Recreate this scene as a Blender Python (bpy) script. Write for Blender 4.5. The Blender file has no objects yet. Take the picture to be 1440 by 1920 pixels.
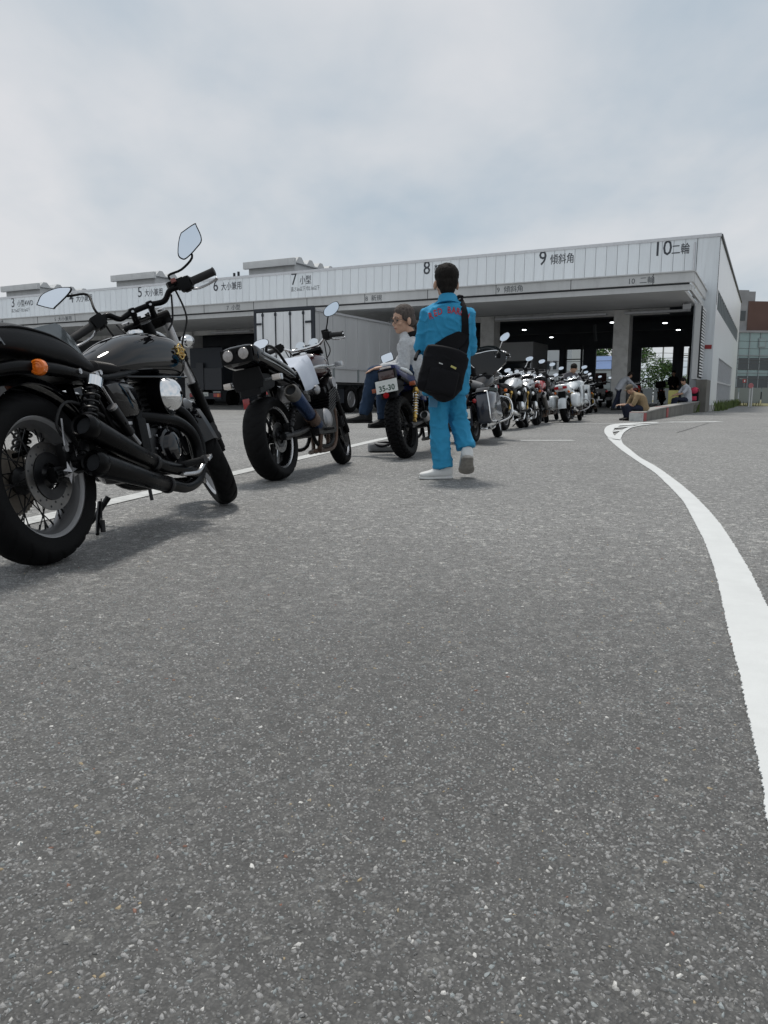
import bpy, bmesh, math, random
import numpy as np
from mathutils import Vector, Matrix, Euler, noise as mnoise

# ---------------------------------------------------------------- camera, sky, sun, exposure
SC = bpy.context.scene
COL = SC.collection
rad = math.radians

cam_data = bpy.data.cameras.new('camera')
cam_data.sensor_fit = 'VERTICAL'
cam_data.sensor_height = 24.0
cam_data.lens = 24.0 * 1400.0 / 1920.0
cam_data.clip_start = 0.05
cam_data.clip_end = 2000
cam = bpy.data.objects.new('camera', cam_data)
COL.objects.link(cam)
cam.location = (0, 0, 0.635)
cam.rotation_euler = (rad(90 - 8.85), 0, 0)
SC.camera = cam

SUN_EL, SUN_AZ = 69.0, -16.0          # degrees; azimuth measured from +Y towards +X
world = bpy.data.worlds.new('World')
SC.world = world
world.use_nodes = True
wn, wl = world.node_tree.nodes, world.node_tree.links
wn.clear()
w_out = wn.new('ShaderNodeOutputWorld')
w_bg = wn.new('ShaderNodeBackground')
w_bg.inputs['Strength'].default_value = 0.1
w_sky = wn.new('ShaderNodeTexSky')
w_sky.sky_type = 'NISHITA'
w_sky.sun_disc = False
w_sky.sun_elevation = rad(SUN_EL)
w_sky.sun_rotation = rad(SUN_AZ)
w_sky.dust_density = 2.0
w_tc = wn.new('ShaderNodeTexCoord')
w_sep = wn.new('ShaderNodeSeparateXYZ')
wl.new(w_tc.outputs['Generated'], w_sep.inputs[0])
def w_math(op, a, b=None):
    n = wn.new('ShaderNodeMath'); n.operation = op
    for i, v in enumerate((a, b)):
        if v is None: continue
        if isinstance(v, (int, float)): n.inputs[i].default_value = v
        else: wl.new(v, n.inputs[i])
    return n.outputs[0]
w_z = w_math('ADD', w_math('MAXIMUM', w_sep.outputs[2], 0.0), 0.32)
w_cmb = wn.new('ShaderNodeCombineXYZ')
wl.new(w_math('DIVIDE', w_sep.outputs[0], w_z), w_cmb.inputs[0])
wl.new(w_math('DIVIDE', w_sep.outputs[1], w_z), w_cmb.inputs[1])
def w_noise(scale, detail, rough, off):
    m = wn.new('ShaderNodeMapping'); m.inputs['Location'].default_value = off
    m.inputs['Scale'].default_value = (1.0, 0.75, 1.0)
    wl.new(w_cmb.outputs[0], m.inputs[0])
    n = wn.new('ShaderNodeTexNoise'); n.inputs['Scale'].default_value = scale
    n.inputs['Detail'].default_value = detail; n.inputs['Roughness'].default_value = rough
    n.inputs['Distortion'].default_value = 0.25
    wl.new(m.outputs[0], n.inputs['Vector'])
    return n.outputs['Fac']
w_f = w_math('ADD', w_math('MULTIPLY', w_noise(1.5, 5, 0.5, (3.1, 1.7, 0)), 0.8),
             w_math('MULTIPLY', w_noise(4.5, 5, 0.55, (7.3, 0.4, 0)), 0.2))
w_ramp = wn.new('ShaderNodeValToRGB')
cr = w_ramp.color_ramp
cr.elements[0].position = 0.36; cr.elements[0].color = (4.65, 5.45, 6.15, 1)
cr.elements[1].position = 0.62; cr.elements[1].color = (7.45, 7.5, 7.65, 1)
e = cr.elements.new(0.5); e.color = (6.3, 6.65, 6.98, 1)
wl.new(w_f, w_ramp.inputs[0])
w_mix = wn.new('ShaderNodeMixRGB'); w_mix.inputs[0].default_value = 0.9
wl.new(w_sky.outputs[0], w_mix.inputs[1]); wl.new(w_ramp.outputs[0], w_mix.inputs[2])
wl.new(w_mix.outputs[0], w_bg.inputs['Color'])
wl.new(w_bg.outputs[0], w_out.inputs['Surface'])

sun_data = bpy.data.lights.new('sun', 'SUN')
sun_data.energy = 2.4
sun_data.angle = rad(10)
sun_data.color = (1.0, 0.96, 0.9)
sun = bpy.data.objects.new('sun', sun_data)
COL.objects.link(sun)
_a, _e = rad(SUN_AZ), rad(SUN_EL)
SUN_DIR = Vector((math.sin(_a) * math.cos(_e), math.cos(_a) * math.cos(_e), math.sin(_e)))
sun.rotation_euler = SUN_DIR.to_track_quat('Z', 'Y').to_euler()

vs = SC.view_settings
vs.view_transform = 'Standard'; vs.look = 'None'; vs.exposure = 0.0; vs.gamma = 1.0
vs.use_curve_mapping = False
SC.cycles.max_bounces = 8
SC.cycles.diffuse_bounces = 3
SC.cycles.glossy_bounces = 4
SC.cycles.transmission_bounces = 6

# ---------------------------------------------------------------- materials
def mat(name, color, rough=0.5, metal=0.0, var=0.0, vscale=8.0, bump=0.0, bscale=60.0, coat=0.0,
        rvar=0.0, spec=0.5, emit=None, alpha=1.0, trans=0.0, ior=1.45, dirt=0.0, dirt_col=(0.12, 0.1, 0.08),
        stretch=None, coord='Object', objrand=0.0):
    m = bpy.data.materials.new(name)
    m.use_nodes = True
    nt = m.node_tree; N, L = nt.nodes, nt.links
    p = N['Principled BSDF']
    p.inputs['Base Color'].default_value = (*color, 1)
    p.inputs['Roughness'].default_value = rough
    p.inputs['Metallic'].default_value = metal
    p.inputs['Specular IOR Level'].default_value = spec
    p.inputs['IOR'].default_value = ior
    if coat: p.inputs['Coat Weight'].default_value = coat; p.inputs['Coat Roughness'].default_value = 0.04
    if trans: p.inputs['Transmission Weight'].default_value = trans
    if emit: p.inputs['Emission Color'].default_value = (*emit[0], 1); p.inputs['Emission Strength'].default_value = emit[1]
    if var or bump or rvar or dirt or objrand:
        tc = N.new('ShaderNodeTexCoord'); src = tc.outputs[coord]
        if stretch:
            mp = N.new('ShaderNodeMapping'); mp.inputs['Scale'].default_value = stretch
            L.new(src, mp.inputs[0]); src = mp.outputs[0]
        def nz(s, d=5, r=0.6):
            n = N.new('ShaderNodeTexNoise'); n.inputs['Scale'].default_value = s; n.inputs['Detail'].default_value = d
            n.inputs['Roughness'].default_value = r
            L.new(src, n.inputs['Vector']); return n.outputs['Fac']
        last = None
        if var:
            mr = N.new('ShaderNodeMapRange'); L.new(nz(vscale), mr.inputs[0])
            mr.inputs[1].default_value = 0.3; mr.inputs[2].default_value = 0.7
            mr.inputs[3].default_value = 1 - var; mr.inputs[4].default_value = 1 + var
            mx = N.new('ShaderNodeVectorMath'); mx.operation = 'SCALE'
            mx.inputs[0].default_value = color; L.new(mr.outputs[0], mx.inputs['Scale'])
            last = mx.outputs[0]
        if dirt:
            mr = N.new('ShaderNodeMapRange'); L.new(nz(vscale * 0.6 + 1.3, 8, 0.7), mr.inputs[0])
            mr.inputs[1].default_value = 0.5; mr.inputs[2].default_value = 0.75
            mr.inputs[3].default_value = 0; mr.inputs[4].default_value = dirt
            mx = N.new('ShaderNodeMixRGB'); L.new(mr.outputs[0], mx.inputs[0])
            if last: L.new(last, mx.inputs[1])
            else: mx.inputs[1].default_value = (*color, 1)
            mx.inputs[2].default_value = (*dirt_col, 1); last = mx.outputs[0]
        if objrand:
            oi = N.new('ShaderNodeObjectInfo'); mr = N.new('ShaderNodeMapRange'); L.new(oi.outputs['Random'], mr.inputs[0])
            mr.inputs[3].default_value = 1 - objrand; mr.inputs[4].default_value = 1 + objrand
            mx = N.new('ShaderNodeVectorMath'); mx.operation = 'SCALE'
            if last: L.new(last, mx.inputs[0])
            else: mx.inputs[0].default_value = color
            L.new(mr.outputs[0], mx.inputs['Scale']); last = mx.outputs[0]
        if last: L.new(last, p.inputs['Base Color'])
        if rvar:
            mr = N.new('ShaderNodeMapRange'); L.new(nz(vscale * 1.7, 6), mr.inputs[0])
            mr.inputs[1].default_value = 0.3; mr.inputs[2].default_value = 0.7
            mr.inputs[3].default_value = max(0.02, rough - rvar); mr.inputs[4].default_value = min(1, rough + rvar)
            L.new(mr.outputs[0], p.inputs['Roughness'])
        if bump:
            b = N.new('ShaderNodeBump'); b.inputs['Strength'].default_value = 1.0
            b.inputs['Distance'].default_value = bump
            L.new(nz(bscale, 4), b.inputs['Height']); L.new(b.outputs[0], p.inputs['Normal'])
    return m

M = {}
M['panel'] = mat('panel_white', (0.68, 0.72, 0.75), 0.42, 0, var=0.05, vscale=1.5, objrand=0.035, dirt=0.35, dirt_col=(0.42, 0.43, 0.44), stretch=(4, 4, 0.35))
M['cap'] = mat('cap_metal', (0.55, 0.56, 0.58), 0.35, 0.3, var=0.06)
M['sidewall'] = mat('side_wall_metal', (0.78, 0.80, 0.81), 0.32, 0.1, var=0.025, vscale=0.3)  # lighter than the front panels; this side's stronger light is put into the colour
M['canopy'] = mat('canopy_grey', (0.58, 0.59, 0.59), 0.5, 0, var=0.06, vscale=0.8, dirt=0.25, dirt_col=(0.24, 0.24, 0.24), stretch=(1.5, 1.5, 0.3))
M['soffit'] = mat('soffit_grey', (0.68, 0.685, 0.69), 0.8, 0, var=0.07, vscale=0.5)
M['concrete'] = mat('concrete_grey', (0.60, 0.595, 0.58), 0.85, 0, var=0.14, vscale=2.5, bump=0.004, bscale=30, dirt=0.35, dirt_col=(0.16, 0.155, 0.14))
M['concrete_old'] = mat('concrete_stained', (0.15, 0.145, 0.132), 0.9, 0, var=0.25, vscale=3, bump=0.006, bscale=25, dirt=0.6, dirt_col=(0.09, 0.09, 0.07), stretch=(1, 1, 0.5))
M['coping'] = mat('coping_concrete', (0.30, 0.295, 0.28), 0.9, var=0.15, vscale=6, dirt=0.3)
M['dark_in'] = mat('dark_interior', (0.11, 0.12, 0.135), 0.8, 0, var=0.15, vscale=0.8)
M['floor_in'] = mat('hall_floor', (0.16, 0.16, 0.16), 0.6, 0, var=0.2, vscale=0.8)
M['letter'] = mat('letter_dark', (0.045, 0.05, 0.06), 0.5)
M['letter_grey'] = mat('letter_grey', (0.10, 0.11, 0.12), 0.5)
M['lamp_on'] = mat('lamp_lit', (0.9, 0.92, 0.95), 0.4, emit=((0.95, 0.98, 1.0), 6.0))
M['paint_white'] = mat('road_paint', (0.60, 0.615, 0.61), 0.6, 0, var=0.05, vscale=7, bump=0.0014, bscale=130, dirt=0.22, dirt_col=(0.42, 0.42, 0.41))
M['paint_worn'] = mat('road_paint_worn', (0.52, 0.53, 0.52), 0.7, 0, var=0.1, vscale=14, bump=0.001, bscale=200, dirt=0.75, dirt_col=(0.2, 0.2, 0.2))
M['glass_far'] = mat('glass_dark', (0.035, 0.045, 0.05), 0.08, 0, spec=0.8)
M['curtain'] = mat('curtain_glass', (0.28, 0.37, 0.37), 0.2, 0.1, var=0.06, vscale=0.6)
M['mullion'] = mat('mullion_grey', (0.28, 0.31, 0.32), 0.4, 0.3)
M['brown_clad'] = mat('brown_cladding', (0.13, 0.075, 0.062), 0.8, 0, var=0.06, vscale=0.6)
M['conc_far'] = mat('concrete_far', (0.30, 0.30, 0.31), 0.85, 0, var=0.15, vscale=0.5)
M['louver'] = mat('louver_grey', (0.66, 0.67, 0.68), 0.4, 0.2)
M['black_void'] = mat('recess_black', (0.02, 0.022, 0.025), 0.8)
M['red_paint'] = mat('red_paint', (0.30, 0.035, 0.035), 0.6, 0, var=0.15, vscale=12, dirt=0.3)
M['blue_roof'] = mat('blue_roof', (0.06, 0.13, 0.30), 0.5, 0, var=0.1)
M['pale_wall'] = mat('pale_wall', (0.52, 0.55, 0.56), 0.7, 0, var=0.05)
M['steel_dark'] = mat('dark_steel', (0.06, 0.063, 0.07), 0.5, 0.4)
M['pole_grey'] = mat('pole_concrete', (0.28, 0.28, 0.27), 0.8, 0, var=0.08)

# ---------------------------------------------------------------- mesh kit
class G:
    """collects vertices and faces for one mesh object"""
    def __init__(s): s.v, s.f, s.mi, s.cur = [], [], [], 0
    def add(s, verts, faces, Mx=None):
        o = len(s.v)
        if Mx is not None: verts = [Mx @ Vector(p) for p in verts]
        s.v.extend([tuple(p) for p in verts])
        for f in faces:
            s.f.append(tuple(i + o for i in f)); s.mi.append(s.cur)
        return s
    def box(s, c, size, rot=None, bev=0.0, Mx=None):
        hx, hy, hz = size[0] / 2, size[1] / 2, size[2] / 2
        R = Matrix.Translation(Vector(c))
        if rot is not None: R = R @ Euler(rot).to_matrix().to_4x4()
        if Mx is not None: R = Mx @ R
        if bev <= 0:
            vs_ = [(x, y, z) for x in (-hx, hx) for y in (-hy, hy) for z in (-hz, hz)]
            fs = [(0, 1, 3, 2), (4, 6, 7, 5), (0, 4, 5, 1), (2, 3, 7, 6), (0, 2, 6, 4), (1, 5, 7, 3)]
            return s.add(vs_, fs, R)
        bm = bmesh.new(); bmesh.ops.create_cube(bm, size=1.0)
        for v in bm.verts: v.co = Vector((v.co.x * 2 * hx, v.co.y * 2 * hy, v.co.z * 2 * hz))
        bmesh.ops.bevel(bm, geom=bm.edges[:] , offset=bev, segments=2, profile=0.7, affect='EDGES')
        s.bm(bm, R); bm.free(); return s
    def bm(s, bm, Mx=None):
        bm.verts.index_update()
        return s.add([v.co.copy() for v in bm.verts], [[v.index for v in f.verts] for f in bm.faces], Mx)
    def prism(s, outline, axis, a, b, bev=0.0, Mx=None):
        """outline: 2-D points; axis: 'x','y','z' extrusion axis; from a to b"""
        def P(p, t):
            return {'x': (t, p[0], p[1]), 'y': (p[0], t, p[1]), 'z': (p[0], p[1], t)}[axis]
        n = len(outline)
        if bev <= 0:
            vs_ = [P(p, a) for p in outline] + [P(p, b) for p in outline]
            fs = [tuple(range(n - 1, -1, -1)), tuple(range(n, 2 * n))]
            fs += [(i, (i + 1) % n, n + (i + 1) % n, n + i) for i in range(n)]
            return s.add(vs_, fs, Mx)
        cx = sum(p[0] for p in outline) / n; cy = sum(p[1] for p in outline) / n
        def inset(p):
            d = math.hypot(p[0] - cx, p[1] - cy) or 1
            k = max(0, 1 - bev / d); return (cx + (p[0] - cx) * k, cy + (p[1] - cy) * k)
        sg = 1 if b > a else -1
        ins = [inset(p) for p in outline]
        rings = [[P(p, a) for p in ins], [P(p, a + sg * bev) for p in outline], [P(p, b - sg * bev) for p in outline], [P(p, b) for p in ins]]
        return s.loft(rings, True, True, Mx)
    def loft(s, rings, cap0=True, cap1=True, Mx=None, closed=True):
        n = len(rings[0]); vs_ = [p for r in rings for p in r]; fs = []
        for k in range(len(rings) - 1):
            for i in range(n if closed else n - 1):
                j = (i + 1) % n
                fs.append((k * n + i, k * n + j, (k + 1) * n + j, (k + 1) * n + i))
        if cap0: fs.append(tuple(range(n - 1, -1, -1)))
        if cap1: fs.append(tuple(range((len(rings) - 1) * n, len(rings) * n)))
        return s.add(vs_, fs, Mx)
    def tube(s, pts, r, seg=10, caps=True, Mx=None, smooth=0):
        pts = [Vector(p) for p in pts]
        rs = list(r) if isinstance(r, (list, tuple)) else [r] * len(pts)
        if smooth and len(pts) > 2: pts, rs = catmull(pts, rs, smooth)
        rings, up = [], None
        for i, p in enumerate(pts):
            t = (pts[min(i + 1, len(pts) - 1)] - pts[max(i - 1, 0)])
            if t.length < 1e-9: t = Vector((0, 0, 1))
            t.normalize()
            if up is None: up = Vector((0, 0, 1)) if abs(t.z) < 0.9 else Vector((0, 1, 0))
            a = up - t * up.dot(t)
            if a.length < 1e-6: a = t.orthogonal()
            a.normalize(); up = a; b = t.cross(a)
            rings.append([p + (a * math.cos(k * 2 * math.pi / seg) + b * math.sin(k * 2 * math.pi / seg)) * rs[i] for k in range(seg)])
        return s.loft(rings, caps, caps, Mx)
    def cyl(s, a, b, r, seg=14, r2=None, Mx=None):
        return s.tube([a, b], [r, r if r2 is None else r2], seg, True, Mx)
    def lathe(s, prof, seg=24, axis='y', c=(0, 0, 0), Mx=None, closed=False):
        """prof: (radius, along-axis) pairs"""
        rings = []
        for (rr, h) in prof:
            ring = []
            for k in range(seg):
                t = 2 * math.pi * k / seg
                u, w = rr * math.cos(t), rr * math.sin(t)
                q = {'y': (u, h, w), 'x': (h, u, w), 'z': (u, w, h)}[axis]
                ring.append((q[0] + c[0], q[1] + c[1], q[2] + c[2]))
            rings.append(ring)
        if closed: rings.append(rings[0])
        return s.loft(rings, not closed and prof[0][0] > 1e-6, not closed and prof[-1][0] > 1e-6, Mx)
    def ell(s, c, r, seg=16, rings=10, Mx=None, e=1.0, rot=None):
        """(super)ellipsoid; e < 1 makes it boxier"""
        T = Matrix.Translation(Vector(c))
        if rot is not None: T = T @ Euler(rot).to_matrix().to_4x4()
        if Mx is not None: T = Mx @ T
        sp = lambda x: math.copysign(abs(x) ** e, x)
        rr = []
        for i in range(1, rings):
            a = -math.pi / 2 + math.pi * i / rings
            rr.append([(r[0] * sp(math.cos(a)) * sp(math.cos(2 * math.pi * k / seg)), r[1] * sp(math.cos(a)) * sp(math.sin(2 * math.pi * k / seg)), r[2] * sp(math.sin(a))) for k in range(seg)])
        n = seg; vs_ = [p for q in rr for p in q] + [(0, 0, -r[2]), (0, 0, r[2])]
        m = len(rr); fs = []
        for k in range(m - 1):
            for i in range(n):
                j = (i + 1) % n; fs.append((k * n + i, k * n + j, (k + 1) * n + j, (k + 1) * n + i))
        for i in range(n):
            j = (i + 1) % n
            fs.append((m * n, j, i)); fs.append((m * n + 1, (m - 1) * n + i, (m - 1) * n + j))
        return s.add(vs_, fs, T)
    def sections(s, secs, seg=20, smooth=3, Mx=None, caps=True):
        """secs: (x, zc, half width, half height up, half height down, exponent) cross sections along x"""
        keys = [list(q) for q in secs]
        if smooth:
            out = []
            for i in range(len(keys) - 1):
                p0, p1, p2, p3 = keys[max(i - 1, 0)], keys[i], keys[i + 1], keys[min(i + 2, len(keys) - 1)]
                for k in range(smooth):
                    t = k / smooth
                    out.append([0.5 * ((2 * b) + (-a + c) * t + (2 * a - 5 * b + 4 * c - d) * t * t + (-a + 3 * b - 3 * c + d) * t ** 3) for a, b, c, d in zip(p0, p1, p2, p3)])
            out.append(keys[-1]); keys = out
        rings = []
        for (x, zc, hw, hu, hd, ex) in keys:
            ring = []
            for k in range(seg):
                t = 2 * math.pi * k / seg
                cy = math.copysign(abs(math.cos(t)) ** ex, math.cos(t)); cz = math.copysign(abs(math.sin(t)) ** ex, math.sin(t))
                ring.append((x, max(hw, 1e-3) * cy, zc + (hu if cz > 0 else hd) * cz))
            rings.append(ring)
        return s.loft(rings, caps, caps, Mx)
    def mesh(s, name):
        me = bpy.data.meshes.new(name)
        me.from_pydata(s.v, [], s.f)
        if any(s.mi): me.polygons.foreach_set('material_index', s.mi)
        bm = bmesh.new(); bm.from_mesh(me)
        bmesh.ops.recalc_face_normals(bm, faces=bm.faces[:])
        bm.to_mesh(me); bm.free()
        return me

def catmull(pts, rs, k):
    o, orr = [], []
    n = len(pts)
    for i in range(n - 1):
        p0, p1, p2, p3 = pts[max(i - 1, 0)], pts[i], pts[i + 1], pts[min(i + 2, n - 1)]
        r1, r2 = rs[i], rs[i + 1]
        for q in range(k):
            t = q / k
            o.append(0.5 * ((2 * p1) + (-p0 + p2) * t + (2 * p0 - 5 * p1 + 4 * p2 - p3) * t * t + (-p0 + 3 * p1 - 3 * p2 + p3) * t ** 3))
            orr.append(r1 + (r2 - r1) * t)
    o.append(pts[-1]); orr.append(rs[-1])
    return o, orr

def finish(me, mats, smooth=35):
    for m in (mats if isinstance(mats, (list, tuple)) else [mats]):
        me.materials.append(M[m] if isinstance(m, str) else m)
    if smooth:
        me.polygons.foreach_set('use_smooth', [True] * len(me.polygons))
        me.set_sharp_from_angle(angle=rad(smooth))
    me.update()
    return me

def tag(o, label=None, cat=None, group=None, kind=None):
    if label: o['label'] = label
    if cat: o['category'] = cat
    if group: o['group'] = group
    if kind: o['kind'] = kind
    return o

def obj(name, g, mats, parent=None, label=None, smooth=35, matrix=None, kind=None):
    me = g if isinstance(g, bpy.types.Mesh) else finish(g.mesh(name), mats, smooth)
    o = bpy.data.objects.new(name, me)
    COL.objects.link(o)
    if parent is not None: o.parent = parent
    if matrix is not None: o.matrix_local = matrix
    tag(o, label=label, kind=kind)
    return o

def thing(name, label, cat, loc=(0, 0, 0), rot=(0, 0, 0), group=None):
    o = bpy.data.objects.new(name, None)
    o.empty_display_size = 0.2
    COL.objects.link(o)
    o.location = loc; o.rotation_euler = rot
    return tag(o, label, cat, group)

def text_mesh(txt, size, depth=0.004, sx=1.0, align='LEFT', bold=0.0):
    cu = bpy.data.curves.new('txt', 'FONT')
    cu.body = txt; cu.size = size; cu.extrude = depth; cu.align_x = align; cu.offset = bold
    cu.resolution_u = 2
    o = bpy.data.objects.new('txt', cu); COL.objects.link(o)
    bpy.context.view_layer.update()
    me = bpy.data.meshes.new_from_object(o.evaluated_get(bpy.context.evaluated_depsgraph_get()))
    bpy.data.objects.remove(o)
    me.transform(Matrix.Diagonal((sx, 1, 1, 1)))
    return me
# ---------------------------------------------------------------- ground
def asphalt_material():
    m = bpy.data.materials.new('asphalt'); m.use_nodes = True
    N, L = m.node_tree.nodes, m.node_tree.links
    p = N['Principled BSDF']; p.inputs['Roughness'].default_value = 0.68; p.inputs['Specular IOR Level'].default_value = 0.6
    tc = N.new('ShaderNodeTexCoord')
    def vor(s):
        n = N.new('ShaderNodeTexVoronoi'); n.inputs['Scale'].default_value = s
        L.new(tc.outputs['Object'], n.inputs['Vector']); return n
    def ramp(src, stops):
        r = N.new('ShaderNodeValToRGB'); L.new(src, r.inputs[0])
        el = r.color_ramp.elements
        for i, (pos, c) in enumerate(stops):
            e_ = el[i] if i < 2 else el.new(pos)
            e_.position = pos; e_.color = (c[0], c[1], c[2], 1)
        return r.outputs[0]
    def mixc(f, a, b, mode='MIX'):
        n = N.new('ShaderNodeMixRGB'); n.blend_type = mode
        if isinstance(f, float): n.inputs[0].default_value = f
        else: L.new(f, n.inputs[0])
        L.new(a, n.inputs[1]); L.new(b, n.inputs[2]); return n.outputs[0]
    v1, v2 = vor(150), vor(320)
    s1 = N.new('ShaderNodeSeparateColor'); L.new(v1.outputs['Color'], s1.inputs[0])
    s2 = N.new('ShaderNodeSeparateColor'); L.new(v2.outputs['Color'], s2.inputs[0])
    c1 = ramp(s1.outputs[0], [(0.0, (0.087, 0.087, 0.085)), (0.90, (0.208, 0.208, 0.205)), (0.96, (0.408, 0.403, 0.388))])
    c2 = ramp(s2.outputs[1], [(0.0, (0.072, 0.072, 0.071)), (0.86, (0.208, 0.208, 0.205)), (0.93, (0.490, 0.485, 0.460))])
    col = mixc(0.5, c1, c2)
    big = N.new('ShaderNodeTexNoise'); big.inputs['Scale'].default_value = 0.35; big.inputs['Detail'].default_value = 6
    L.new(tc.outputs['Object'], big.inputs['Vector'])
    bg = ramp(big.outputs['Fac'], [(0.3, (1.03, 1.03, 1.03)), (0.7, (1.27, 1.27, 1.26))])
    col = mixc(1.0, col, bg, 'MULTIPLY')
    st = N.new('ShaderNodeTexNoise'); st.inputs['Scale'].default_value = 1.1; st.inputs['Detail'].default_value = 7; st.inputs['Roughness'].default_value = 0.65
    mp = N.new('ShaderNodeMapping'); mp.inputs['Scale'].default_value = (1.0, 0.45, 1.0); mp.inputs['Rotation'].default_value = (0, 0, 0.35)
    L.new(tc.outputs['Object'], mp.inputs[0]); L.new(mp.outputs[0], st.inputs['Vector'])
    sg = ramp(st.outputs['Fac'], [(0.36, (0.90, 0.90, 0.90)), (0.5, (1.0, 1.0, 1.0)), (0.64, (1.05, 1.05, 1.05))])
    col = mixc(1.0, col, sg, 'MULTIPLY')
    v3 = vor(48); s3 = N.new('ShaderNodeSeparateColor'); L.new(v3.outputs['Color'], s3.inputs[0])
    col = mixc(1.0, col, ramp(s3.outputs[0], [(0.0, (0.70, 0.70, 0.70)), (0.88, (1.16, 1.16, 1.16)), (0.96, (1.7, 1.7, 1.66))]), 'MULTIPLY')
    # open textured binder between the bedded stones of the worn patch in front
    sx = N.new('ShaderNodeVectorMath'); sx.operation = 'LENGTH'; L.new(tc.outputs['Object'], sx.inputs[0])
    wob = N.new('ShaderNodeMath'); wob.operation = 'MULTIPLY_ADD'; L.new(st.outputs['Fac'], wob.inputs[0]); wob.inputs[1].default_value = 1.2; L.new(sx.outputs['Value'], wob.inputs[2])
    mr_ = N.new('ShaderNodeMapRange'); mr_.interpolation_type = 'SMOOTHSTEP'; L.new(wob.outputs[0], mr_.inputs[0])
    mr_.inputs[1].default_value = 1.6; mr_.inputs[2].default_value = 4.6; mr_.inputs[3].default_value = 0.80; mr_.inputs[4].default_value = 0.0
    dk = N.new('ShaderNodeRGB'); dk.outputs[0].default_value = (0.040, 0.040, 0.039, 1)
    col = mixc(mr_.outputs[0], col, dk.outputs[0])
    L.new(col, p.inputs['Base Color'])
    h = N.new('ShaderNodeMath'); h.operation = 'ADD'
    L.new(v1.outputs['Distance'], h.inputs[0]); L.new(s1.outputs[2], h.inputs[1])
    b = N.new('ShaderNodeBump'); b.inputs['Distance'].default_value = 0.0035; b.inputs['Strength'].default_value = 0.8
    L.new(h.outputs[0], b.inputs['Height']); L.new(b.outputs[0], p.inputs['Normal'])
    return m
M['asphalt'] = asphalt_material()
M['asphalt_dark'] = mat('asphalt_joint_tar', (0.05, 0.05, 0.05), 0.7, var=0.3, vscale=8)

def sheet(name, pts, z, material, kind='structure', parent=None, label=None):
    me = bpy.data.meshes.new(name)
    me.from_pydata([(x, y, z) for x, y in pts], [], [tuple(range(len(pts)))])
    me.materials.append(M[material]); me.update()
    o = bpy.data.objects.new(name, me); COL.objects.link(o)
    if parent: o.parent = parent
    return tag(o, kind=kind, label=label)

sheet('ground', [(-600, -200), (600, -200), (600, 900), (-600, 900)], 0.0, 'asphalt')

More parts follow.
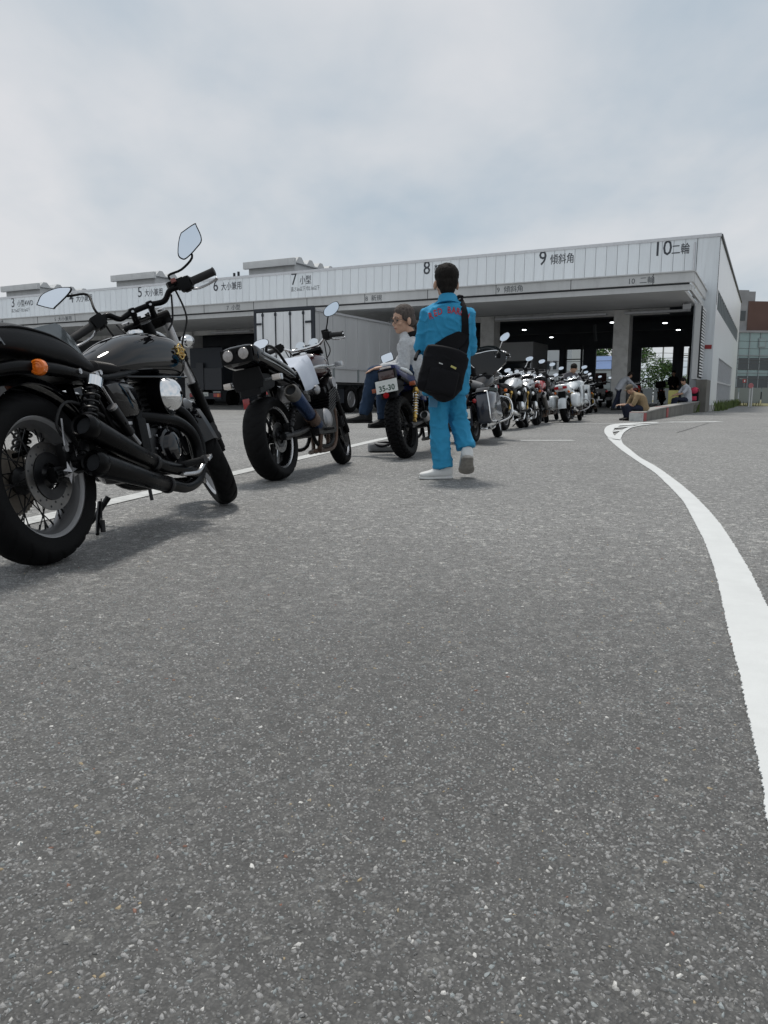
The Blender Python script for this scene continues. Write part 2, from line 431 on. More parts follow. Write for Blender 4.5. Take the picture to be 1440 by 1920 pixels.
# aggregate: thousands of low stones bedded in the binder, real relief near the viewer
def aggregate():
    rng = np.random.default_rng(7)
    base = []
    for k in range(10):
        r = np.random.default_rng(100 + k)
        n = 5
        ang = np.sort(r.uniform(0, 2 * np.pi, n) * 0.35 + np.arange(n) * 2 * np.pi / n)
        rr = r.uniform(0.65, 1.1, n)
        top = np.stack([rr * 0.68 * np.cos(ang), rr * 0.68 * np.sin(ang), r.uniform(0.5, 1.05, n)], 1)
        bot = np.stack([rr * np.cos(ang), rr * np.sin(ang), np.full(n, -0.5)], 1)
        base.append(np.concatenate([bot, top, [[0, 0, r.uniform(0.8, 1.2)]]]))
    n = 5
    faces = []
    for i in range(n):
        j = (i + 1) % n
        faces += [(i, j, n + j), (i, n + j, n + i), (n + i, n + j, 2 * n)]
    faces = np.array(faces)
    P = []
    yy = 0.58 + 4.6 * rng.uniform(0, 1, 700000); xx = rng.uniform(-1, 1, 700000) * (0.53 * 5.2 + 0.075)
    keep = (np.abs(xx) < 0.53 * yy + 0.075) & (rng.uniform(0, 1, 700000) < np.exp(-((yy - 0.58) / 1.75) ** 1.6))
    yy, xx = yy[keep], xx[keep]
    s0 = 0.0016 + 0.00042 * yy
    ss = s0 + (0.0062 - s0) * rng.uniform(0, 1, len(yy)) ** 2.7
    P.append(np.stack([xx, yy, ss], 1))
    P = np.concatenate(P)
    num = len(P)
    which = rng.integers(0, 10, num); th = rng.uniform(0, 2 * np.pi, num)
    asp = rng.uniform(0.6, 1.0, num); hh = P[:, 2] * rng.uniform(0.2, 0.5, num)
    tx, ty = rng.normal(0, 0.16, num), rng.normal(0, 0.16, num)
    B = np.stack(base)[which]                              # num x 15 x 3
    x = B[:, :, 0] * P[:, 2:3]; y = B[:, :, 1] * (P[:, 2] * asp)[:, None]
    z = B[:, :, 2] * hh[:, None] + tx[:, None] * x + ty[:, None] * y
    c, s_ = np.cos(th)[:, None], np.sin(th)[:, None]
    V = np.stack([P[:, 0:1] + x * c - y * s_, P[:, 1:2] + x * s_ + y * c, np.minimum(z, 0.0035)], 2).reshape(-1, 3)
    F = (faces[None] + (np.arange(num) * 11)[:, None, None]).reshape(-1, 3)
    t = rng.uniform(0, 1, num)
    g = 0.122 + 0.165 * rng.uniform(0, 1, num) ** 1.5
    colr = np.stack([g * 1.0, g * 1.0, g * 0.99], 1)
    blue = t < 0.15; colr[blue] *= np.array([0.92, 1.02, 1.05])
    tan = t > 0.993; colr[tan] = np.array([0.34, 0.27, 0.17])
    wh = (t > 0.962) & (t <= 0.991); colr[wh] = (0.30 + 0.28 * rng.uniform(0, 1, wh.sum()))[:, None] * np.array([1, 0.99, 0.95]) * rng.uniform(0.6, 1.15, wh.sum())[:, None]
    rd = (t > 0.960) & (t <= 0.962); colr[rd] = np.array([0.2, 0.10, 0.07])
    me = bpy.data.meshes.new('asphalt_aggregate')
    me.vertices.add(len(V)); me.vertices.foreach_set('co', V.ravel())
    me.loops.add(F.size); me.loops.foreach_set('vertex_index', F.ravel().astype(np.int32))
    me.polygons.add(len(F)); me.polygons.foreach_set('loop_start', np.arange(0, F.size, 3, dtype=np.int32))
    me.update(calc_edges=True)
    at = me.attributes.new('stone_colour', 'FLOAT_COLOR', 'POINT')
    ca = np.concatenate([np.repeat(colr, 11, 0), np.ones((num * 11, 1))], 1)
    at.data.foreach_set('color', ca.ravel().astype(np.float32))
    m = bpy.data.materials.new('aggregate_stone'); m.use_nodes = True
    N, L = m.node_tree.nodes, m.node_tree.links
    a = N.new('ShaderNodeAttribute'); a.attribute_name = 'stone_colour'
    tcn = N.new('ShaderNodeTexCoord'); nz = N.new('ShaderNodeTexNoise'); nz.inputs['Scale'].default_value = 900
    L.new(tcn.outputs['Object'], nz.inputs['Vector'])
    mr = N.new('ShaderNodeMapRange'); L.new(nz.outputs['Fac'], mr.inputs[0])
    mr.inputs[1].default_value = 0.3; mr.inputs[2].default_value = 0.7; mr.inputs[3].default_value = 0.75; mr.inputs[4].default_value = 1.25
    vm = N.new('ShaderNodeVectorMath'); vm.operation = 'SCALE'
    L.new(a.outputs['Color'], vm.inputs[0]); L.new(mr.outputs[0], vm.inputs['Scale'])
    pb = N['Principled BSDF']; L.new(vm.outputs[0], pb.inputs['Base Color'])
    pb.inputs['Roughness'].default_value = 0.6; pb.inputs['Specular IOR Level'].default_value = 0.5
    me.materials.append(m)
    o = bpy.data.objects.new('asphalt_aggregate', me); COL.objects.link(o)
    tag(o, label='dark grey stones of the worn asphalt surface in the foreground', cat='asphalt stones', kind='stuff')
aggregate()

# ---------------------------------------------------------------- painted markings (raised 4 mm)
def smooth_pts(pts, k=5, jit=0.0, seed=1):
    rnd = random.Random(seed)
    q, _ = catmull([Vector((x, y, 0)) for x, y in pts], [0] * len(pts), k)
    return [(p.x + rnd.uniform(-jit, jit), p.y + rnd.uniform(-jit, jit)) for p in q]
def strip(name, left, right, z, material, thick=0.003, n=900, jit=0.0028):
    """a painted band between two edge curves, as a thin slab with slightly ragged edges"""
    def resample(pts):
        q, _ = catmull([Vector((x, y, 0)) for x, y in pts], [0] * len(pts), 12)
        d = [0]
        for i in range(1, len(q)): d.append(d[-1] + (q[i] - q[i - 1]).length)
        out = []
        for k in range(n):
            t = (k / (n - 1)) ** 1.8 * d[-1]
            i = max(j for j in range(len(d)) if d[j] <= t + 1e-9); i = min(i, len(q) - 2)
            f = (t - d[i]) / max(d[i + 1] - d[i], 1e-9); out.append(q[i].lerp(q[i + 1], min(max(f, 0), 1)))
        return out
    rnd = random.Random(5)
    l, r = resample(left), resample(right)
    vs_, fs = [], []
    for a, b in zip(l, r):
        ja, jb = rnd.uniform(-jit, jit), rnd.uniform(-jit, jit)
        vs_ += [(a.x + ja, a.y, z), (b.x + jb, b.y, z), (a.x + ja, a.y, z - thick), (b.x + jb, b.y, z - thick)]
    for i in range(n - 1):
        k = 4 * i
        fs += [(k, k + 1, k + 5, k + 4), (k + 2, k, k + 4, k + 6), (k + 1, k + 3, k + 7, k + 5)]
    me = bpy.data.meshes.new(name); me.from_pydata(vs_, [], fs); me.materials.append(M[material]); me.update()
    o = bpy.data.objects.new(name, me); COL.objects.link(o)
    return tag(o, kind='structure')
LEFT = [(0.50, 0.86), (0.578, 1.042), (0.64, 1.187), (0.743, 1.45), (0.825, 1.659), (0.946, 1.98), (1.154, 2.518), (1.315, 2.957), (1.434, 3.299), (1.547, 3.648), (1.686, 4.078), (1.818, 4.5), (1.957, 5.017), (2.096, 5.557), (2.27, 6.269), (2.482, 7.304), (2.885, 9.193), (3.398, 11.4)]
RIGHT = [(0.72, 0.86), (0.80, 1.042), (0.86, 1.187), (0.962, 1.52), (1.05, 1.85), (1.163, 2.189), (1.312, 2.595), (1.421, 2.906), (1.631, 3.529), (1.772, 3.984), (1.921, 4.5), (2.058, 5.017), (2.217, 5.664), (2.464, 6.747), (2.659, 7.751), (2.956, 9.007), (3.199, 10.018), (3.575, 11.3)]
strip('white_lane_line', LEFT, RIGHT, 0.0045, 'paint_white')
strip('white_lane_line', [(3.382, 11.283), (3.903, 13.292), (4.632, 15.6), (5.245, 16.985), (5.899, 17.685), (6.6, 18.2)], [(3.50, 11.283), (3.939, 12.909), (4.525, 14.707), (5.073, 16.017), (5.738, 17.017), (6.5, 17.75)], 0.0090, 'paint_white', n=60)
strip('white_lane_line', [(3.354, 11.005), (3.778, 12.206), (4.376, 13.803), (5.043, 15.334), (5.857, 16.701), (6.614, 17.582)], [(3.389, 10.741), (3.944, 12.374), (4.474, 13.803), (5.13, 15.334), (6.185, 17.017), (7.133, 18.112)], 0.0135, 'paint_white', n=60)
for q in ([(4.453, 14.54), (5.033, 15.205), (5.222, 15.709), (4.638, 15.077)], [(3.971, 13.003), (4.246, 13.391), (4.386, 13.803), (4.124, 13.492)], [(4.918, 15.737), (5.525, 16.074), (5.723, 16.517), (5.114, 16.219)]):
    sheet('hatch_stripe', q, 0.018, 'paint_white')
def line(name, a, b, w, material='paint_worn', z=0.0045):
    a, b = Vector((a[0], a[1])), Vector((b[0], b[1])); d = (b - a).normalized(); nn = Vector((-d.y, d.x)) * w / 2
    return sheet(name, [tuple(a - nn), tuple(b - nn), tuple(b + nn), tuple(a + nn)], z, material)
line('white_edge_line', (-4.2, -6.0), (0.0, 11.2), 0.145, z=0.0045)
line('white_edge_line', (0.0, 11.2), (1.2, 14.6), 0.14, z=0.005)
line('white_stop_line', (1.0, 17.1), (5.3, 17.1), 0.13, 'paint_white', z=0.0045)
line('white_stop_line', (6.9, 18.2), (8.3, 18.55), 0.35, 'paint_white', z=0.0045)
line('asphalt_joint', (5.08, 13.0), (7.6, 17.6), 0.035, 'asphalt_dark', z=0.0022)
line('white_mark', (1.95, 10.72), (2.72, 10.72), 0.17)
for (a, b) in [((-9, 15.2), (-2.9, 17.0)), ((-9, 18.4), (-0.3, 20.3)), ((-9, 22.6), (-0.6, 24.6)), ((-14, 28.5), (0.2, 32.0))]:
    line('white_bay_line', a, b, 0.14, z=0.0045)

# ---------------------------------------------------------------- inspection hall
HALL = thing('inspection_hall', 'long white panelled vehicle inspection hall with numbered lanes under a grey canopy', 'building',
             (13.518, 31.30, 0), (0, 0, rad(-27)))
LEN, DEP, TOP = 66.0, 24.4, 6.95
def hpart(name, g, m, label=None, parent=HALL, smooth=0, kind=None): return obj(name, g, m, parent, label, smooth, kind=kind)
# fascia panels, 0.45 m modules, recessed joints
pg = G().box((0, 0, 0), (0.436, 0.05, TOP - 4.70), bev=0.006)
pm = finish(pg.mesh('fascia_panel'), 'panel', 0)
cp = finish(G().box((0, 0, 0), (0.83, 0.05, TOP - 0.25), bev=0.006).mesh('fascia_panel'), 'panel', 0)
hpart('fascia_backing', G().box((-LEN / 2, 0.09, (TOP + 4.3) / 2), (LEN, 0.12, TOP - 4.3)), 'steel_dark')
for k in range(144):
    o = obj('fascia_panel', pm, None, HALL, matrix=Matrix.Translation((-0.86 - 0.225 - 0.45 * k, 0.0, (TOP + 4.70) / 2)))
obj('corner_panel', cp, None, HALL, matrix=Matrix.Translation((-0.43, 0.0, (TOP + 0.25) / 2)))
hpart('parapet_cap', G().box((-LEN / 2, 0.05, TOP + 0.065), (LEN + 0.06, 0.24, 0.13), bev=0.015), 'cap')
hpart('side_parapet_cap', G().box((0.0, DEP / 2 + 0.08, TOP + 0.06), (0.14, DEP, 0.12), bev=0.015), 'steel_dark')
# roof slab, ceiling, floor
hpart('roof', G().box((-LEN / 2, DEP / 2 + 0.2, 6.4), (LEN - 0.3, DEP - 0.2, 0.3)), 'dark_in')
# side wall with a ribbon window and a lower glazed strip
sw = G()
def swbox(y0, y1, z0, z1): sw.box((-0.06, (y0 + y1) / 2, (z0 + z1) / 2), (0.12, y1 - y0, z1 - z0))
swbox(0.03, DEP, 4.95, TOP); swbox(0.03, 0.5, 4.17, 4.95); swbox(22.6, DEP, 4.17, 4.95)
swbox(0.03, DEP, 2.35, 4.17); swbox(0.03, 4.0, 0.25, 2.35); swbox(18.0, DEP, 0.25, 2.35)
hpart('side_wall', sw, 'sidewall')
hpart('side_plinth', G().box((-0.08, DEP / 2, 0.125), (0.26, DEP, 0.25)), 'concrete')
for k in range(18):
    y = 0.5 + (22.1 / 18) * k
    f = hpart('ribbon_window', G().box((-0.07, y + 0.61, 4.56), (0.03, 1.10, 0.76)), 'glass_far')
    hpart('window_frame', G().box((-0.03, y + 0.02, 4.56), (0.07, 0.11, 0.775)), 'mullion', parent=f)
for k in range(12):
    y = 4.0 + (14.0 / 12) * k
    for z0, z1 in ((0.28, 1.22), (1.30, 2.32)):
        f = hpart('side_window', G().box((-0.08, y + 0.58, (z0 + z1) / 2), (0.03, 1.05, z1 - z0)), 'mullion')
        hpart('window_frame', G().box((-0.04, y + 0.03, (z0 + z1) / 2), (0.07, 0.10, z1 - z0)), 'cap', parent=f)
hpart('window_rail', G().box((-0.04, 11.0, 1.26), (0.07, 14.0, 0.08)), 'cap')
# canopy
OV = 5.6
cn = G()
cn.box((-LEN / 2 - 0.42, -OV + 0.10, 4.67), (LEN, 0.20, 0.34))                # sign band
cn.box((-LEN / 2 - 0.38, -OV + 0.02, 4.86), (LEN, 0.16, 0.04))                # top lip
hpart('canopy_fascia', cn, 'canopy')
hpart('canopy_lip', G().box((-LEN / 2 - 0.50, -OV + 0.22, 4.345), (LEN, 0.2, 0.19)), 'canopy')
hpart('canopy_groove', G().box((-LEN / 2 - 0.56, -OV + 0.26, 4.47), (LEN, 0.2, 0.062)), 'steel_dark')
hpart('canopy_side_fascia', G().box((-0.45, -OV / 2 + 0.1, 4.67), (0.09, OV - 0.21, 0.337)).box((-0.41, -OV / 2 + 0.08, 4.86), (0.10, OV - 0.16, 0.039)).box((-0.53, -OV / 2 + 0.16, 4.345), (0.09, OV - 0.32, 0.187)), 'canopy')
hpart('soffit', G().box((-LEN / 2 - 0.6, -OV / 2 + 0.15, 4.36), (LEN - 0.3, OV - 0.35, 0.14)), 'soffit')
jm = finish(G().box((0, 0, 0), (0.02, 0.012, 0.40)).mesh('canopy_joint'), 'steel_dark', 0)
for k in range(25):
    obj('canopy_joint', jm, None, HALL, matrix=Matrix.Translation((-1.74 - 2.87 * k, -OV - 0.002, 4.66)))
hpart('canopy_gutter', G().cyl((-0.5, -0.35, 5.1), (-0.5, -0.05, 4.75), 0.06, 10).cyl((-0.95, -0.06, 5.0), (-0.95, -0.06, 6.8), 0.035, 8), 'cap')
# roof over lanes, header, pillars
hpart('header_beam', G().box((-LEN / 2 - 0.9, 0.16, 4.16), (LEN - 1.8, 0.25, 0.255)), 'concrete')
pil = G().box((0, 0, 2.14), (0.66, 0.9, 4.28), bev=0.02)
for z in (0.9, 1.5, 2.1, 2.7, 3.3): pil.box((0, -0.4, z), (0.664, 0.104, 0.012))
pme = finish(pil.mesh('pillar'), 'concrete', 0)
PX = [3.68, 9.72, 15.7, 21.7, 27.7, 33.7, 39.7, 45.7, 51.7, 57.7]
for b in PX: obj('pillar', pme, None, HALL, matrix=Matrix.Translation((-b, 0.3, -0.02)))
# lit rails / shutter boxes over the openings
rl = finish(G().box((0, 0, 0), (2.6, 0.3, 0.09), bev=0.01).mesh('shutter_box'), 'cap', 0)
for b in (2.25, 5.6, 8.0, 12.4, 18.5, 24.5): obj('shutter_box', rl, None, HALL, matrix=Matrix.Translation((-b, -0.2, 4.10)))
# back wall with openings
bw = G()
ops = [(3.13, 3.48), (4.2, 6.37), (8.46, 9.63), (10.58, 11.83), (12.4, 14.9), (20.5, 22.5), (27, 29)]
x0 = 0.12
for a, b in ops:
    bw.box((-(x0 + a) / 2, DEP - 0.1, 2.05), (a - x0, 0.25, 4.1)); x0 = b
bw.box((-(x0 + LEN) / 2, DEP - 0.1, 2.05), (LEN - x0, 0.25, 4.1))
bw.box((-LEN / 2, DEP - 0.1, 5.2), (LEN - 0.3, 0.25, 2.19))
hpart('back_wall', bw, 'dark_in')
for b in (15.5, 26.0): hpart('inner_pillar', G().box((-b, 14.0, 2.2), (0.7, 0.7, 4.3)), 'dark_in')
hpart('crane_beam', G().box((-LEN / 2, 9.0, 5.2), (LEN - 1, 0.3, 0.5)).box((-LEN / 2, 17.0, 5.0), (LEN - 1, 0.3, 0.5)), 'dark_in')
for (b, y) in ((5.93, 9.97), (3.34, 11.63), (3.15, 16.74), (11.69, 12.38), (11.72, 19.09)):
    lp = hpart('ceiling_lamp', G().lathe([(0.12, 0.18), (0.2, 0.1), (0.24, 0.0)], 14, 'z', (-b, y, 4.7)), 'steel_dark')
    hpart('lamp_disc', G().cyl((-b, y, 4.66), (-b, y, 4.695), 0.12, 16), 'lamp_on', parent=lp)
# inner booth
bt = G().box((-10.3, 7.6, 3.0), (2.0, 3.0, 1.0)).box((-9.35, 7.6, 1.25), (0.1, 3.0, 2.5)).box((-11.25, 7.6, 1.25), (0.1, 3.0, 2.5))
ib = hpart('inner_booth', bt, 'soffit')
hpart('booth_window', G().box((-10.3, 6.14, 1.6), (1.7, 0.06, 1.6)), 'glass_far', parent=ib)
hpart('booth_door', G().box((-9.9, 6.10, 1.1), (0.8, 0.05, 2.0)), 'cap', parent=ib)
hpart('lift_post', G().box((-9.0, 12.0, 1.8), (0.12, 0.12, 3.6)).box((-8.0, 12.0, 1.8), (0.12, 0.12, 3.6)).box((-8.5, 12, 1.9), (1.0, 0.08, 0.08)).box((-8.5, 12, 1.2), (1.0, 0.08, 0.08)).box((-8.5, 12, 2.8), (1.0, 0.06, 0.06)), 'steel_dark')
hpart('hose_reel', G().tube([(-6.9, 10, 4.6), (-6.88, 10, 4.2), (-6.8, 10, 3.7)], 0.09, 10), 'letter_grey')
hpart('hall_floor', G().box((-LEN / 2, DEP / 2 - 0.1, 0.06), (LEN - 0.4, DEP - 0.3, 0.12)), 'floor_in')
hpart('entry_ramp', G().prism([(-4.2, 0.006), (0.04, 0.006), (0.04, 0.118)], 'x', -1.0, -LEN + 0.5), 'asphalt')
# louvred wing wall at the corner
hpart('louvre_wall', G().box((-0.515, -0.95, 2.72), (0.21, 1.88, 2.88)), 'canopy')
sm = finish(G().box((0, 0, 0), (0.02, 1.72, 0.062)).mesh('louvre_slat'), 'louver', 0)
hpart('louvre_recess', G().box((-0.40, -0.97, 2.72), (0.03, 1.74, 2.75)), 'black_void')
for k in range(24): obj('louvre_slat', sm, None, HALL, matrix=Matrix.Translation((-0.345, -0.97, 1.42 + 0.112 * k)))
hpart('louvre_base', G().box((-0.225, -1.0, 0.63), (0.40, 2.1, 1.26), bev=0.02), 'concrete_old')
hpart('flood_light', G().box((-0.95, -1.7, 4.12), (0.3, 0.22, 0.2), rot=(0.4, 0, 0), bev=0.02).box((-0.6, -1.6, 4.18), (0.16, 0.14, 0.14), bev=0.02).cyl((-0.95, -1.6, 4.15), (-0.95, -1.6, 4.3), 0.03, 8), 'cap')
hpart('notice_plate', G().box((-0.2, -0.045, 2.62), (0.26, 0.02, 0.16)), 'red_paint')
# roof monitors with corrugated roofs
for (b0, b1) in ((21.05, 24.45), (31.05, 34.6), (41.2, 44.9), (51, 54.5)):
    w_ = b1 - b0; cx = -(b0 + b1) / 2
    rm = hpart('roof_monitor', G().box((cx, 5.2, 7.28), (w_ - 0.35, 8.0, 0.9)), 'canopy')
    hpart('monitor_fascia', G().box((cx, 1.0, 7.78), (w_, 0.2, 0.36)), 'canopy', parent=rm)
    cr_ = []
    ncr = 8
    for k in range(ncr * 4 + 1):
        y = 1.11 + 8.6 * k / (ncr * 4)
        cr_.append((y, 7.80 + (0.27 if k % 4 in (1, 2) else 0.0)))
    out = cr_ + [(9.71, 7.74), (1.11, 7.74)]
    hpart('corrugated_roof', G().prism(out, 'x', -b0, -b1), 'canopy', parent=rm)
hpart('vent_pipe', G().cyl((-25.0, 1.2, 7.0), (-25.0, 1.2, 7.55), 0.07, 8).cyl((-25.3, 1.2, 7.0), (-25.3, 1.2, 7.5), 0.07, 8), 'steel_dark')
# lettering
def sign(txt, x, z, size, m='letter', sx=1.0, y=-0.0285, label=None, bold=0.0):
    me = text_mesh(txt, size, 0.003, sx, bold=bold)
    me.materials.append(M[m])
    Mx = Matrix.Translation((x, y, z)) @ Matrix.Rotation(rad(90), 4, 'X')
    return obj('lane_sign', me, None, HALL, label, matrix=Mx)
def kanji(n, t, b, b2, sub=None):
    sign(n, -b, 6.39, 0.86, sx=0.90, label='large lane number %s on the fascia' % n, bold=0.004)
    sign(t, -b2, 6.42, 0.46, sx=0.78, label='lettering %s beside lane number %s' % (t, n), bold=0.003)
    if sub: sign(sub, -b, 6.06, 0.27, 'letter_grey', sx=0.62, label='small clearance lettering under lane number %s' % n)
kanji('10', '二輪', 2.58, 1.85)
kanji('9', '傾斜角', 7.42, 6.90)
kanji('8', '新規', 13.05, 12.48)
kanji('7', '小型', 20.65, 20.1, '高さ3m以下 巾2.1m以下')
kanji('6', '大小兼用', 25.85, 25.28)
kanji('5', '大小兼用', 31.5, 30.95)
kanji('4', '大小兼用', 37.25, 36.65)
kanji('3', '小型4WD', 42.7, 42.1, '高さ3m以下 巾2.1m以下')
for t, b in (('10  二輪', 2.6), ('9  傾斜角', 7.45), ('8  新規', 13.2), ('7  小型', 20.5), ('6  大小兼用', 26.2), ('5  大小兼用', 32.0), ('4  大小兼用', 37.4)):
    sign(t, -b, 4.56, 0.26, 'letter_grey', y=-OV - 0.004, label='small lane lettering %s on the canopy edge' % t.replace('  ', ' '))
# small drain spouts and marks on the fascia
for b in (8.0, 14.0, 20.8, 25.2, 31.0, 36.5):
    hpart('drain_spout', G().box((-b, -0.1, 5.02), (0.3, 0.2, 0.05)), 'steel_dark')

# low sloping wall in front of the corner
LWM = Matrix.Translation((13.518, 31.30, 0)) @ Matrix.Rotation(rad(-27), 4, 'Z') @ Matrix.Translation((-0.76, -14.3, 0)) @ Matrix.Rotation(rad(-1.6), 4, 'Z') @ Matrix.Translation((0.76, 14.3, 0))
LW = thing('low_wall', 'low sloping concrete kerb wall with red painted bands beside lane 10', 'wall', tuple(LWM.translation), (0, 0, rad(-28.6)))
lw = G().prism([(-14.3, 0), (-2.06, 0), (-2.06, 0.40), (-11.6, 0.27), (-14.3, 0.20)], 'x', -0.92, -0.60, bev=0.0)
obj('wall_body', lw, 'concrete_old', LW, smooth=0)
obj('wall_coping', G().prism([(-14.28, 0.202), (-11.6, 0.272), (-2.08, 0.402), (-2.08, 0.43), (-11.6, 0.30), (-14.28, 0.23)], 'x', -0.94, -0.585), 'coping', LW, smooth=0)
for y0, y1 in ((-14.31, -13.9), (-10.5, -10.15)):
    z = 0.19 if y0 < -14 else 0.28
    obj('red_band', G().box((-0.76, (y0 + y1) / 2, (z + 0.04) / 2), (0.345, y1 - y0, z + 0.04)), 'red_paint', LW, smooth=0)
obj('white_band', G().box((-0.76, -14.36, 0.11), (0.33, 0.09, 0.22)), 'paint_worn', LW, smooth=0)
# ---------------------------------------------------------------- motorcycle kit
M['tyre'] = mat('tyre_rubber', (0.0065, 0.0065, 0.007), 0.6, 0, var=0.2, vscale=6, bump=0.0006, bscale=220, dirt=0.3, dirt_col=(0.016, 0.0155, 0.015), spec=0.10)
M['gloss_black'] = mat('gloss_black_paint', (0.003, 0.003, 0.004), 0.05, 0, rvar=0.02, vscale=5, spec=0.6)
M['satin_black'] = mat('satin_black_paint', (0.0025, 0.0025, 0.003), 0.30, 0, var=0.2, vscale=9, rvar=0.08, spec=0.13)
M['black_plastic'] = mat('black_plastic', (0.0045, 0.0048, 0.0055), 0.5, 0, var=0.15, vscale=14, bump=0.0004, bscale=300, spec=0.16)
M['black_metal'] = mat('black_metal', (0.005, 0.005, 0.006), 0.4, 0.2, var=0.25, vscale=12, rvar=0.1)
M['vinyl'] = mat('seat_vinyl', (0.004, 0.004, 0.0048), 0.4, 0, var=0.1, vscale=10, bump=0.0006, bscale=350, spec=0.2)
M['chrome'] = mat('chrome', (0.78, 0.79, 0.80), 0.06, 1.0, rvar=0.03, vscale=12)
M['steel'] = mat('brushed_steel', (0.45, 0.45, 0.46), 0.28, 1.0, var=0.1, vscale=20, rvar=0.08)
M['alloy'] = mat('cast_alloy', (0.36, 0.36, 0.37), 0.42, 0.9, var=0.15, vscale=20, bump=0.0004, bscale=150, dirt=0.3)
M['rim_alloy'] = mat('rim_alloy', (0.58, 0.58, 0.59), 0.42, 0.6, var=0.05, vscale=3)
M['rim_lip'] = mat('rim_polished_lip', (0.6, 0.6, 0.61), 0.25, 0.8)
M['rim_inner'] = mat('rim_channel', (0.20, 0.20, 0.205), 0.4, 0.6, var=0.1, vscale=6)
M['disc'] = mat('brake_disc', (0.15, 0.145, 0.14), 0.38, 1.0, var=0.12, vscale=30, dirt=0.3, dirt_col=(0.2, 0.15, 0.11))
M['sprocket'] = mat('sprocket_dull', (0.24, 0.21, 0.175), 0.6, 0.0, var=0.2, vscale=10, dirt=0.5)
M['amber'] = mat('amber_lens', (0.75, 0.17, 0.01), 0.12, 0, coat=0.6, bump=0.0012, bscale=130)
M['amber_dull'] = mat('amber_lens_dull', (0.32, 0.075, 0.025), 0.2, 0, coat=0.4, bump=0.001, bscale=130)
M['clear_lens'] = mat('clear_lens', (0.55, 0.5, 0.46), 0.1, 0.2, coat=0.8, var=0.25, vscale=40, bump=0.0012, bscale=160)
M['red_lens'] = mat('red_lens', (0.35, 0.012, 0.016), 0.12, 0, coat=0.7, bump=0.001, bscale=150)
M['smoke_lens'] = mat('smoke_lens', (0.05, 0.022, 0.02), 0.15, 0, coat=0.7)
M['grey_lens'] = mat('grey_round_lens', (0.33, 0.31, 0.30), 0.14, 0.2, coat=0.8, var=0.2, vscale=50, bump=0.001, bscale=200)
M['gold'] = mat('gold_emblem', (0.75, 0.52, 0.17), 0.25, 1.0)
M['gold_anod'] = mat('gold_anodised', (0.55, 0.36, 0.10), 0.32, 0.8, var=0.1, vscale=20)
M['mirror_glass'] = mat('mirror_glass', (0.80, 0.86, 0.93), 0.02, 1.0)
M['plate_white'] = mat('plate_white', (0.72, 0.74, 0.71), 0.45, 0, var=0.05, vscale=20, dirt=0.2)
M['plate_green'] = mat('plate_lettering', (0.012, 0.06, 0.035), 0.5)
M['blue_ti'] = mat('burnt_titanium_blue', (0.022, 0.045, 0.11), 0.3, 0.85, var=0.3, vscale=5, rvar=0.08)
M['brown_ti'] = mat('burnt_titanium_brown', (0.10, 0.066, 0.05), 0.42, 0.7, var=0.3, vscale=8, rvar=0.1)
M['carbon_cap'] = mat('muffler_cap_grey', (0.10, 0.095, 0.088), 0.45, 0.3, var=0.2, vscale=30)
M['silver_paint'] = mat('silver_paint', (0.46, 0.48, 0.50), 0.25, 0.5, coat=0.6)
M['white_paint'] = mat('white_bike_paint', (0.66, 0.70, 0.72), 0.22, 0, coat=0.7, var=0.04)
M['blue_paint'] = mat('blue_bike_paint', (0.008, 0.018, 0.10), 0.2, 0, coat=0.8, var=0.1)
M['maroon_paint'] = mat('maroon_bike_paint', (0.028, 0.005, 0.006), 0.15, 0, coat=0.8)
M['red_bike'] = mat('red_bike_paint', (0.26, 0.012, 0.016), 0.2, 0, coat=0.8)
M['navy_paint'] = mat('navy_bike_paint', (0.022, 0.028, 0.042), 0.25, 0, coat=0.8, var=0.1)
M['paper'] = mat('paper_white', (0.44, 0.48, 0.55), 0.7, 0, var=0.05, vscale=6)
M['file'] = mat('clear_file_dark', (0.06, 0.07, 0.075), 0.16, 0, coat=0.6, var=0.15)
M['gauge_face'] = mat('gauge_face', (0.05, 0.055, 0.06), 0.15, 0, coat=0.8)
M['tex_red'] = mat('dull_red_plastic', (0.22, 0.07, 0.06), 0.5)
M['rubber'] = mat('grip_rubber', (0.018, 0.018, 0.019), 0.7, 0, bump=0.0008, bscale=260)

def tyre_mesh(R, W, rimr, style='road', hi=True, shift=0.0):
    nt, npf = (220, 30) if hi else (40, 12)
    hh = (R - rimr) * 0.52; rc = R - hh
    g = G(); rings = []
    for k in range(nt):
        th = 2 * math.pi * k / nt; ring = []
        for i in range(npf + 1):
            t = -1 + 2 * i / npf; a = t * rad(136)
            y = W / 2 * math.copysign(abs(math.sin(a)) ** 0.85, math.sin(a)) if abs(a) < math.pi / 2 else W / 2 * math.copysign(0.62 + 0.38 * math.sin(abs(a)), a)
            r = rc + (hh if abs(a) < math.pi / 2 else (rc - rimr) / 0.72) * math.cos(a)
            d = 0
            if hi and abs(t) < 0.60:
                if style == 'road':
                    ph = (th / (2 * math.pi) * 22 + abs(t) * 1.5 + (0.5 if t > 0 else 0)) % 1.0
                    if ph < 0.16 and 0.06 < abs(t) < 0.54: d = 0.0055
                    if abs(t) < 0.028 and False: d = 0.005
                elif style == 'knob':
                    row = int((t + 0.6) / 0.2); ph = (th / (2 * math.pi) * 34 + 0.5 * (row % 2)) % 1.0
                    if ph < 0.32 or ((t + 0.6) % 0.2) < 0.05: d = 0.011
            r -= d
            ring.append((r * math.cos(th), y, r * math.sin(th)))
        rings.append(ring)
    rings.append(rings[0])
    g.loft(rings, False, False, closed=False)
    return g

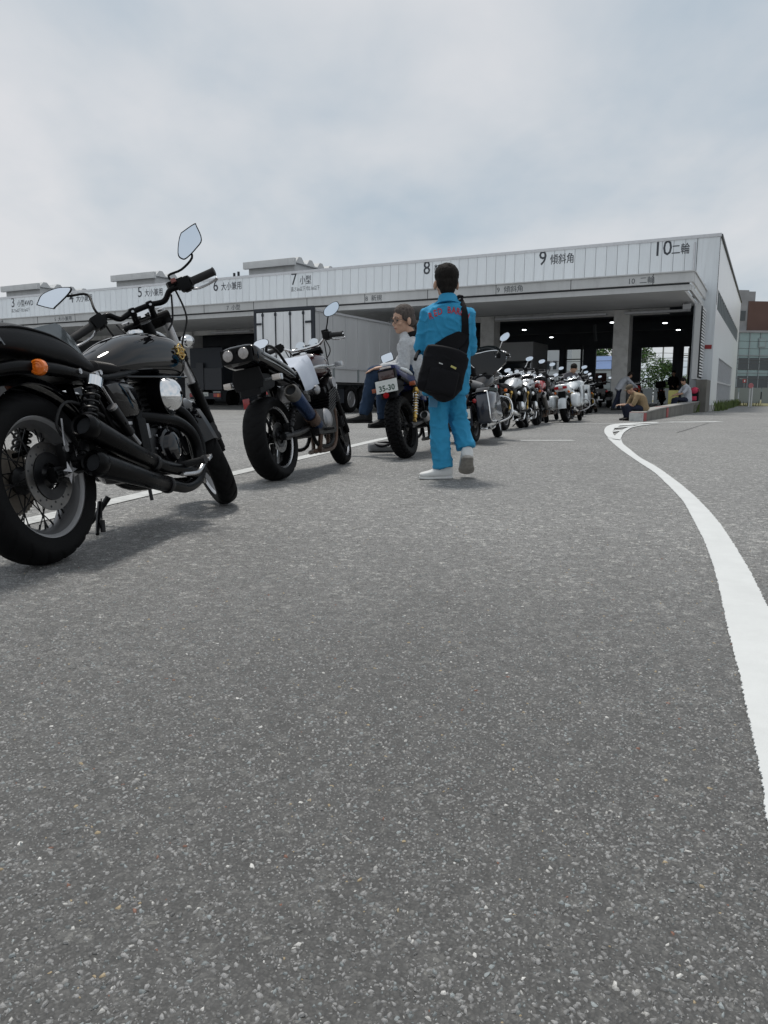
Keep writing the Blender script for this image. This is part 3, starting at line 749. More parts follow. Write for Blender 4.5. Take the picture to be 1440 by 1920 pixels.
WHEEL_CACHE = {}
def wheel(root, Mx, R, W, rimr, style='cast', discs=(), rim_m='rim_alloy', spoke_m='black_metal', hub_m='black_metal', tread='road', hi=True, sprocket=False, spokes=5, disc_r=0.14):
    """wheel (hub) > tyre, rim, spoke, brake_disc; local frame with the axle along y"""
    key = (R, W, rimr, style, tuple(discs), rim_m, spoke_m, hub_m, tread, hi, sprocket, spokes, disc_r)
    if key not in WHEEL_CACHE:
        d = {}
        wr = W * 0.36
        d['hub'] = finish(G().lathe([(0.012, -0.11), (0.02, -0.10), (0.022, -0.075), (0.052, -0.06), (0.055, -0.045), (0.036, -0.03), (0.036, 0.03), (0.055, 0.045), (0.052, 0.06), (0.022, 0.075), (0.02, 0.10), (0.012, 0.11)], 18, 'y').mesh('wheel'), hub_m)
        d['tyre'] = finish(tyre_mesh(R, W, rimr + 0.006, tread, hi).mesh('tyre'), 'tyre', 30)
        gr = G()
        for q in (-1, 1):
            gr.lathe([(rimr + 0.014, q * wr), (rimr + 0.016, q * (wr + 0.006)), (rimr + 0.004, q * (wr + 0.007)), (rimr - 0.007, q * (wr - 0.004)), (rimr - 0.008, q * (wr - 0.008)), (rimr + 0.004, q * (wr - 0.006))], 64 if hi else 28, 'y', closed=True)
        gr.cur = 1
        gr.lathe([(rimr - 0.0075, wr - 0.006), (rimr - 0.014, wr * 0.78), (rimr - 0.03, wr * 0.35), (rimr - 0.03, -wr * 0.35), (rimr - 0.014, -wr * 0.78), (rimr - 0.0075, -wr + 0.006), (rimr - 0.004, -wr * 0.7), (rimr - 0.018, -wr * 0.3), (rimr - 0.018, wr * 0.3), (rimr - 0.004, wr * 0.7)], 64 if hi else 28, 'y', closed=True)
        d['rim'] = finish(gr.mesh('rim'), [rim_m, {'rim_alloy': 'rim_inner', 'rim_lip': 'satin_black'}.get(rim_m, rim_m)], 40)
        ms = []
        if style == 'wire':
            for s_, da in ((1, 0.62), (1, -0.62), (-1, 0.62), (-1, -0.62)):
                q = (0.048 * math.cos(da), s_ * 0.048, 0.048 * math.sin(da))
                ms.append(finish(G().tube([q, (rimr - 0.028, s_ * 0.006, 0)], 0.0024, 6).cyl((rimr - 0.05, s_ * 0.012, 0), (rimr - 0.028, s_ * 0.006, 0), 0.004, 6).mesh('spoke'), spoke_m))
        else:
            g = G()
            for s_ in (-1, 1):
                g.tube([(0.04, s_ * 0.012, s_ * 0.012), (rimr * 0.55, s_ * 0.022, s_ * 0.02), (rimr - 0.02, s_ * 0.012, s_ * 0.030)], [0.016, 0.011, 0.013], 8, smooth=3)
            ms.append(finish(g.mesh('spoke'), spoke_m))
        d['spoke'] = ms
        if discs:
            g = G()
            ro, ri = disc_r, disc_r - 0.045
            g.lathe([(ro, 0.002), (ro, -0.002), (ri, -0.002), (ri, 0.002)], 48, 'y', closed=True)
            g.cur = 1
            for k in range(24):
                a = 2 * math.pi * k / 24; rr = ri + (ro - ri) * (0.3 + 0.4 * (k % 2))
                g.cyl((rr * math.cos(a), -0.0028, rr * math.sin(a)), (rr * math.cos(a), 0.0028, rr * math.sin(a)), 0.0045, 8)
            g.cur = 2
            g.lathe([(ri + 0.006, 0.006), (ri + 0.006, -0.006), (0.05, -0.006), (0.05, 0.006)], 28, 'y', closed=True)
            d['disc'] = finish(g.mesh('brake_disc'), ['disc', 'black_void', 'black_metal'])
        if sprocket:
            g = G(); n = 42; prof = []
            for k in range(n * 2):
                a = 2 * math.pi * k / (n * 2); rr = 0.130 if k % 2 else 0.123
                prof.append((rr * math.cos(a), rr * math.sin(a)))
            g.prism(prof, 'y', -0.004, 0.004)
            d['sprocket'] = finish(g.mesh('sprocket'), 'sprocket')
        WHEEL_CACHE[key] = d
    d = WHEEL_CACHE[key]
    w = obj('wheel', d['hub'], None, root, matrix=Mx)
    obj('tyre', d['tyre'], None, w); obj('rim', d['rim'], None, w)
    if style == 'wire':
        n = 9
        for k in range(n):
            for q, m_ in enumerate(d['spoke']):
                obj('spoke', m_, None, w, matrix=Matrix.Rotation(-(2 * math.pi * (k + q * 0.25) / n), 4, 'Y'))
    else:
        for k in range(spokes):
            obj('spoke', d['spoke'][0], None, w, matrix=Matrix.Rotation(2 * math.pi * k / spokes + 0.35, 4, 'Y'))
    for y in discs: obj('brake_disc', d['disc'], None, w, matrix=Matrix.Translation((0, y, 0)))
    if sprocket: obj('sprocket', d['sprocket'], None, w, matrix=Matrix.Translation((0, 0.09, 0)))
    return w

def steer_matrix(o, rake, delta):
    k = Vector((-math.sin(rad(rake)), 0, math.cos(rad(rake))))
    return Matrix.Translation(Vector(o)) @ Matrix.Rotation(rad(delta), 4, k) @ Matrix.Translation(-Vector(o))

def fender(c, R, W, a0, a1, n=16, lip=0.03, th=0.004):
    """curved mudguard about axle c, from angle a0 to a1 (degrees, 0 = forward, 90 = up)"""
    g = G(); rings = []
    for k in range(n + 1):
        a = rad(a0 + (a1 - a0) * k / n); ring = []
        prof = [(-W / 2, -lip), (-W / 2 * 0.92, -lip * 0.25), (-W / 2 * 0.6, 0.01), (0, 0.016), (W / 2 * 0.6, 0.01), (W / 2 * 0.92, -lip * 0.25), (W / 2, -lip)]
        prof = prof + [(p[0] * 0.97, p[1] - th) for p in reversed(prof)]
        for (y, dr) in prof:
            r = R + dr; ring.append((c[0] + r * math.cos(a), y, c[2] + r * math.sin(a)))
        rings.append(ring)
    return g.loft(rings)

def mirror(root, c, nrm, outline, stalk, m_shell='black_plastic', matrix=None, name='mirror'):
    """mirror (shell and stalk) > mirror_glass"""
    n = Vector(nrm).normalized(); u = n.cross(Vector((0, 0, 1))); u = -u if u.y > 0 else u
    u.normalize(); v = u.cross(n); v = v if v.z > 0 else -v
    Mx = Matrix(((u.x, v.x, n.x, c[0]), (u.y, v.y, n.y, c[1]), (u.z, v.z, n.z, c[2]), (0, 0, 0, 1)))
    q, _ = catmull([Vector((x, y, 0)) for x, y in outline + [outline[0], outline[1]]], [0] * (len(outline) + 2), 4)
    q = q[:len(outline) * 4]
    cx = sum(p.x for p in q) / len(q); cy = sum(p.y for p in q) / len(q)
    def ring(s_, z): return [(cx + (p.x - cx) * s_, cy + (p.y - cy) * s_, z) for p in q]
    g = G().loft([ring(0.3, -0.024), ring(0.75, -0.02), ring(0.97, -0.008), ring(1.0, 0.002), ring(0.97, 0.004), ring(0.93, 0.001)], True, True, Mx)
    g.tube(stalk, 0.006, 8, smooth=4)
    o = obj(name, g, m_shell, root, matrix=matrix)
    obj('mirror_glass', G().loft([ring(0.925, 0.0012), ring(0.925, 0.0022)], True, True, Mx), 'mirror_glass', o, smooth=0)
    return o

def coil(a, b, r, turns, wire, g=None, seg=14):
    g = g or G(); a, b = Vector(a), Vector(b); d = (b - a); t = d.normalized(); u = t.orthogonal().normalized(); w = t.cross(u)
    n = int(turns * seg)
    g.tube([a + d * (k / n) + (u * math.cos(2 * math.pi * k / seg) + w * math.sin(2 * math.pi * k / seg)) * r for k in range(n + 1)], wire, 6)
    return g

def shock(root, a, b, m_body='black_metal', m_spring='black_metal', m_cap='chrome', r=0.032):
    a, b = Vector(a), Vector(b); d = b - a
    s_ = obj('shock_absorber', G().cyl(a, b, 0.014, 12).cyl(a + d * 0.5, a + d * 0.93, 0.022, 14).cyl(b - Vector((0, 0.014, 0)), b + Vector((0, 0.014, 0)), 0.018, 12), m_body, root)
    obj('spring', coil(a + d * 0.17, a + d * 0.82, r, 8, 0.0055), m_spring, s_)
    obj('spring_cap', G().lathe([(0.015, 0), (r + 0.006, 0.004), (r + 0.007, 0.05), (0.02, 0.058)], 18, 'z', Mx=Matrix.Translation(a) @ d.to_track_quat('Z', 'Y').to_matrix().to_4x4()), m_cap, s_)
    return s_

def muffler(root, end, front, r0, r1, m_body, m_cap='satin_black', cap=0.07, hole=0.5, label=None):
    e_, f = Vector(end), Vector(front); d = f - e_; L = d.length; q = d.to_track_quat('Z', 'Y').to_matrix().to_4x4()
    T = Matrix.Translation(e_) @ q
    mu = obj('muffler', G().lathe([(r0 * 0.96, cap), (r0, cap + 0.01), (r1 + (r0 - r1) * 0.4, L * 0.6), (r1, L * 0.97), (r1 * 0.7, L)], 24, 'z', Mx=T), m_body, root, label)
    obj('end_cap', G().lathe([(r0 * hole, 0.045), (r0 * hole * 0.98, 0.006), (r0 * hole * 1.12, 0.0), (r0 * 0.86, 0.006), (r0 * 1.02, 0.02), (r0 * 1.04, cap * 0.9), (r0 * 0.98, cap)], 24, 'z', Mx=T), m_cap, mu)
    obj('tail_pipe', G().cyl(T @ Vector((0, 0, 0.03)), T @ Vector((0, 0, 0.05)), r0 * hole * 0.99, 18), 'black_void', mu)
    return mu

def indicator(root, c, d, m_lens='amber', m_body='black_plastic', stalk=None, r=0.03, l=0.07, square=False, label=None):
    """turn signal: body > lens; d = direction the lens faces"""
    T = Matrix.Translation(Vector(c)) @ Vector(d).to_track_quat('Z', 'Y').to_matrix().to_4x4()
    g = G()
    if square:
        g.box((0, 0, -l * 0.25), (r * 2.2, r * 1.5, l * 0.5), bev=0.008, Mx=T)
    else:
        g.lathe([(0.004, -l * 0.55), (r * 0.5, -l * 0.5), (r * 0.85, -l * 0.25), (r, 0.0), (r * 0.9, 0.002)], 18, 'z', Mx=T)
    if stalk: g.cyl(c, stalk, 0.009, 8)
    o = obj('indicator', g, m_body, root, label)
    if square: lens = G().box((0, 0, l * 0.16), (r * 2.1, r * 1.4, l * 0.34), bev=0.01, Mx=T)
    else: lens = G().lathe([(r * 0.97, 0.001), (r * 0.97, l * 0.22), (r * 0.9, l * 0.36), (r * 0.7, l * 0.42), (r * 0.66, l * 0.38), (r * 0.4, l * 0.45), (r * 0.36, l * 0.41), (r * 0.1, l * 0.47), (0, l * 0.47)], 20, 'z', Mx=T)
    obj('lens', lens, m_lens, o)
    return o

def number_plate(root, c, nrm, txt, up=(0, 0, 1), w=0.23, h=0.125, m_text='plate_green'):
    n = Vector(nrm).normalized(); u = Vector(up).cross(n).normalized(); v = n.cross(u)
    Mx = Matrix(((u.x, v.x, n.x, c[0]), (u.y, v.y, n.y, c[1]), (u.z, v.z, n.z, c[2]), (0, 0, 0, 1)))
    p = obj('number_plate', G().box((0, 0, 0), (w, h, 0.003), bev=0.001, Mx=Mx), 'plate_white', root, smooth=0)
    me = text_mesh(txt, h * 0.64, 0.0006, 0.92, 'CENTER', 0.0016); me.materials.append(M[m_text])
    obj('plate_lettering', me, None, p, matrix=Mx @ Matrix.Translation((0, -h * 0.36, 0.0022)))
    return p

def grip_set(root, SMx, pts_bar, r_bar=0.011, m_bar='black_metal', grip_len=0.125, m_lever='steel', switch=True):
    """handlebar tube with grips, levers and switch housings"""
    P = [Vector(p) for p in pts_bar]
    hb = obj('handlebar', G().tube(P, r_bar, 12, smooth=5), m_bar, root, matrix=SMx)
    for s_ in (0, -1):
        a = P[s_]; b = P[1 if s_ == 0 else -2]; d = (b - a).normalized()
        g = G().tube([a, a + d * 0.004, a + d * 0.012, a + d * grip_len, a + d * (grip_len + 0.004)], [0.014, 0.024, 0.0205, 0.0205, 0.025], 16)
        obj('grip', g, 'rubber', hb)
        fw = Vector((0.85, 0, -0.6)).normalized(); pv = a + d * (grip_len + 0.035)
        lv = G().tube([pv + fw * 0.02, a + d * (grip_len - 0.01) + fw * 0.055, a + d * 0.05 + fw * 0.06, a + d * 0.0 + fw * 0.05], [0.009, 0.007, 0.0065, 0.007], 8, smooth=4)
        lv.ell(a + d * 0.0 + fw * 0.05, (0.009, 0.009, 0.009), 8, 6)
        obj('lever', lv, m_lever, hb)
        if switch:
            Mq = Matrix.Translation(a + d * (grip_len + 0.04)) @ d.to_track_quat('X', 'Z').to_matrix().to_4x4()
            obj('switch_housing', G().box((0, 0, 0), (0.065, 0.058, 0.066), bev=0.012, Mx=Mq).box((0.0, 0.0, -0.03), (0.03, 0.03, 0.02), bev=0.004, Mx=Mq).box((0.03, 0, 0.0), (0.03, 0.03, 0.035), bev=0.006, Mx=Mq), 'black_plastic', hb)
    return hb

def fork(root, SMx, top, axle, gap, split=0.45, m_up='chrome', m_low='satin_black', gaiter=False, r_up=0.0205, r_low=0.028):
    for s_ in (1, -1):
        a = Vector((top[0], s_ * gap, top[2])); b = Vector((axle[0], s_ * gap, axle[2])); m_ = a.lerp(b, split)
        lg = obj('fork_leg', G().cyl(m_, b, r_low, 16).cyl(m_ - (m_ - a).normalized() * 0.0, m_ + (a - m_).normalized() * 0.02, r_low * 1.12, 16).box(b + Vector((0.0, 0, 0.0)), (0.05, 0.04, 0.05), bev=0.008), m_low, root, matrix=SMx)
        if gaiter:
            g = G(); n = 14; prof = []
            L = (m_ - a).length
            for k in range(n * 2 + 1): prof.append((r_low * (1.45 if k % 2 else 1.1), L * 0.35 + L * 0.65 * k / (2 * n)))
            obj('fork_gaiter', g.lathe(prof, 16, 'z', Mx=Matrix.Translation(a) @ (m_ - a).to_track_quat('Z', 'Y').to_matrix().to_4x4()), 'rubber', lg)
        obj('fork_tube', G().cyl(a, m_, r_up, 16).cyl(a, a + (a - m_).normalized() * 0.014, r_up * 1.1, 12), m_up, lg)

def caliper(root, c, Mx=None, m='black_metal'):
    return obj('brake_caliper', G().box(c, (0.075, 0.05, 0.10), bev=0.012).cyl((c[0], c[1] - 0.03, c[2] + 0.025), (c[0], c[1] + 0.03, c[2] + 0.025), 0.02, 12).cyl((c[0], c[1] - 0.03, c[2] - 0.025), (c[0], c[1] + 0.03, c[2] - 0.025), 0.02, 12), m, root, matrix=Mx)

def finned(g, a, b, r, n=9, sq=0.75):
    """a finned cylinder barrel from a to b"""
    a, b = Vector(a), Vector(b); d = b - a; L = d.length
    T = Matrix.Translation(a) @ d.to_track_quat('Z', 'Y').to_matrix().to_4x4()
    g.cyl(a, b, r * 0.78, 16)
    for k in range(n):
        g.box((0, 0, L * (k + 0.5) / n), (r * 2, r * 1.9, L / n * 0.38), Mx=T, bev=0.0)
    return g
# ---------------------------------------------------------------- black roadster, nearest
def bike_root(name, label, x, y, yaw, lean, group='motorcycles queuing for the inspection lane'):
    return thing(name, label, 'motorcycle', (x, y, 0), (-rad(lean), 0, rad(90 - yaw)), group)

def bike_one():
    r = bike_root('motorcycle', 'gloss black twin cylinder roadster with gold tank emblem and orange indicator, nearest the camera', -1.275, 2.80, 12, 10)
    SM = steer_matrix((1.14, 0, 1.0), 27, 37)
    T = Matrix.Translation
    wheel(r, T((0, 0, 0.328)), 0.328, 0.145, 0.226, 'wire', (-0.075,), 'rim_alloy', 'black_metal', sprocket=True, disc_r=0.130)
    wheel(r, SM @ T((1.55, 0, 0.308)), 0.308, 0.118, 0.222, 'wire', (0.07,), 'rim_alloy', 'black_metal', disc_r=0.145)
    # swingarm, frame
    sg = G()
    for s_ in (-1, 1):
        sg.tube([(-0.05, s_ * 0.125, 0.328), (0.25, s_ * 0.13, 0.36), (0.56, s_ * 0.10, 0.40)], [0.024, 0.026, 0.03], 12, smooth=4)
        sg.box((-0.01, s_ * 0.125, 0.328), (0.09, 0.034, 0.06), bev=0.01)
    sg.cyl((0.54, -0.13, 0.40), (0.54, 0.13, 0.40), 0.03, 14)
    obj('swingarm', sg, 'satin_black', r)
    obj('axle_nut', G().cyl((0, -0.165, 0.328), (0, 0.165, 0.328), 0.012, 12).cyl((0, -0.165, 0.328), (0, -0.150, 0.328), 0.019, 6), 'steel', r)
    # four pointed axle cover, pale metal
    ax = G(); z0 = 0.328
    for k in range(4):
        a0 = math.pi / 4 + k * math.pi / 2
        p = [(0.044 * math.cos(a0 + q) * (1 if abs(q) > 0.01 else 0.55), 0.044 * math.sin(a0 + q) * (1 if abs(q) > 0.01 else 0.55)) for q in (-0.55, 0, 0.55)]
        ax.add([(0, -0.176, z0), (p[0][0], -0.168, z0 + p[0][1]), (p[1][0], -0.168, z0 + p[1][1]), (p[2][0], -0.168, z0 + p[2][1]), (0, -0.160, z0)], [(0, 1, 2), (0, 2, 3), (4, 2, 1), (4, 3, 2), (0, 4, 1), (0, 3, 4)])
    obj('axle_cover', ax, 'alloy', r, smooth=0)
    fr = G()
    for s_ in (-1, 1):
        fr.tube([(1.12, s_ * 0.03, 0.92), (0.95, s_ * 0.09, 0.80), (0.60, s_ * 0.11, 0.72), (0.30, s_ * 0.12, 0.70), (-0.10, s_ * 0.12, 0.735)], 0.018, 12, smooth=4)
        fr.tube([(1.16, s_ * 0.03, 0.86), (1.16, s_ * 0.07, 0.6), (1.10, s_ * 0.12, 0.24), (0.95, s_ * 0.11, 0.20), (0.70, s_ * 0.09, 0.25), (0.58, s_ * 0.09, 0.40), (0.48, s_ * 0.09, 0.70)], 0.017, 12, smooth=5)
        fr.tube([(0.53, s_ * 0.12, 0.30), (0.30, s_ * 0.125, 0.66)], 0.013, 10)
    fr.tube([(1.10, 0, 1.02), (1.19, 0, 0.84)], 0.034, 14)
    obj('frame', fr, 'satin_black', r)
    # rear fender with side rails
    fd = obj('rear_fender', fender((0, 0, 0.328), 0.378, 0.172, 25, 175, 26, 0.028), 'gloss_black', r)
    for s_ in (-1, 1):
        obj('fender_rail', G().tube([(-0.28, s_ * 0.105, 0.70), (-0.10, s_ * 0.118, 0.728), (0.10, s_ * 0.125, 0.722), (0.30, s_ * 0.128, 0.700)], [0.02, 0.027, 0.027, 0.020], 12, smooth=4), 'satin_black', fd)
        obj('rail_bolt', G().cyl((0.215, s_ * 0.14, 0.715), (0.215, s_ * 0.158, 0.715), 0.012, 6).cyl((0.215, s_ * 0.15, 0.715), (0.215, s_ * 0.160, 0.715), 0.006, 8), 'steel', fd)
    indicator(r, (-0.02, -0.150, 0.722), (-0.96, -0.28, 0.0), stalk=(0.0, -0.10, 0.725), r=0.031, l=0.075, label='bright orange indicator on the right rear fender rail')
    indicator(r, (-0.02, 0.165, 0.722), (-0.96, 0.28, 0.0), stalk=(0.0, 0.10, 0.725), r=0.031, l=0.075)
    tl = obj('tail_lamp', G().box((-0.37, 0, 0.60), (0.06, 0.12, 0.07), rot=(0, 0.35, 0), bev=0.012), 'chrome', r)
    obj('lens', G().box((-0.405, 0, 0.615), (0.03, 0.11, 0.06), rot=(0, 0.35, 0), bev=0.012), 'red_lens', tl)
    # seat: pillion hump then rider seat with cross ribs
    obj('seat', G().sections([(-0.34, 0.80, 0.06, 0.015, 0.02, 0.8), (-0.30, 0.805, 0.12, 0.06, 0.035, 0.75), (-0.10, 0.815, 0.14, 0.085, 0.05, 0.7), (0.08, 0.805, 0.142, 0.086, 0.06, 0.7), (0.20, 0.79, 0.14, 0.068, 0.06, 0.7), (0.29, 0.76, 0.136, 0.050, 0.045, 0.7), (0.36, 0.74, 0.13, 0.030, 0.035, 0.7), (0.40, 0.73, 0.125, 0.02, 0.02, 0.7)], 30, 6), 'vinyl', r)
    rib = [(0.34, 0.72, 0.10, 0.03, 0.02, 0.75)]
    n = 13
    for k in range(n * 2 + 1):
        x = 0.40 + 0.22 * k / (n * 2); b = 0.006 if k % 2 else 0.0
        rib.append((x - 0.03, 0.735, 0.135 - 0.03 * (k / (2 * n)) ** 2 + b, 0.044 + b - 0.006 * (k / (2 * n)), 0.03, 0.7))
    rib.append((0.615, 0.73, 0.08, 0.02, 0.02, 0.75))
    obj('rider_seat', G().sections(rib, 28, 2), 'vinyl', r)
    pip = G()
    for s_ in (-1, 1):
        pip.tube([(-0.30, s_ * 0.108, 0.835), (-0.10, s_ * 0.128, 0.868), (0.08, s_ * 0.131, 0.858), (0.20, s_ * 0.128, 0.828), (0.29, s_ * 0.124, 0.785), (0.36, s_ * 0.118, 0.755)], 0.005, 8, smooth=5)
    obj('seat_piping', pip, 'satin_black', r)
    me = text_mesh('HONDA', 0.062, 0.001, 1.1); me.materials.append(M['letter_grey'])
    obj('seat_lettering', me, None, r, matrix=T((-0.420, -0.1405, 0.805)) @ Matrix.Rotation(rad(2), 4, 'Y') @ Matrix.Rotation(rad(90 - 10), 4, 'X'))
    # tank with filler cap and winged gold ring emblem
    tk = obj('fuel_tank', G().sections([(0.46, 0.745, 0.03, 0.02, 0.03, 0.9), (0.50, 0.755, 0.075, 0.05, 0.05, 0.85), (0.60, 0.770, 0.118, 0.088, 0.065, 0.85), (0.74, 0.795, 0.146, 0.118, 0.092, 0.82), (0.92, 0.815, 0.162, 0.132, 0.110, 0.8), (1.06, 0.823, 0.165, 0.122, 0.118, 0.78), (1.15, 0.825, 0.150, 0.092, 0.116, 0.76), (1.20, 0.820, 0.115, 0.06, 0.10, 0.8), (1.215, 0.815, 0.06, 0.03, 0.05, 0.9)], 40, 7), 'gloss_black', r)
    obj('tank_seam', G().tube([(0.50, -0.088, 0.715), (0.66, -0.128, 0.708), (0.92, -0.158, 0.709), (1.10, -0.158, 0.712), (1.19, -0.115, 0.725)], 0.006, 8, smooth=5).tube([(0.50, 0.088, 0.715), (0.66, 0.128, 0.708), (0.92, 0.158, 0.709), (1.10, 0.158, 0.712), (1.19, 0.115, 0.725)], 0.006, 8, smooth=5), 'gloss_black', tk)
    obj('filler_cap', G().lathe([(0.001, 0.024), (0.03, 0.022), (0.040, 0.014), (0.042, 0.0), (0.05, -0.006)], 24, 'z', (0.98, 0.0, 0.948)), 'chrome', tk)
    em = G(); c = Vector((1.095, -0.1655, 0.842))
    EM = T(c) @ Matrix.Rotation(rad(8), 4, 'Z') @ Matrix.Rotation(rad(90), 4, 'X') @ Matrix.Scale(1.5, 4)
    ring = [(0.026 * math.cos(a), 0.026 * math.sin(a), 0) for a in np.linspace(0, 2 * math.pi, 33)]
    em.tube(ring, 0.0024, 8, False, EM)
    em.tube([(-0.044, 0.008, 0), (-0.02, 0.012, 0), (0.02, 0.012, 0), (0.044, 0.008, 0)], 0.003, 8, True, EM).tube([(-0.040, -0.010, 0), (-0.02, -0.012, 0), (0.02, -0.012, 0), (0.040, -0.010, 0)], 0.003, 8, True, EM)
    eo = obj('tank_emblem', em, 'gold', tk)
    me = text_mesh('VRX', 0.024, 0.0012, 1.15, 'CENTER', 0.0); me.materials.append(M['gold'])
    me.transform(EM @ T((0, -0.009, 0.003))); eo2 = obj('emblem_lettering', me, None, tk)
    # V-twin engine
    en = G()
    en.box((0.82, 0, 0.36), (0.40, 0.24, 0.24), bev=0.05)
    en.box((0.64, 0, 0.38), (0.2, 0.20, 0.2), bev=0.04)
    finned(en, (0.74, -0.01, 0.44), (0.60, -0.01, 0.68), 0.082, 9)
    finned(en, (0.90, -0.01, 0.44), (1.02, -0.01, 0.68), 0.082, 9)
    en.box((0.59, -0.01, 0.70), (0.15, 0.14, 0.06), rot=(0, -0.5, 0), bev=0.02).box((1.03, -0.01, 0.70), (0.15, 0.14, 0.06), rot=(0, 0.5, 0), bev=0.02)
    eng = obj('engine', en, 'black_metal', r)
    obj('clutch_cover', G().lathe([(0.001, -0.182), (0.04, -0.180), (0.066, -0.168), (0.074, -0.148), (0.088, -0.144), (0.095, -0.125), (0.095, -0.09)], 28, 'y', (0.835, 0, 0.375)), 'gloss_black', eng)
    bt = G()
    for k in range(10):
        a = 2 * math.pi * k / 10; bt.cyl((0.835 + 0.102 * math.cos(a), -0.118, 0.375 + 0.102 * math.sin(a)), (0.835 + 0.102 * math.cos(a), -0.130, 0.375 + 0.102 * math.sin(a)), 0.006, 6)
    bt.box((0.66, -0.125, 0.46), (0.05, 0.03, 0.07), bev=0.008).cyl((0.93, -0.13, 0.27), (0.93, -0.145, 0.27), 0.012, 8)
    obj('engine_bolts', bt, 'alloy', eng, kind='stuff')
    obj('head_cover', G().box((0.60, -0.075, 0.645), (0.10, 0.05, 0.10), rot=(0, -0.5, 0), bev=0.018), 'alloy', eng)
    # chrome air cleaner dome
    A = T((0.905, -0.150, 0.622)) @ Matrix.Rotation(rad(6), 4, 'Z')
    ac = obj('air_cleaner', G().lathe([(0.098, 0.07), (0.098, 0.0), (0.07, 0.0)], 32, 'y', Mx=A), 'satin_black', r)
    obj('chrome_dome', G().lathe([(0.0, -0.066), (0.014, -0.0655), (0.038, -0.060), (0.062, -0.046), (0.081, -0.024), (0.092, 0.0), (0.0925, 0.012)], 48, 'y', Mx=A), 'chrome', ac, smooth=60)
    obj('dome_bolt', G().lathe([(0.0, -0.073), (0.009, -0.072), (0.010, -0.058)], 14, 'y', Mx=A), 'satin_black', ac)
    # exhaust
    ex = G()
    ex.tube([(0.66, -0.09, 0.53), (0.78, -0.125, 0.515), (0.93, -0.150, 0.488), (1.03, -0.165, 0.42), (1.06, -0.165, 0.32), (1.00, -0.165, 0.235), (0.86, -0.168, 0.255), (0.68, -0.172, 0.288), (0.55, -0.178, 0.327)], 0.030, 16, smooth=6)
    ex.tube([(1.02, -0.07, 0.58), (1.08, -0.12, 0.53), (1.13, -0.145, 0.42), (1.13, -0.145, 0.31), (1.06, -0.145, 0.20), (0.90, -0.155, 0.168), (0.74, -0.168, 0.192), (0.62, -0.172, 0.222)], 0.028, 16, smooth=6)
    obj('exhaust_pipe', ex, 'satin_black', r)
    mufM = 'satin_black'
    muffler(r, (0.065, -0.208, 0.500), (0.60, -0.172, 0.308), 0.050, 0.036, mufM, 'satin_black', 0.06, 0.72)
    muffler(r, (0.090, -0.198, 0.356), (0.70, -0.165, 0.198), 0.050, 0.036, mufM, 'satin_black', 0.06, 0.72)
    obj('exhaust_clamp_band', G().lathe([(0.036, 0), (0.041, 0.003), (0.041, 0.022), (0.036, 0.025)], 20, 'z', Mx=T((0.578, -0.174, 0.316)) @ Vector((0.47, 0.033, -0.17)).to_track_quat('Z', 'Y').to_matrix().to_4x4()).lathe([(0.036, 0), (0.041, 0.003), (0.041, 0.022), (0.036, 0.025)], 20, 'z', Mx=T((0.675, -0.167, 0.205)) @ Vector((0.535, 0.03, -0.14)).to_track_quat('Z', 'Y').to_matrix().to_4x4()).cyl((0.52, -0.17, 0.20), (0.52, -0.17, 0.15), 0.008, 8), 'black_metal', r, kind='stuff')
    shock(r, (0.305, -0.150, 0.690), (0.115, -0.150, 0.375))
    shock(r, (0.305, 0.150, 0.690), (0.115, 0.150, 0.375))
    obj('shock_mount', G().cyl((0.30, -0.12, 0.70), (0.30, -0.175, 0.70), 0.014, 6).cyl((0.345, -0.12, 0.712), (0.345, -0.165, 0.712), 0.011, 6), 'steel', r)
    # side covers
    out = [(0.365, 0.668), (0.44, 0.690), (0.585, 0.682), (0.628, 0.655), (0.645, 0.545), (0.60, 0.520), (0.49, 0.520), (0.42, 0.60)]
    for s_ in (-1, 1):
        obj('side_cover', G().prism(out, 'y', s_ * 0.10, s_ * 0.152, 0.022), 'gloss_black', r, smooth=50)
    obj('battery_box', G().box((0.56, 0, 0.46), (0.24, 0.25, 0.22), bev=0.02).box((0.62, -0.13, 0.44), (0.07, 0.03, 0.16), bev=0.008), 'black_plastic', r)
    obj('brake_rod', G().cyl((0.36, -0.145, 0.66), (0.60, -0.145, 0.33), 0.005, 8), 'steel', r)
    mc = obj('rear_master_cylinder', G().cyl((0.400, -0.150, 0.565), (0.492, -0.150, 0.455), 0.022, 14), 'black_metal', r)
    obj('cylinder_cap', G().cyl((0.400, -0.150, 0.565), (0.393, -0.150, 0.574), 0.022, 14).box((0.455, -0.178, 0.495), (0.03, 0.012, 0.014), bev=0.003).cyl((0.50, -0.15, 0.45), (0.545, -0.15, 0.405), 0.012, 10), 'alloy', mc)
    caliper(r, (0.105, -0.085, 0.395))
    obj('brake_hose', G().tube([(0.11, -0.10, 0.45), (0.06, -0.11, 0.52), (0.14, -0.12, 0.60), (0.34, -0.12, 0.55), (0.49, -0.14, 0.46)], 0.006, 8, smooth=6), 'rubber', r)
    obj('torque_bolt', G().cyl((0.07, -0.12, 0.465), (0.075, -0.125, 0.43), 0.008, 8).cyl((0.055, -0.125, 0.42), (0.055, -0.135, 0.42), 0.013, 8).cyl((0.055, -0.128, 0.425), (0.07, -0.128, 0.535), 0.004, 8), 'alloy', r)
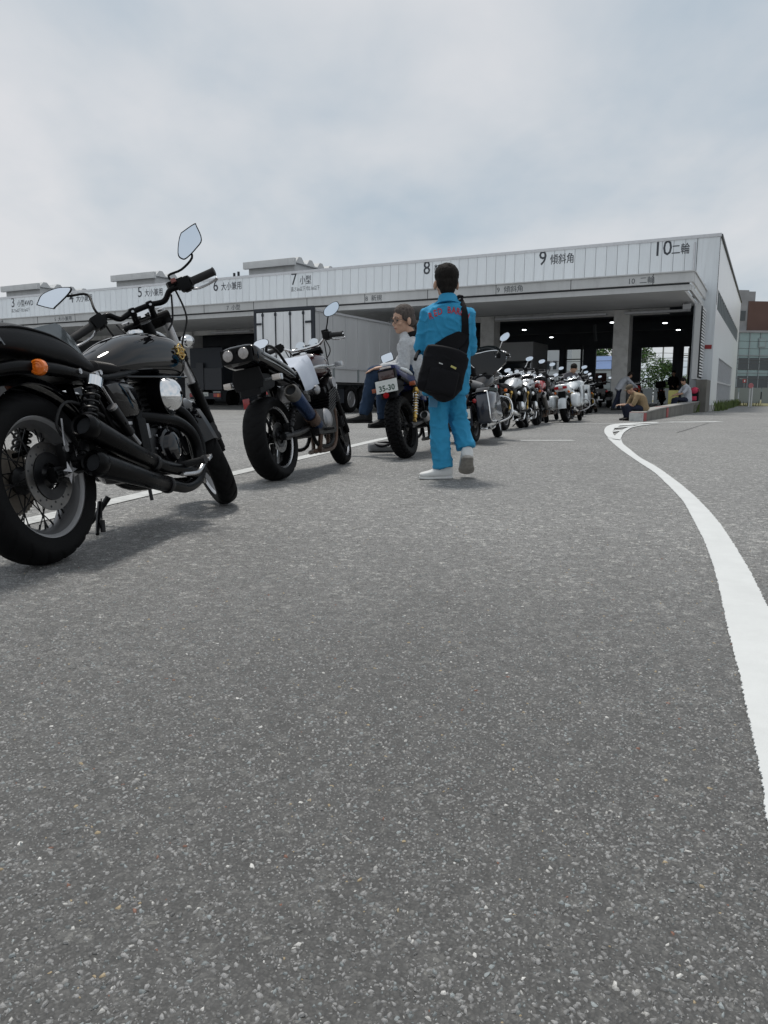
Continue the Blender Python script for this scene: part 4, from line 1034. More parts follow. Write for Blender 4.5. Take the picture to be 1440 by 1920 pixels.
    # foot pegs, pedal, side stand
    for s_ in (-1, 1):
        fp = obj('foot_peg', G().cyl((0.86, s_ * 0.14, 0.275), (0.86, s_ * 0.285, 0.285), 0.017, 12).cyl((0.86, s_ * 0.28, 0.285), (0.86, s_ * 0.298, 0.286), 0.021, 10), 'rubber', r)
        obj('peg_bracket', G().tube([(0.66, s_ * 0.15, 0.31), (0.74, s_ * 0.17, 0.262), (0.86, s_ * 0.16, 0.262)], [0.02, 0.017, 0.014], 10, smooth=4), 'steel', fp)
    obj('brake_pedal', G().tube([(0.80, -0.19, 0.235), (0.95, -0.20, 0.23), (1.04, -0.20, 0.275)], [0.011, 0.010, 0.012], 10, smooth=5).box((1.05, -0.21, 0.29), (0.05, 0.05, 0.018), rot=(0, -0.4, 0), bev=0.005), 'steel', r)
    obj('side_stand', G().tube([(0.66, 0.13, 0.19), (0.62, 0.22, 0.09), (0.58, 0.295, 0.052)], [0.014, 0.012, 0.012], 10, smooth=3).box((0.58, 0.30, 0.05), (0.08, 0.05, 0.012), bev=0.004), 'black_metal', r)
    obj('hanging_tag', G().cyl((0.36, -0.03, 0.20), (0.33, -0.03, 0.105), 0.003, 6).cyl((0.333, -0.03, 0.11), (0.322, -0.03, 0.06), 0.011, 10), 'rubber', r)
    obj('stand_pedal', G().tube([(0.42, 0.02, 0.18), (0.33, -0.01, 0.10), (0.28, -0.03, 0.058)], [0.012, 0.010, 0.008], 8), 'black_metal', r)
    # chain guard side
    obj('chain_guard', G().box((0.25, 0.10, 0.45), (0.45, 0.04, 0.02), rot=(0, -0.1, 0), bev=0.005), 'satin_black', r)
    # steering: fork, triple clamps, bars, gauge, lamp
    fork(r, SM, (1.185, 0, 1.035), (1.55, 0, 0.308), 0.098, 0.50, 'rim_alloy', 'satin_black', r_up=0.023, r_low=0.029)
    tc = G()
    for px, pz, w_ in ((1.165, 1.02, 0.05), (1.265, 0.82, 0.05)):
        tc.box((px, 0, pz), (0.075, 0.25, 0.032), rot=(0, rad(27), 0), bev=0.01)
        for s_ in (-1, 1): tc.cyl((px + 0.016, s_ * 0.098, pz - 0.02), (px + 0.004, s_ * 0.098, pz + 0.022), 0.031, 16)
    st = obj('triple_clamp', tc, 'satin_black', r, matrix=SM)
    rs = G()
    for s_ in (-1, 1):
        rs.tube([(1.155, s_ * 0.048, 1.02), (1.115, s_ * 0.048, 1.085)], 0.016, 12).box((1.108, s_ * 0.048, 1.092), (0.036, 0.034, 0.046), rot=(0, -0.3, 0), bev=0.010)
    obj('riser', rs, 'satin_black', st)
    rb = G()
    for s_ in (-1, 1): rb.cyl((1.088, s_ * 0.048, 1.088), (1.082, s_ * 0.048, 1.090), 0.007, 10).cyl((1.172, s_ * 0.098, 1.062), (1.168, s_ * 0.098, 1.072), 0.02, 12)
    obj('clamp_bolts', rb, 'steel', st, kind='stuff')
    bars = [(1.03, 0.385, 1.062), (1.06, 0.23, 1.098), (1.075, 0.17, 1.115), (1.095, 0.12, 1.082), (1.108, 0.05, 1.094), (1.108, -0.05, 1.094), (1.095, -0.12, 1.082), (1.075, -0.17, 1.115), (1.055, -0.235, 1.11), (0.99, -0.405, 1.100)]
    grip_set(r, SM, bars, 0.0145, 'satin_black')
    obj('brake_reservoir', G().box((1.10, -0.215, 1.145), (0.06, 0.085, 0.035), rot=(0, -0.2, 0), bev=0.006), 'black_plastic', r, matrix=SM)
    obj('kill_switch', G().box((1.04, -0.20, 1.145), (0.02, 0.026, 0.02), bev=0.004), 'tex_red', r, matrix=SM)
    gg = obj('speedometer', G().lathe([(0.03, -0.05), (0.05, -0.03), (0.052, 0.012), (0.046, 0.02)], 24, 'z', Mx=T((1.20, 0.0, 1.085)) @ Matrix.Rotation(rad(-40), 4, 'Y')), 'chrome', r, matrix=SM)
    obj('gauge_face', G().lathe([(0.046, 0.012), (0.046, 0.016), (0, 0.017)], 24, 'z', Mx=T((1.20, 0.0, 1.085)) @ Matrix.Rotation(rad(-40), 4, 'Y')), 'gauge_face', gg)
    hl = obj('headlight', G().lathe([(0.02, -0.10), (0.06, -0.085), (0.085, -0.03), (0.09, 0.02)], 28, 'x', (1.36, 0, 0.94)), 'gloss_black', r, matrix=SM)
    obj('headlight_ring', G().lathe([(0.092, 0.012), (0.096, 0.02), (0.092, 0.034), (0.084, 0.034)], 28, 'x', (1.36, 0, 0.94)), 'chrome', hl)
    obj('lens', G().lathe([(0.086, 0.03), (0.05, 0.045), (0, 0.05)], 28, 'x', (1.36, 0, 0.94)), 'clear_lens', hl)
    for s_ in (-1, 1): indicator(r, Vector(SM @ Vector((1.31, s_ * 0.17, 0.895))), Vector((1, 0, 0)), m_lens='gauge_face', m_body='chrome', stalk=Vector(SM @ Vector((1.27, s_ * 0.10, 0.895))), r=0.034, l=0.08)
    obj('front_fender', fender((1.55, 0, 0.308), 0.333, 0.135, 40, 172, 22, 0.05), 'gloss_black', r, matrix=SM)
    fs = G()
    for s_ in (-1, 1): fs.tube([(1.44, s_ * 0.085, 0.62), (1.47, s_ * 0.085, 0.5), (1.50, s_ * 0.08, 0.40)], 0.008, 8)
    obj('fender_stay', fs, 'satin_black', r, matrix=SM)
    caliper(r, (1.43, -0.085, 0.40), SM); caliper(r, (1.43, 0.085, 0.40), SM)
    cb = G()
    cb.tube([(1.10, -0.20, 1.12), (1.17, -0.20, 0.98), (1.25, -0.12, 0.86), (1.33, -0.12, 0.70), (1.42, -0.13, 0.62), (1.45, -0.12, 0.46)], 0.005, 8, smooth=6)
    cb.tube([(1.09, 0.20, 1.09), (1.16, 0.17, 0.99), (1.16, 0.10, 0.93)], 0.005, 8, smooth=5).tube([(1.10, -0.17, 1.10), (1.17, -0.13, 1.0), (1.14, -0.08, 0.95)], 0.005, 8, smooth=5)
    cb.tube([(1.09, 0.15, 1.06), (1.05, 0.13, 0.99), (1.10, 0.07, 0.97)], 0.004, 8, smooth=5)
    obj('cable', cb, 'rubber', r, matrix=SM)
    # mirrors
    RM = SM.inverted() @ Vector((1.216, -0.265, 1.385)); RB = Vector((1.055, -0.205, 1.13))
    RMn = (SM.inverted().to_3x3() @ Vector((-0.93, -0.20, 0.10)))
    mirror(r, RM, RMn, [(-0.011, 0.060), (0.071, 0.071), (0.078, 0.055), (0.071, -0.018), (0.023, -0.047), (-0.041, -0.069), (-0.067, -0.064), (-0.073, -0.027)], [RB, RB + Vector((0.0, 0.012, 0.05)), RB.lerp(RM + Vector((0.01, 0.02, -0.065)), 0.55) + Vector((0, 0.012, 0)), RM + Vector((0.010, 0.016, -0.075)), RM + Vector((0.012, 0.01, -0.03))], matrix=SM)
    LM = SM.inverted() @ Vector((0.885, 0.335, 1.188)); LB = Vector((1.06, 0.205, 1.125))
    LMn = (SM.inverted().to_3x3() @ Vector((-0.96, -0.05, 0.16)))
    mirror(r, LM, LMn, [(-0.102, 0.011), (-0.091, 0.020), (-0.053, 0.044), (0.027, 0.036), (0.082, 0.013), (0.102, -0.004), (0.068, -0.024), (-0.018, -0.047), (-0.036, -0.046)], [LB, LB + Vector((0.0, 0.008, 0.04)), LM + Vector((0.035, -0.15, -0.035)), LM + Vector((0.012, -0.075, -0.018)), LM + Vector((0.012, -0.03, -0.005))], matrix=SM)
    # clear file of papers lying against the seat
    return r
BIKE1 = bike_one()
# ---------------------------------------------------------------- the other motorcycles
def street_bike(sp):
    """a naked street motorcycle from a specification; returns (root, steering matrix)"""
    T = Matrix.Translation
    r = bike_root(sp.get('name', 'motorcycle'), sp['label'], *sp['at'])
    hi = sp.get('hi', False)
    R, W, rim = sp['rear']; Rf, Wf, rimf = sp['front']; fx = sp['wb']
    ho = sp.get('head', (fx - 0.385, 0, 1.0)); rake = sp.get('rake', 25)
    SM = steer_matrix(ho, rake, sp.get('steer', 8))
    st = sp.get('wheel', 'cast')
    wheel(r, T((0, 0, R)), R, W, rim, st, sp.get('rdisc', (-0.07,)), sp.get('rim_m', 'satin_black'), sp.get('spoke_m', 'black_metal'), tread=sp.get('tread', 'road'), hi=hi, sprocket=True, disc_r=0.115)
    wheel(r, SM @ T((fx, 0, Rf)), Rf, Wf, rimf, st, (-0.07, 0.07), sp.get('rim_m', 'satin_black'), sp.get('spoke_m', 'black_metal'), tread=sp.get('tread', 'road'), hi=hi, disc_r=0.15)
    g = G()
    for s_ in (-1, 1):
        g.tube([(-0.05, s_ * (W / 2 + 0.04), R), (0.25, s_ * (W / 2 + 0.045), R + 0.02), (0.52, s_ * 0.11, R + 0.06)], [0.024, 0.026, 0.03], 10, smooth=3).box((0, s_ * (W / 2 + 0.04), R), (0.09, 0.03, 0.06), bev=0.008)
    obj('swingarm', g, sp.get('swing_m', 'black_metal'), r)
    g = G(); hx = ho[0]
    for s_ in (-1, 1):
        g.tube([(hx, s_ * 0.03, 0.90), (hx - 0.2, s_ * 0.09, 0.80), (0.50, s_ * 0.12, 0.70), (0.20, s_ * 0.10, 0.76), (-0.05, s_ * 0.09, 0.82)], 0.017, 10, smooth=4)
        g.tube([(hx + 0.04, s_ * 0.03, 0.84), (hx + 0.02, s_ * 0.09, 0.45), (hx - 0.1, s_ * 0.12, 0.22), (0.6, s_ * 0.12, 0.22), (0.50, s_ * 0.12, 0.40), (0.46, s_ * 0.12, 0.70)], 0.017, 10, smooth=4)
    g.cyl((hx - 0.03, 0, 1.0), (hx + 0.05, 0, 0.82), 0.034, 12)
    obj('frame', g, sp.get('frame_m', 'satin_black'), r)
    # engine: transverse four with fins, covers and carburettors
    g = G(); ew = sp.get('ew', 0.23)
    g.box((0.72, 0, 0.40), (0.42, ew * 1.7, 0.22), bev=0.05)
    for k in range(8): g.box((0.86 + 0.012 * k, 0, 0.50 + 0.024 * k), (0.22, ew * 1.75, 0.010), rot=(0, -0.35, 0))
    g.box((0.93, 0, 0.60), (0.15, ew * 1.5, 0.24), rot=(0, -0.35, 0), bev=0.02)
    g.box((0.97, 0, 0.715), (0.20, ew * 1.65, 0.07), rot=(0, -0.35, 0), bev=0.02)
    eng = obj('engine', g, sp.get('eng_m', 'black_metal'), r)
    for s_ in (-1, 1):
        obj('engine_cover', G().lathe([(0.001, ew * 0.98), (0.05, ew * 0.97), (0.078, ew * 0.90), (0.09, ew * 0.80)], 22, 'y', (0.72, 0, 0.42), Mx=Matrix.Scale(s_, 4, Vector((0, 1, 0))) if s_ < 0 else None), sp.get('cover_m', 'alloy'), eng)
        obj('cylinder_cover', G().cyl((0.985, s_ * ew * 0.78, 0.73), (0.985, s_ * (ew * 0.78 + 0.03), 0.73), 0.045, 16), sp.get('cover_m', 'alloy'), eng)
    g = G()
    for k in range(4): g.cyl((0.78, (k - 1.5) * 0.075, 0.66), (0.66, (k - 1.5) * 0.075, 0.68), 0.026, 10)
    g.box((0.56, 0, 0.66), (0.18, 0.24, 0.14), bev=0.03)
    for s_ in (-1, 1): g.ell((0.69, s_ * 0.15, 0.67), (0.05, 0.035, 0.045), 12, 8)
    obj('carburettor', g, sp.get('cover_m', 'alloy'), eng)
    # header pipes
    for k in range(4):
        y = (k - 1.5) * 0.085
        obj('header_pipe', G().tube([(1.02, y, 0.60), (1.09, y, 0.54), (1.09, y * 0.95, 0.36), (1.02, y * 0.8, 0.19), (0.80, y * 0.6 - 0.03, 0.16), (0.62, -0.10 + y * 0.15, 0.17)], 0.018, 10, smooth=4), sp.get('pipe_m', 'brown_ti'), r)
    for (e_, f_, r0, r1, m_, mc) in sp['mufflers']:
        muffler(r, e_, f_, r0, r1, m_, mc, 0.09, 0.72)
        f_ = Vector(f_)
        obj('link_pipe', G().tube([f_ + (f_ - Vector(e_)).normalized() * -0.01, f_ + (f_ - Vector(e_)).normalized() * 0.05, (0.62, f_.y * 0.8, 0.22), (0.64, f_.y * 0.65, 0.17)], 0.021, 10, smooth=4), sp.get('pipe_m', 'brown_ti'), r)
    # bodywork
    obj('fuel_tank', G().sections(sp['tank'], 30, 5), sp['tank_m'], r)
    for (pts, th, m_) in sp.get('stripes', ()): obj('tank_stripe', G().tube(pts, th, 8, smooth=4), m_, r)
    obj('filler_cap', G().lathe([(0.001, 0.018), (0.03, 0.016), (0.036, 0.0), (0.036, -0.01)], 18, 'z', (sp['cap'][0], 0, sp['cap'][1])), 'chrome', r)
    obj('seat', G().sections(sp['seat'], 24, 4), 'vinyl', r)
    tail = obj('tail_cowl', G().sections(sp['tail'], 24, 4), sp['tail_m'], r)
    out = [(0.36, 0.72), (0.42, 0.76), (0.60, 0.74), (0.64, 0.62), (0.55, 0.55), (0.44, 0.58)]
    for s_ in (-1, 1): obj('side_cover', G().prism(out, 'y', s_ * 0.10, s_ * 0.15, 0.02), sp.get('side_m', sp['tail_m']), r, smooth=50)
    for s_ in (-1, 1):
        if sp.get('twin_shock', True):
            shock(r, (0.29, s_ * (W / 2 + 0.055), 0.70), (0.06, s_ * (W / 2 + 0.055), R + 0.04), sp.get('shock_m', 'gold_anod'), sp.get('spring_m', 'black_metal'), sp.get('shock_m', 'gold_anod'), 0.026)
    caliper(r, (0.10, -W / 2 - 0.02, R + 0.05), m=sp.get('cal_m', 'black_metal'))
    for s_ in (-1, 1):
        fp = obj('foot_peg', G().cyl((0.66, s_ * 0.15, 0.33), (0.66, s_ * 0.27, 0.335), 0.013, 10), 'rubber', r)
        obj('peg_plate', G().prism([(0.44, 0.40), (0.52, 0.46), (0.66, 0.36), (0.68, 0.31), (0.62, 0.30)], 'y', s_ * 0.15, s_ * 0.165), 'alloy', fp)
    obj('rear_mudguard', G().prism([(-0.20, 0.80), (0.1, 0.80), (0.05, 0.70), (-0.10, 0.66), (-0.22, sp.get('guard_z', 0.55))], 'y', -0.085, 0.085, 0.012), 'black_plastic', r)
    # steering head
    top = (hx + 0.045 * math.cos(rad(rake)) - 0.02, 0, 1.03); ax = (fx, 0, Rf)
    fork(r, SM, top, ax, 0.10, sp.get('split', 0.5), sp.get('fork_up', 'steel'), sp.get('fork_low', 'satin_black'), gaiter=sp.get('gaiter', False), r_low=0.027)
    g = G()
    for q in (0.02, 0.30):
        c = Vector(top).lerp(Vector(ax), q); g.box((c.x - 0.025, 0, c.z), (0.08, 0.26, 0.03), rot=(0, rad(rake), 0), bev=0.008)
    obj('triple_clamp', g, 'satin_black', r, matrix=SM)
    obj('front_fender', fender((fx, 0, Rf), Rf + 0.025, Wf + 0.03, 20, 160, 14, 0.045), sp.get('ff_m', 'satin_black'), r, matrix=SM)
    for s_ in (-1, 1): caliper(r, (fx - 0.11, s_ * 0.085, Rf + 0.09), SM, sp.get('cal_m', 'black_metal'))
    bw, bz = sp.get('bar', (0.38, 1.10)); bx = hx - 0.08
    hb = grip_set(r, SM, [(bx - 0.06, bw, bz - 0.02), (bx, bw * 0.62, bz + 0.01), (bx + 0.04, bw * 0.42, bz - 0.02), (hx - 0.01, 0.10, 1.065), (hx - 0.01, -0.10, 1.065), (bx + 0.04, -bw * 0.42, bz - 0.02), (bx, -bw * 0.62, bz + 0.01), (bx - 0.06, -bw, bz - 0.02)], 0.0125, sp.get('bar_m', 'chrome'))
    for s_ in (-1, 1):
        gg = obj('gauge', G().lathe([(0.025, -0.05), (0.042, -0.03), (0.045, 0.010), (0.040, 0.018)], 20, 'x', Mx=T((hx + 0.05, s_ * 0.062, 1.10)) @ Matrix.Rotation(rad(-140), 4, 'Y')), 'chrome', r, matrix=SM)
        obj('gauge_face', G().lathe([(0.039, 0.012), (0.039, 0.016), (0, 0.017)], 20, 'x', Mx=T((hx + 0.05, s_ * 0.062, 1.10)) @ Matrix.Rotation(rad(-140), 4, 'Y')), 'gauge_face', gg)
    obj('brake_reservoir', G().box((hx - 0.04, -bw * 0.55, bz + 0.05), (0.05, 0.06, 0.04), bev=0.008), 'black_plastic', r, matrix=SM)
    if sp.get('lamp', True):
        hl = obj('headlight', G().lathe([(0.02, -0.10), (0.06, -0.085), (0.085, -0.03), (0.09, 0.03)], 24, 'x', (hx + 0.23, 0, 0.93)), sp.get('lamp_m', 'gloss_black'), r, matrix=SM)
        obj('lens', G().lathe([(0.086, 0.03), (0.05, 0.045), (0, 0.05)], 24, 'x', (hx + 0.23, 0, 0.93)), 'clear_lens', hl)
    g = G()
    for s_ in (-1, 1): g.tube([(hx - 0.05, s_ * bw * 0.5, bz), (hx + 0.10, s_ * 0.18, 1.0), (hx + 0.02, s_ * 0.08, 0.88)], 0.005, 8, smooth=5).tube([(hx - 0.04, s_ * bw * 0.48, bz), (hx + 0.14, s_ * 0.13, 0.96), (hx + 0.22, s_ * 0.10, 0.62)], 0.005, 8, smooth=5)
    obj('cable', g, 'rubber', r, matrix=SM)
    sq = sp.get('ind_sq', False)
    for s_ in (-1, 1):
        c = Vector(sp.get('ind', (-0.14, 0.19, 0.745))); c.y *= s_
        indicator(r, c, (-1, 0, 0), sp.get('ind_m', 'clear_lens'), sp.get('ind_body', 'silver_paint'), (c.x + 0.03, c.y * 0.45, c.z), 0.03, 0.075, sq)
        c = Vector(SM @ Vector((hx + 0.17, s_ * 0.22, 0.88)))
        indicator(r, c, (1, 0, 0), sp.get('ind_m', 'clear_lens'), sp.get('ind_body', 'silver_paint'), Vector(SM @ Vector((hx + 0.13, s_ * 0.10, 0.88))), 0.03, 0.075, sq)
    for s_, key in ((-1, 'mir_r'), (1, 'mir_l')):
        if key in sp:
            c, n, ol = sp[key]; c = Vector(c); base = Vector((bx - 0.0, s_ * bw * 0.55, bz + 0.01))
            low = c + Vector((0.01, -s_ * 0.045, -0.045))
            mirror(r, c, n, ol, [base, base + Vector((0.0, s_ * 0.01, 0.03)), base.lerp(low, 0.6) + Vector((0, 0, 0.0)), low, c + Vector((0.015, 0, -0.01))], matrix=SM, m_shell=sp.get('mir_m', 'black_plastic'))
    obj('side_stand', G().tube([(0.60, 0.13, 0.22), (0.58, 0.22, 0.11), (0.56, 0.29, 0.052)], [0.014, 0.012, 0.011], 8, smooth=3).box((0.56, 0.295, 0.05), (0.07, 0.04, 0.012), bev=0.003), 'black_metal', r)
    return r, SM
OVAL = [(-0.075, 0.0), (-0.06, 0.030), (0.0, 0.042), (0.055, 0.030), (0.07, 0.0), (0.04, -0.032), (-0.02, -0.040), (-0.062, -0.028)]
EGG = [(-0.078, -0.020), (-0.062, 0.018), (0.0, 0.052), (0.055, 0.060), (0.072, 0.035), (0.062, -0.005), (0.01, -0.045), (-0.055, -0.050)]
RECT = [(-0.07, 0.03), (-0.05, 0.045), (0.05, 0.048), (0.068, 0.03), (0.066, -0.035), (0.05, -0.045), (-0.055, -0.045), (-0.07, -0.03)]
T_ = Matrix.Translation

# 2: black and silver naked four with two round tail lamps and a titanium muffler
B2, SM2 = street_bike(dict(
    label='black and silver motorcycle with twin round tail lamps, blue muffler and papers over its tank', at=(-0.80, 5.66, 17, 10), hi=True,
    rear=(0.318, 0.178, 0.226), front=(0.298, 0.12, 0.224), wb=1.42, head=(1.03, 0, 1.0), steer=10, rim_m='rim_lip', swing_m='black_metal',
    mufflers=[((0.06, -0.195, 0.655), (0.575, -0.165, 0.365), 0.059, 0.046, 'blue_ti', 'carbon_cap')],
    tank=[(0.52, 0.80, 0.05, 0.03, 0.03, 0.85), (0.60, 0.83, 0.11, 0.07, 0.07, 0.8), (0.78, 0.87, 0.15, 0.115, 0.10, 0.78), (0.98, 0.89, 0.165, 0.115, 0.12, 0.76), (1.10, 0.89, 0.145, 0.09, 0.10, 0.78), (1.16, 0.88, 0.08, 0.04, 0.06, 0.85)], tank_m='maroon_paint', cap=(0.92, 1.0),
    stripes=[([(0.62, -0.118, 0.83), (0.80, -0.156, 0.865), (0.98, -0.169, 0.875), (1.13, -0.135, 0.87)], 0.012, 'silver_paint')],
    seat=[(0.08, 0.845, 0.09, 0.03, 0.03, 0.7), (0.20, 0.83, 0.125, 0.05, 0.04, 0.7), (0.36, 0.80, 0.13, 0.045, 0.05, 0.7), (0.52, 0.785, 0.12, 0.04, 0.05, 0.7), (0.62, 0.80, 0.08, 0.03, 0.04, 0.7)],
    tail=[(-0.30, 0.935, 0.135, 0.055, 0.045, 0.6), (-0.26, 0.93, 0.15, 0.07, 0.075, 0.6), (-0.12, 0.90, 0.15, 0.055, 0.07, 0.65), (0.12, 0.84, 0.145, 0.04, 0.06, 0.65), (0.30, 0.79, 0.14, 0.02, 0.05, 0.7), (0.40, 0.76, 0.12, 0.01, 0.03, 0.8)], tail_m='gloss_black',
    fork_up='steel', fork_low='satin_black', gaiter=True, split=0.62, bar=(0.37, 1.10), cover_m='alloy', guard_z=0.64, shock_m='black_metal', spring_m='black_metal',
    ind=(-0.14, 0.20, 0.748), ind_sq=True, ind_m='clear_lens',
    mir_r=((0.97, -0.31, 1.315), (-0.95, -0.12, 0.10), EGG), mir_l=((0.93, 0.36, 1.185), (-0.97, 0.0, 0.1), OVAL)))
for s_ in (-1, 1):
    tl = obj('tail_lamp', G().lathe([(0.02, 0.06), (0.044, 0.05), (0.046, 0.0), (0.042, -0.004)], 24, 'x', Mx=T_((-0.326, s_ * 0.062, 0.935))), 'black_plastic', B2)
    obj('lens', G().lathe([(0.042, -0.002), (0.036, -0.010), (0.0, -0.014)], 24, 'x', Mx=T_((-0.326, s_ * 0.062, 0.935))), 'grey_lens', tl)
    obj('cowl_stripe', G().tube([(-0.20, s_ * 0.156, 0.925), (0.0, s_ * 0.158, 0.885), (0.20, s_ * 0.153, 0.835), (0.34, s_ * 0.143, 0.79)], 0.010, 8, smooth=4), 'silver_paint', B2)
    obj('cowl_stripe', G().tube([(-0.20, s_ * 0.153, 0.890), (0.0, s_ * 0.154, 0.852), (0.20, s_ * 0.149, 0.803), (0.34, s_ * 0.138, 0.768)], 0.005, 8, smooth=4), 'silver_paint', B2)
    obj('grab_rail', G().tube([(-0.10, s_ * 0.13, 0.93), (-0.08, s_ * 0.14, 0.985), (0.06, s_ * 0.14, 0.965), (0.22, s_ * 0.135, 0.86)], 0.011, 10, smooth=5), 'satin_black', B2)
obj('tail_panel', G().box((-0.312, 0, 0.93), (0.02, 0.25, 0.105), bev=0.008).cyl((-0.322, 0, 0.955), (-0.33, 0, 0.955), 0.012, 10), 'black_plastic', B2)
obj('plate_hanger', G().prism([(-0.105, 0.84), (0.105, 0.84), (0.125, 0.75), (0.11, 0.69), (-0.11, 0.69), (-0.125, 0.75)], 'x', -0.215, -0.20, 0.003), 'black_plastic', B2)
obj('reflector', G().box((-0.10, 0.10, 0.60), (0.012, 0.055, 0.075), bev=0.004), 'red_lens', B2)
obj('muffler_body_tint', G().lathe([(0.0598, 0.0), (0.0602, 0.004), (0.0555, 0.10), (0.0550, 0.104)], 24, 'z', Mx=T_((0.06, -0.195, 0.655)) @ Vector((0.515, 0.03, -0.29)).to_track_quat('Z', 'Y').to_matrix().to_4x4() @ T_((0, 0, 0.40))), 'brown_ti', B2)

# papers draped across the tank and seat of motorcycle 2
def local_to_world(o, p):
    return (Matrix.Translation(o.location) @ o.rotation_euler.to_matrix().to_4x4()) @ Vector(p)
def draped_sheet(name, label, root, grid, m, cat='paper', thick=0.0015):
    g = G(); n, k = len(grid), len(grid[0])
    vs_ = [local_to_world(root, p) for row in grid for p in row]
    nv = len(vs_)
    vs2 = [v + Vector((0, 0, -thick)) for v in vs_]
    fs = []
    for i in range(n - 1):
        for j in range(k - 1):
            a = i * k + j; fs.append((a, a + 1, a + k + 1, a + k)); fs.append((nv + a, nv + a + k, nv + a + k + 1, nv + a + 1))
    rim_ = [j for j in range(k)] + [i * k + k - 1 for i in range(1, n)] + [(n - 1) * k + j for j in range(k - 2, -1, -1)] + [i * k for i in range(n - 2, 0, -1)]
    for q in range(len(rim_)):
        a, b = rim_[q], rim_[(q + 1) % len(rim_)]; fs.append((a, nv + a, nv + b, b))
    g.add(list(vs_) + vs2, fs)
    return tag(obj(name, g, m, smooth=60), label, cat)
rowsP = []
for i in range(9):                      # along the bike
    x = 0.34 + 0.31 * i / 8; row = []
    zt = 0.842 + 0.115 * (i / 8) ** 1.1
    for j in range(10):                 # across, hanging down on the right
        t = j / 9
        if t < 0.45: y = 0.10 - 0.24 * (t / 0.45); z = zt + 0.006
        else: y = -0.14 - 0.062 * ((t - 0.45) / 0.55) ** 0.6; z = zt + 0.004 - (0.20 + 0.05 * (i / 8)) * ((t - 0.45) / 0.55)
        row.append((x, y + 0.004 * math.sin(i * 1.3), z + 0.004 * math.sin(j * 0.9 + i)))
    rowsP.append(row)
draped_sheet('paper_sheet', 'white inspection papers draped over the tank of the black and silver motorcycle', B2, rowsP, 'paper')
rowsF = []
for (x, zt, zb) in ((0.17, 0.896, 0.868), (0.236, 0.919, 0.858), (0.342, 0.946, 0.825), (0.439, 0.967, 0.800), (0.470, 0.962, 0.795), (0.512, 0.931, 0.790), (0.551, 0.901, 0.790), (0.565, 0.885, 0.795)):
    rowsF.append([(x, 0.06 - 0.03 * (1 - j / 4), zb + (zt - zb) * j / 4) for j in range(5)])
draped_sheet('clear_file', 'dark clear plastic file leaning on the seat of the nearest black motorcycle', BIKE1, rowsF, 'file', 'file', 0.003)

# 3: blue and white off-road styled bike the grey haired person sits on
B3, SM3 = street_bike(dict(
    label='blue and white motorcycle with knobbly rear tyre and plate 35-30 under its square tail lamp', at=(0.24, 7.68, 20, 11), hi=True,
    rear=(0.325, 0.155, 0.222), front=(0.33, 0.10, 0.245), wb=1.45, head=(1.06, 0, 1.0), steer=20, tread='knob', wheel='wire', rim_m='satin_black', rdisc=(),
    mufflers=[((0.30, -0.165, 0.415), (0.62, -0.15, 0.30), 0.05, 0.044, 'black_metal', 'alloy')], pipe_m='black_metal',
    tank=[(0.56, 0.80, 0.05, 0.03, 0.03, 0.85), (0.66, 0.83, 0.12, 0.07, 0.07, 0.8), (0.84, 0.88, 0.16, 0.115, 0.12, 0.78), (1.02, 0.89, 0.15, 0.10, 0.12, 0.76), (1.12, 0.87, 0.08, 0.04, 0.06, 0.85)], tank_m='blue_paint', cap=(0.92, 0.99),
    seat=[(-0.02, 0.90, 0.08, 0.03, 0.03, 0.7), (0.10, 0.885, 0.115, 0.045, 0.05, 0.7), (0.40, 0.85, 0.13, 0.045, 0.06, 0.7), (0.62, 0.84, 0.11, 0.04, 0.05, 0.7), (0.70, 0.85, 0.08, 0.03, 0.04, 0.7)],
    tail=[(-0.13, 0.915, 0.085, 0.035, 0.03, 0.55), (-0.08, 0.90, 0.105, 0.05, 0.06, 0.55), (0.10, 0.87, 0.125, 0.04, 0.09, 0.6), (0.30, 0.82, 0.135, 0.03, 0.09, 0.65), (0.46, 0.76, 0.13, 0.02, 0.06, 0.7)], tail_m='blue_paint',
    side_m='blue_paint', fork_low='gold_anod', bar=(0.39, 1.12), bar_m='satin_black', cover_m='black_metal', ind=(-0.02, 0.205, 0.735), ind_sq=True, ind_m='amber_dull', ind_body='black_plastic', guard_z=0.62,
    mir_l=((0.80, 0.34, 1.17), (-0.97, 0.10, 0.12), RECT), mir_r=((1.0, -0.34, 1.22), (-0.97, -0.1, 0.12), RECT), lamp=True, ff_m='blue_paint', twin_shock=True, shock_m='gold_anod', spring_m='chrome'))
tl = obj('tail_lamp', G().box((-0.155, 0, 0.855), (0.06, 0.185, 0.105), rot=(0, 0.12, 0), bev=0.008), 'black_plastic', B3)
obj('lens', G().box((-0.187, 0, 0.852), (0.014, 0.165, 0.082), rot=(0, 0.12, 0), bev=0.006), 'smoke_lens', tl)
obj('plate_lamp', G().box((-0.17, 0, 0.926), (0.03, 0.11, 0.022), rot=(0, 0.12, 0), bev=0.005), 'clear_lens', B3)
number_plate(B3, (-0.238, 0, 0.742), (-1, 0, 0.12), '35-30')
obj('plate_bracket', G().box((-0.222, 0, 0.735), (0.012, 0.16, 0.14), bev=0.003), 'black_plastic', B3)
obj('reflector', G().lathe([(0.03, 0.0), (0.03, -0.012), (0.0, -0.014)], 16, 'x', (-0.235, 0.02, 0.655)), 'red_lens', B3)
